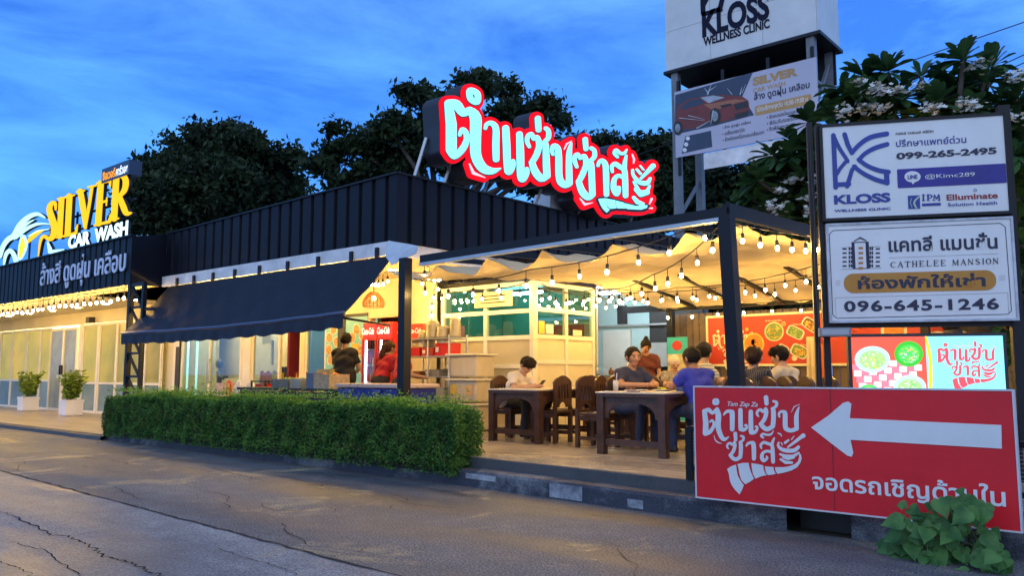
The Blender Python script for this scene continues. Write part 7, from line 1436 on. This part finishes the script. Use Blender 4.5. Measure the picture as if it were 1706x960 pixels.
tree('dark dense tree behind the right half of the red sign', (at(1060, 600, 36).x, at(1060, 600, 36).y, 0),
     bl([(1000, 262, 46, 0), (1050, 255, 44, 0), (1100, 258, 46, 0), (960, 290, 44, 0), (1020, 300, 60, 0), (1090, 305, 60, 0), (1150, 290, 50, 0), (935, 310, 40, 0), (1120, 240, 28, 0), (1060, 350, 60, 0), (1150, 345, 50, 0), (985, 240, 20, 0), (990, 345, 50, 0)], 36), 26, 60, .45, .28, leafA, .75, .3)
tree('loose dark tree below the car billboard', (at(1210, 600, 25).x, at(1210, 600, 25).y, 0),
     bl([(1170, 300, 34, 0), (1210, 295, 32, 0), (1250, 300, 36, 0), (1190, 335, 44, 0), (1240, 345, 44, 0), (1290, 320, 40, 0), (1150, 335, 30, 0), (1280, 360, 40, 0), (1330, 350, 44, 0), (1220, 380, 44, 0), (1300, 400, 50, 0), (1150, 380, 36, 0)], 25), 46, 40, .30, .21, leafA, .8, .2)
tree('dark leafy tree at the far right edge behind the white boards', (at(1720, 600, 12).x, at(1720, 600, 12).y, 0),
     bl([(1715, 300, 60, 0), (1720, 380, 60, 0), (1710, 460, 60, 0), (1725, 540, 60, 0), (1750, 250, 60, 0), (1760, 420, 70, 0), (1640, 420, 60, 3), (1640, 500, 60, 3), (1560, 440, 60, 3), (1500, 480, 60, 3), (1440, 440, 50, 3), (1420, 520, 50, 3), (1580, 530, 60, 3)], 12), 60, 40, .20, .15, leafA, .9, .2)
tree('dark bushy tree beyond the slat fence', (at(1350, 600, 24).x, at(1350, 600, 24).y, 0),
     bl([(1130, 470, 60, 0), (1200, 460, 70, 0), (1280, 450, 70, 0), (1360, 450, 70, 0), (1430, 440, 70, 0), (1180, 510, 60, 0), (1260, 510, 60, 0), (1340, 510, 60, 0)], 24), 26, 40, .40, .25, leafA, .8, .2)

# ---- frangipani with leaf rosettes and white flowers
FT = thing('frangipani_tree', 'frangipani tree with long leaf rosettes and white flower bunches behind the boards', 'tree', (at(1590, 600, 11.2).x, at(1590, 600, 11.2).y, 0)); FB = Vector((at(1590, 600, 11.2).x, at(1590, 600, 11.2).y, 0))
ros = [(1605, 100, 10), (1590, 150, 10.4), (1478, 120, 10.3), (1440, 128, 10.6), (1535, 128, 10.5), (1640, 135, 10.2), (1425, 168, 10.3), (1500, 165, 10.2), (1560, 175, 10), (1665, 175, 10.3), (1690, 205, 10.2), (1620, 185, 10), (1385, 195, 10.5), (1350, 205, 11), (1318, 262, 11.2), (1268, 298, 11.4), (1250, 330, 11.6), (1335, 300, 11), (1295, 330, 11.2), (1365, 250, 10.8), (1345, 345, 11), (1278, 350, 11.3), (1405, 150, 10.6), (1690, 260, 10), (1700, 330, 10.3), (1580, 130, 10.7), (1655, 110, 10.5), (1460, 190, 10.4), (1310, 372, 11), (1230, 350, 11.8), (1325, 240, 11.4), (1540, 195, 10.6), (1690, 440, 10.4), (1400, 240, 10.6), (1395, 330, 10.6)]
ros += [(random.uniform(1400, 1700), random.uniform(150, 235), random.uniform(10.2, 11.2)) for _ in range(22)] + [(random.uniform(1245, 1370), random.uniform(255, 385), random.uniform(11, 11.8)) for _ in range(14)] + [(random.uniform(1670, 1720), random.uniform(200, 600), random.uniform(10, 11)) for _ in range(12)]; rosP = [at(*r) for r in ros]; fork = FB + Vector((0, 0, 1.9)); tb = MB(); tb.tube([FB, FB + Vector((.06, .05, 1)), fork], [.17, .14, .12], 10); tb.build('trunk', bark, FT); lb = MB()
hubs = [fork + (sum(g, Vector()) / len(g) - fork) * .55 for g in ([rosP[i] for i in range(0, 12)], [rosP[i] for i in range(12, 18)], [rosP[i] for i in range(18, 26)])]
for p in rosP: hb = min(hubs, key=lambda q: (q - p).length); mid = hb.lerp(p, .55) + Vector((0, 0, -.12)); lb.tube([fork, hb, mid, p], [.09, .06, .04, .026], 6)
lb.build('limbs', bark, FT)
V_l = []; F_l = []
for p in rosP:
    for k in range(30):
        a = random.uniform(0, 6.283); el = random.uniform(-.55, 1.3); L_ = random.uniform(.27, .42); w = L_ * .17
        d = Vector((math.cos(a) * math.cos(el), math.sin(a) * math.cos(el), math.sin(el))); s_ = d.cross(Vector((0, 0, 1))).normalized(); u_ = s_.cross(d); dr = Vector((0, 0, -.10 * L_)); b0 = len(V_l)
        for t, ww in ((.05, .1), (.35, .6), (.65, 1.0), (.88, .75), (1.0, .12)): c = p + d * L_ * t + dr * (t * t * 2.2); V_l += [c + s_ * w * ww + u_ * w * ww * .3, c, c - s_ * w * ww + u_ * w * ww * .3]
        for i in range(4): F_l += [(b0 + 3 * i, b0 + 3 * i + 1, b0 + 3 * i + 4, b0 + 3 * i + 3), (b0 + 3 * i + 1, b0 + 3 * i + 2, b0 + 3 * i + 5, b0 + 3 * i + 4)]
np_mesh('crown', np.array([tuple(v - OFF[FT]) for v in V_l]), np.array(F_l), leafmat('frangipani_leaf', (.025, .065, .022), (.060, .14, .045), .4, .2, 2.5), FT, True)
fw_ = pm('white_petal', (.66, .66, .62), .6, .06, 9); 
for (x, y, D) in ((1428, 138, 10.1), (1462, 150, 10), (1498, 152, 10), (1626, 108, 9.9), (1618, 176, 9.7), (1606, 172, 9.8), (1408, 186, 10.1), (1470, 182, 10), (1300, 318, 10.9), (1345, 330, 10.7), (1352, 350, 10.7), (1320, 300, 10.9), (1680, 195, 9.9), (1440, 180, 10.1), (1552, 180, 9.8), (1365, 300, 10.6), (1690, 130, 10), (1535, 150, 10), (1298, 345, 10.9)):
    c = at(x, y, D); b = MB(); rr = random.uniform(.04, .075)
    for _ in range(int(60 * rr / .1)):
        q = c + Vector((random.gauss(0, rr), random.gauss(0, rr), random.gauss(0, rr * .6))); ax = Vector((random.gauss(0, .5), random.gauss(0, .5) - .5, 1)).normalized(); e1 = ax.cross(Vector((1, .2, 0))).normalized(); e2 = ax.cross(e1); r_ = random.uniform(.028, .046)
        for k in range(5): a = k * 1.2566; dd = e1 * math.cos(a) + e2 * math.sin(a); ss = ax.cross(dd); b.add([q, q + dd * r_ * .6 + ss * r_ * .4 + ax * r_ * .2, q + dd * r_ + ax * r_ * .3, q + dd * r_ * .6 - ss * r_ * .35 + ax * r_ * .2], [(0, 1, 2, 3)])
    b.build('flower_bunch', fw_, FT)

# ---- clipped hedge along the kerb
HG = thing('hedge', 'long clipped green hedge growing along the kerb before the kitchen', 'hedge', (-11.4, 7.15, .15)); HX0, HX1 = -16.35, -6.78
def hy(x): return ky(x) - .10, ky(x) + .42
b = MB(); xs_ = np.linspace(HX0 + .1, HX1 - .1, 40); q = []
for x in xs_: y0, y1 = hy(x); q += [(x, y0 + .09, .12), (x, y1 - .08, .12), (x, y1 - .10, .80), (x, y0 + .15, .80)]
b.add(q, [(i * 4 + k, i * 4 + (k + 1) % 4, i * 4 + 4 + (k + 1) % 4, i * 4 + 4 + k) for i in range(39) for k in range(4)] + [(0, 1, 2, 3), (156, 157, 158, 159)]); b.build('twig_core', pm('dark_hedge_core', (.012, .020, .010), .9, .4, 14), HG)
n = 95000; fx = RNG.uniform(HX0, HX1, n); side = RNG.choice(4, n, p=[.52, .34, .06, .08]); y0 = np.array([ky(x) for x in np.linspace(HX0, HX1, 200)]); yk = np.interp(fx, np.linspace(HX0, HX1, 200), y0)
top = .915 + .03 * np.sin(fx * 2.1) + .02 * np.sin(fx * 5.3 + 1) + np.where(fx < -15.5, (fx + 15.5) * .08, 0); hz = RNG.uniform(.08, 1, n) ** .85 * top; hyy = yk - .10 + RNG.uniform(0, .52, n)
wob = .035 * np.sin(fx * 6.1 + hz * 9) + .025 * np.sin(fx * 13.0 - hz * 7)
px_ = fx.copy(); py_ = np.where(side == 0, yk - .10 + wob + np.abs(RNG.normal(0, .035, n)) - .01 + np.where(hz < .3, -.03, 0), hyy); pz_ = np.where(side == 1, top + wob * .5 - np.abs(RNG.normal(0, .03, n)), hz)
px_ = np.where(side == 2, HX0 + RNG.normal(0, .03, n), np.where(side == 3, HX1 + wob + RNG.normal(0, .03, n), px_)); yk2 = np.interp(px_, np.linspace(HX0, HX1, 200), y0); py_ = np.where(side >= 2, yk2 - .10 + RNG.uniform(0, .52, n), py_)
py_ = np.where(side == 0, py_ + .13 * np.clip(hz / top - .72, 0, 1) ** 2 / .28 ** 2 * .6, py_); edge = np.minimum(np.abs(py_ - (yk2 - .10)), np.abs(py_ - (yk2 + .42))); pz_ = np.where(side == 1, pz_ - .09 * np.clip(1 - edge / .10, 0, 1) ** 2, pz_); endd = np.minimum(px_ - HX0, HX1 - px_); pz_ = pz_ - .10 * np.clip(1 - endd / .16, 0, 1) ** 2 * (pz_ > .7)
low = (side == 0) & (hz < .2) & (RNG.random(n) < .6); cen = np.stack([px_, py_, pz_], 1)[~low]
ex = RNG.uniform(HX0, HX1, 2600); ey = np.interp(ex, np.linspace(HX0, HX1, 200), y0) - .08 + RNG.uniform(0, .48, 2600); ez = .95 + RNG.exponential(.035, 2600); cen = np.concatenate([cen, np.stack([ex, ey, ez], 1)])
new = (cen[:, 2] > .86) & (RNG.random(len(cen)) < .75)  # leaves near the top that take the lit colour
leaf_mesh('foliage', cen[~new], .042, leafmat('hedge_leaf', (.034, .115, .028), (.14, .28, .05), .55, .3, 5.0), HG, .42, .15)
leaf_mesh('lit_top_leaves', cen[new], .044, leafmat('hedge_lit_leaf', (.10, .26, .04), (.26, .44, .07), .5, .35, 6.0), HG, .42, .25)  # paler leaf colour paints in the lamp light along the hedge top
tw = MB()
for _ in range(420):
    x = random.uniform(HX0, HX1); y = ky(x) - .09 + random.uniform(-.03, .03); z = random.uniform(.16, .75) ** 1.2; p = Vector((x, y, z)); d = Vector((random.gauss(0, .6), -abs(random.gauss(.15, .25)), random.uniform(.1, 1))).normalized(); tw.tube([p, p + d * random.uniform(.06, .16)], [.004, .0015], 4)
tw.build('twigs', pm('hedge_twig', (.13, .09, .05), .8, .3, 12), HG)
# ---- weed with heart leaves at the foot of the red board
WD = thing('weed_plant', 'heart-leaved green weed growing at the road edge before the red board', 'plant', tuple(onZ(1575, 925, 0))); B0 = onZ(1575, 925, 0.0); V_l = []; F_l = []; st = MB()
tips = [(1590, 818), (1612, 822), (1560, 838), (1535, 845), (1510, 852), (1630, 850), (1500, 830), (1545, 870), (1580, 860), (1608, 868), (1520, 880), (1498, 890), (1640, 880), (1575, 895), (1545, 910), (1505, 915), (1600, 905), (1625, 920), (1650, 915), (1668, 930), (1640, 935), (1490, 920), (1525, 925), (1560, 930), (1590, 930), (1660, 905), (1610, 835), (1625, 832), (1550, 850), (1570, 830), (1588, 845), (1530, 900), (1515, 905), (1482, 908), (1612, 935), (1555, 890), (1585, 880), (1672, 940), (1648, 895), (1538, 935)]
for i, (x, y) in enumerate(tips):
    Y = 6.18 + .22 * random.random(); p = onY(x, y + 12, Y); p.z = max(p.z, .07); root = B0 + Vector((random.uniform(-.25, .28), random.uniform(0, .1), 0)); st.tube([root, root.lerp(p, .6) + Vector((0, 0, .08)), p], [.008, .006, .003], 5)
    for j in range(3):
        L_ = random.choice((.05, .07, .09, .11, .125, .135)) * random.uniform(.9, 1.1); d = Vector((random.gauss(0, .7), -abs(random.gauss(.5, .4)), random.uniform(-1.1, -.1))).normalized(); s_ = d.cross(Vector((random.gauss(0, .3), -1, .6))).normalized(); u_ = s_.cross(d); o = p + Vector((random.gauss(0, .045), random.gauss(0, .03), random.gauss(-.01, .045))) * (j > 0); b0 = len(V_l)
        for t, ww in ((-.10, .30), (.0, .78), (.18, 1.0), (.42, .86), (.68, .48), (.88, .14), (1.0, .02)): c = o + d * L_ * t - u_ * L_ * .12 * t * t; V_l += [c + s_ * L_ * .46 * ww + u_ * L_ * .10 * ww, c + (d * L_ * .09 if t < 0 else Vector()), c - s_ * L_ * .46 * ww + u_ * L_ * .10 * ww]
        for k in range(6): F_l += [(b0 + 3 * k, b0 + 3 * k + 1, b0 + 3 * k + 4, b0 + 3 * k + 3), (b0 + 3 * k + 1, b0 + 3 * k + 2, b0 + 3 * k + 5, b0 + 3 * k + 4)]
st.build('stems', pm('weed_stem', (.12, .16, .05), .6, .2, 9), WD); np_mesh('leaves', np.array([tuple(v - OFF[WD]) for v in V_l]), np.array(F_l), leafmat('weed_leaf', (.030, .105, .030), (.12, .26, .07), .38, .2, 7.0), WD, True)
# ---- wires
for i, (a, c) in enumerate((((1440, 128), (1760, 18)), ((1600, 140), (1760, 66)), ((1600, 152), (1760, 80)))):
    p = at(*a, 26); q = at(*c, 24); d = q - p; b = MB(); b.tube([p - d * 3, p, q, q + d * 4], .018, 5); o = b.build('power_line', M['dark']); tag(o, ('top single black wire crossing the sky above the frangipani', 'upper of the two close black wires at the right', 'lower of the two close black wires at the right')[i], 'wire', 'overhead wires')
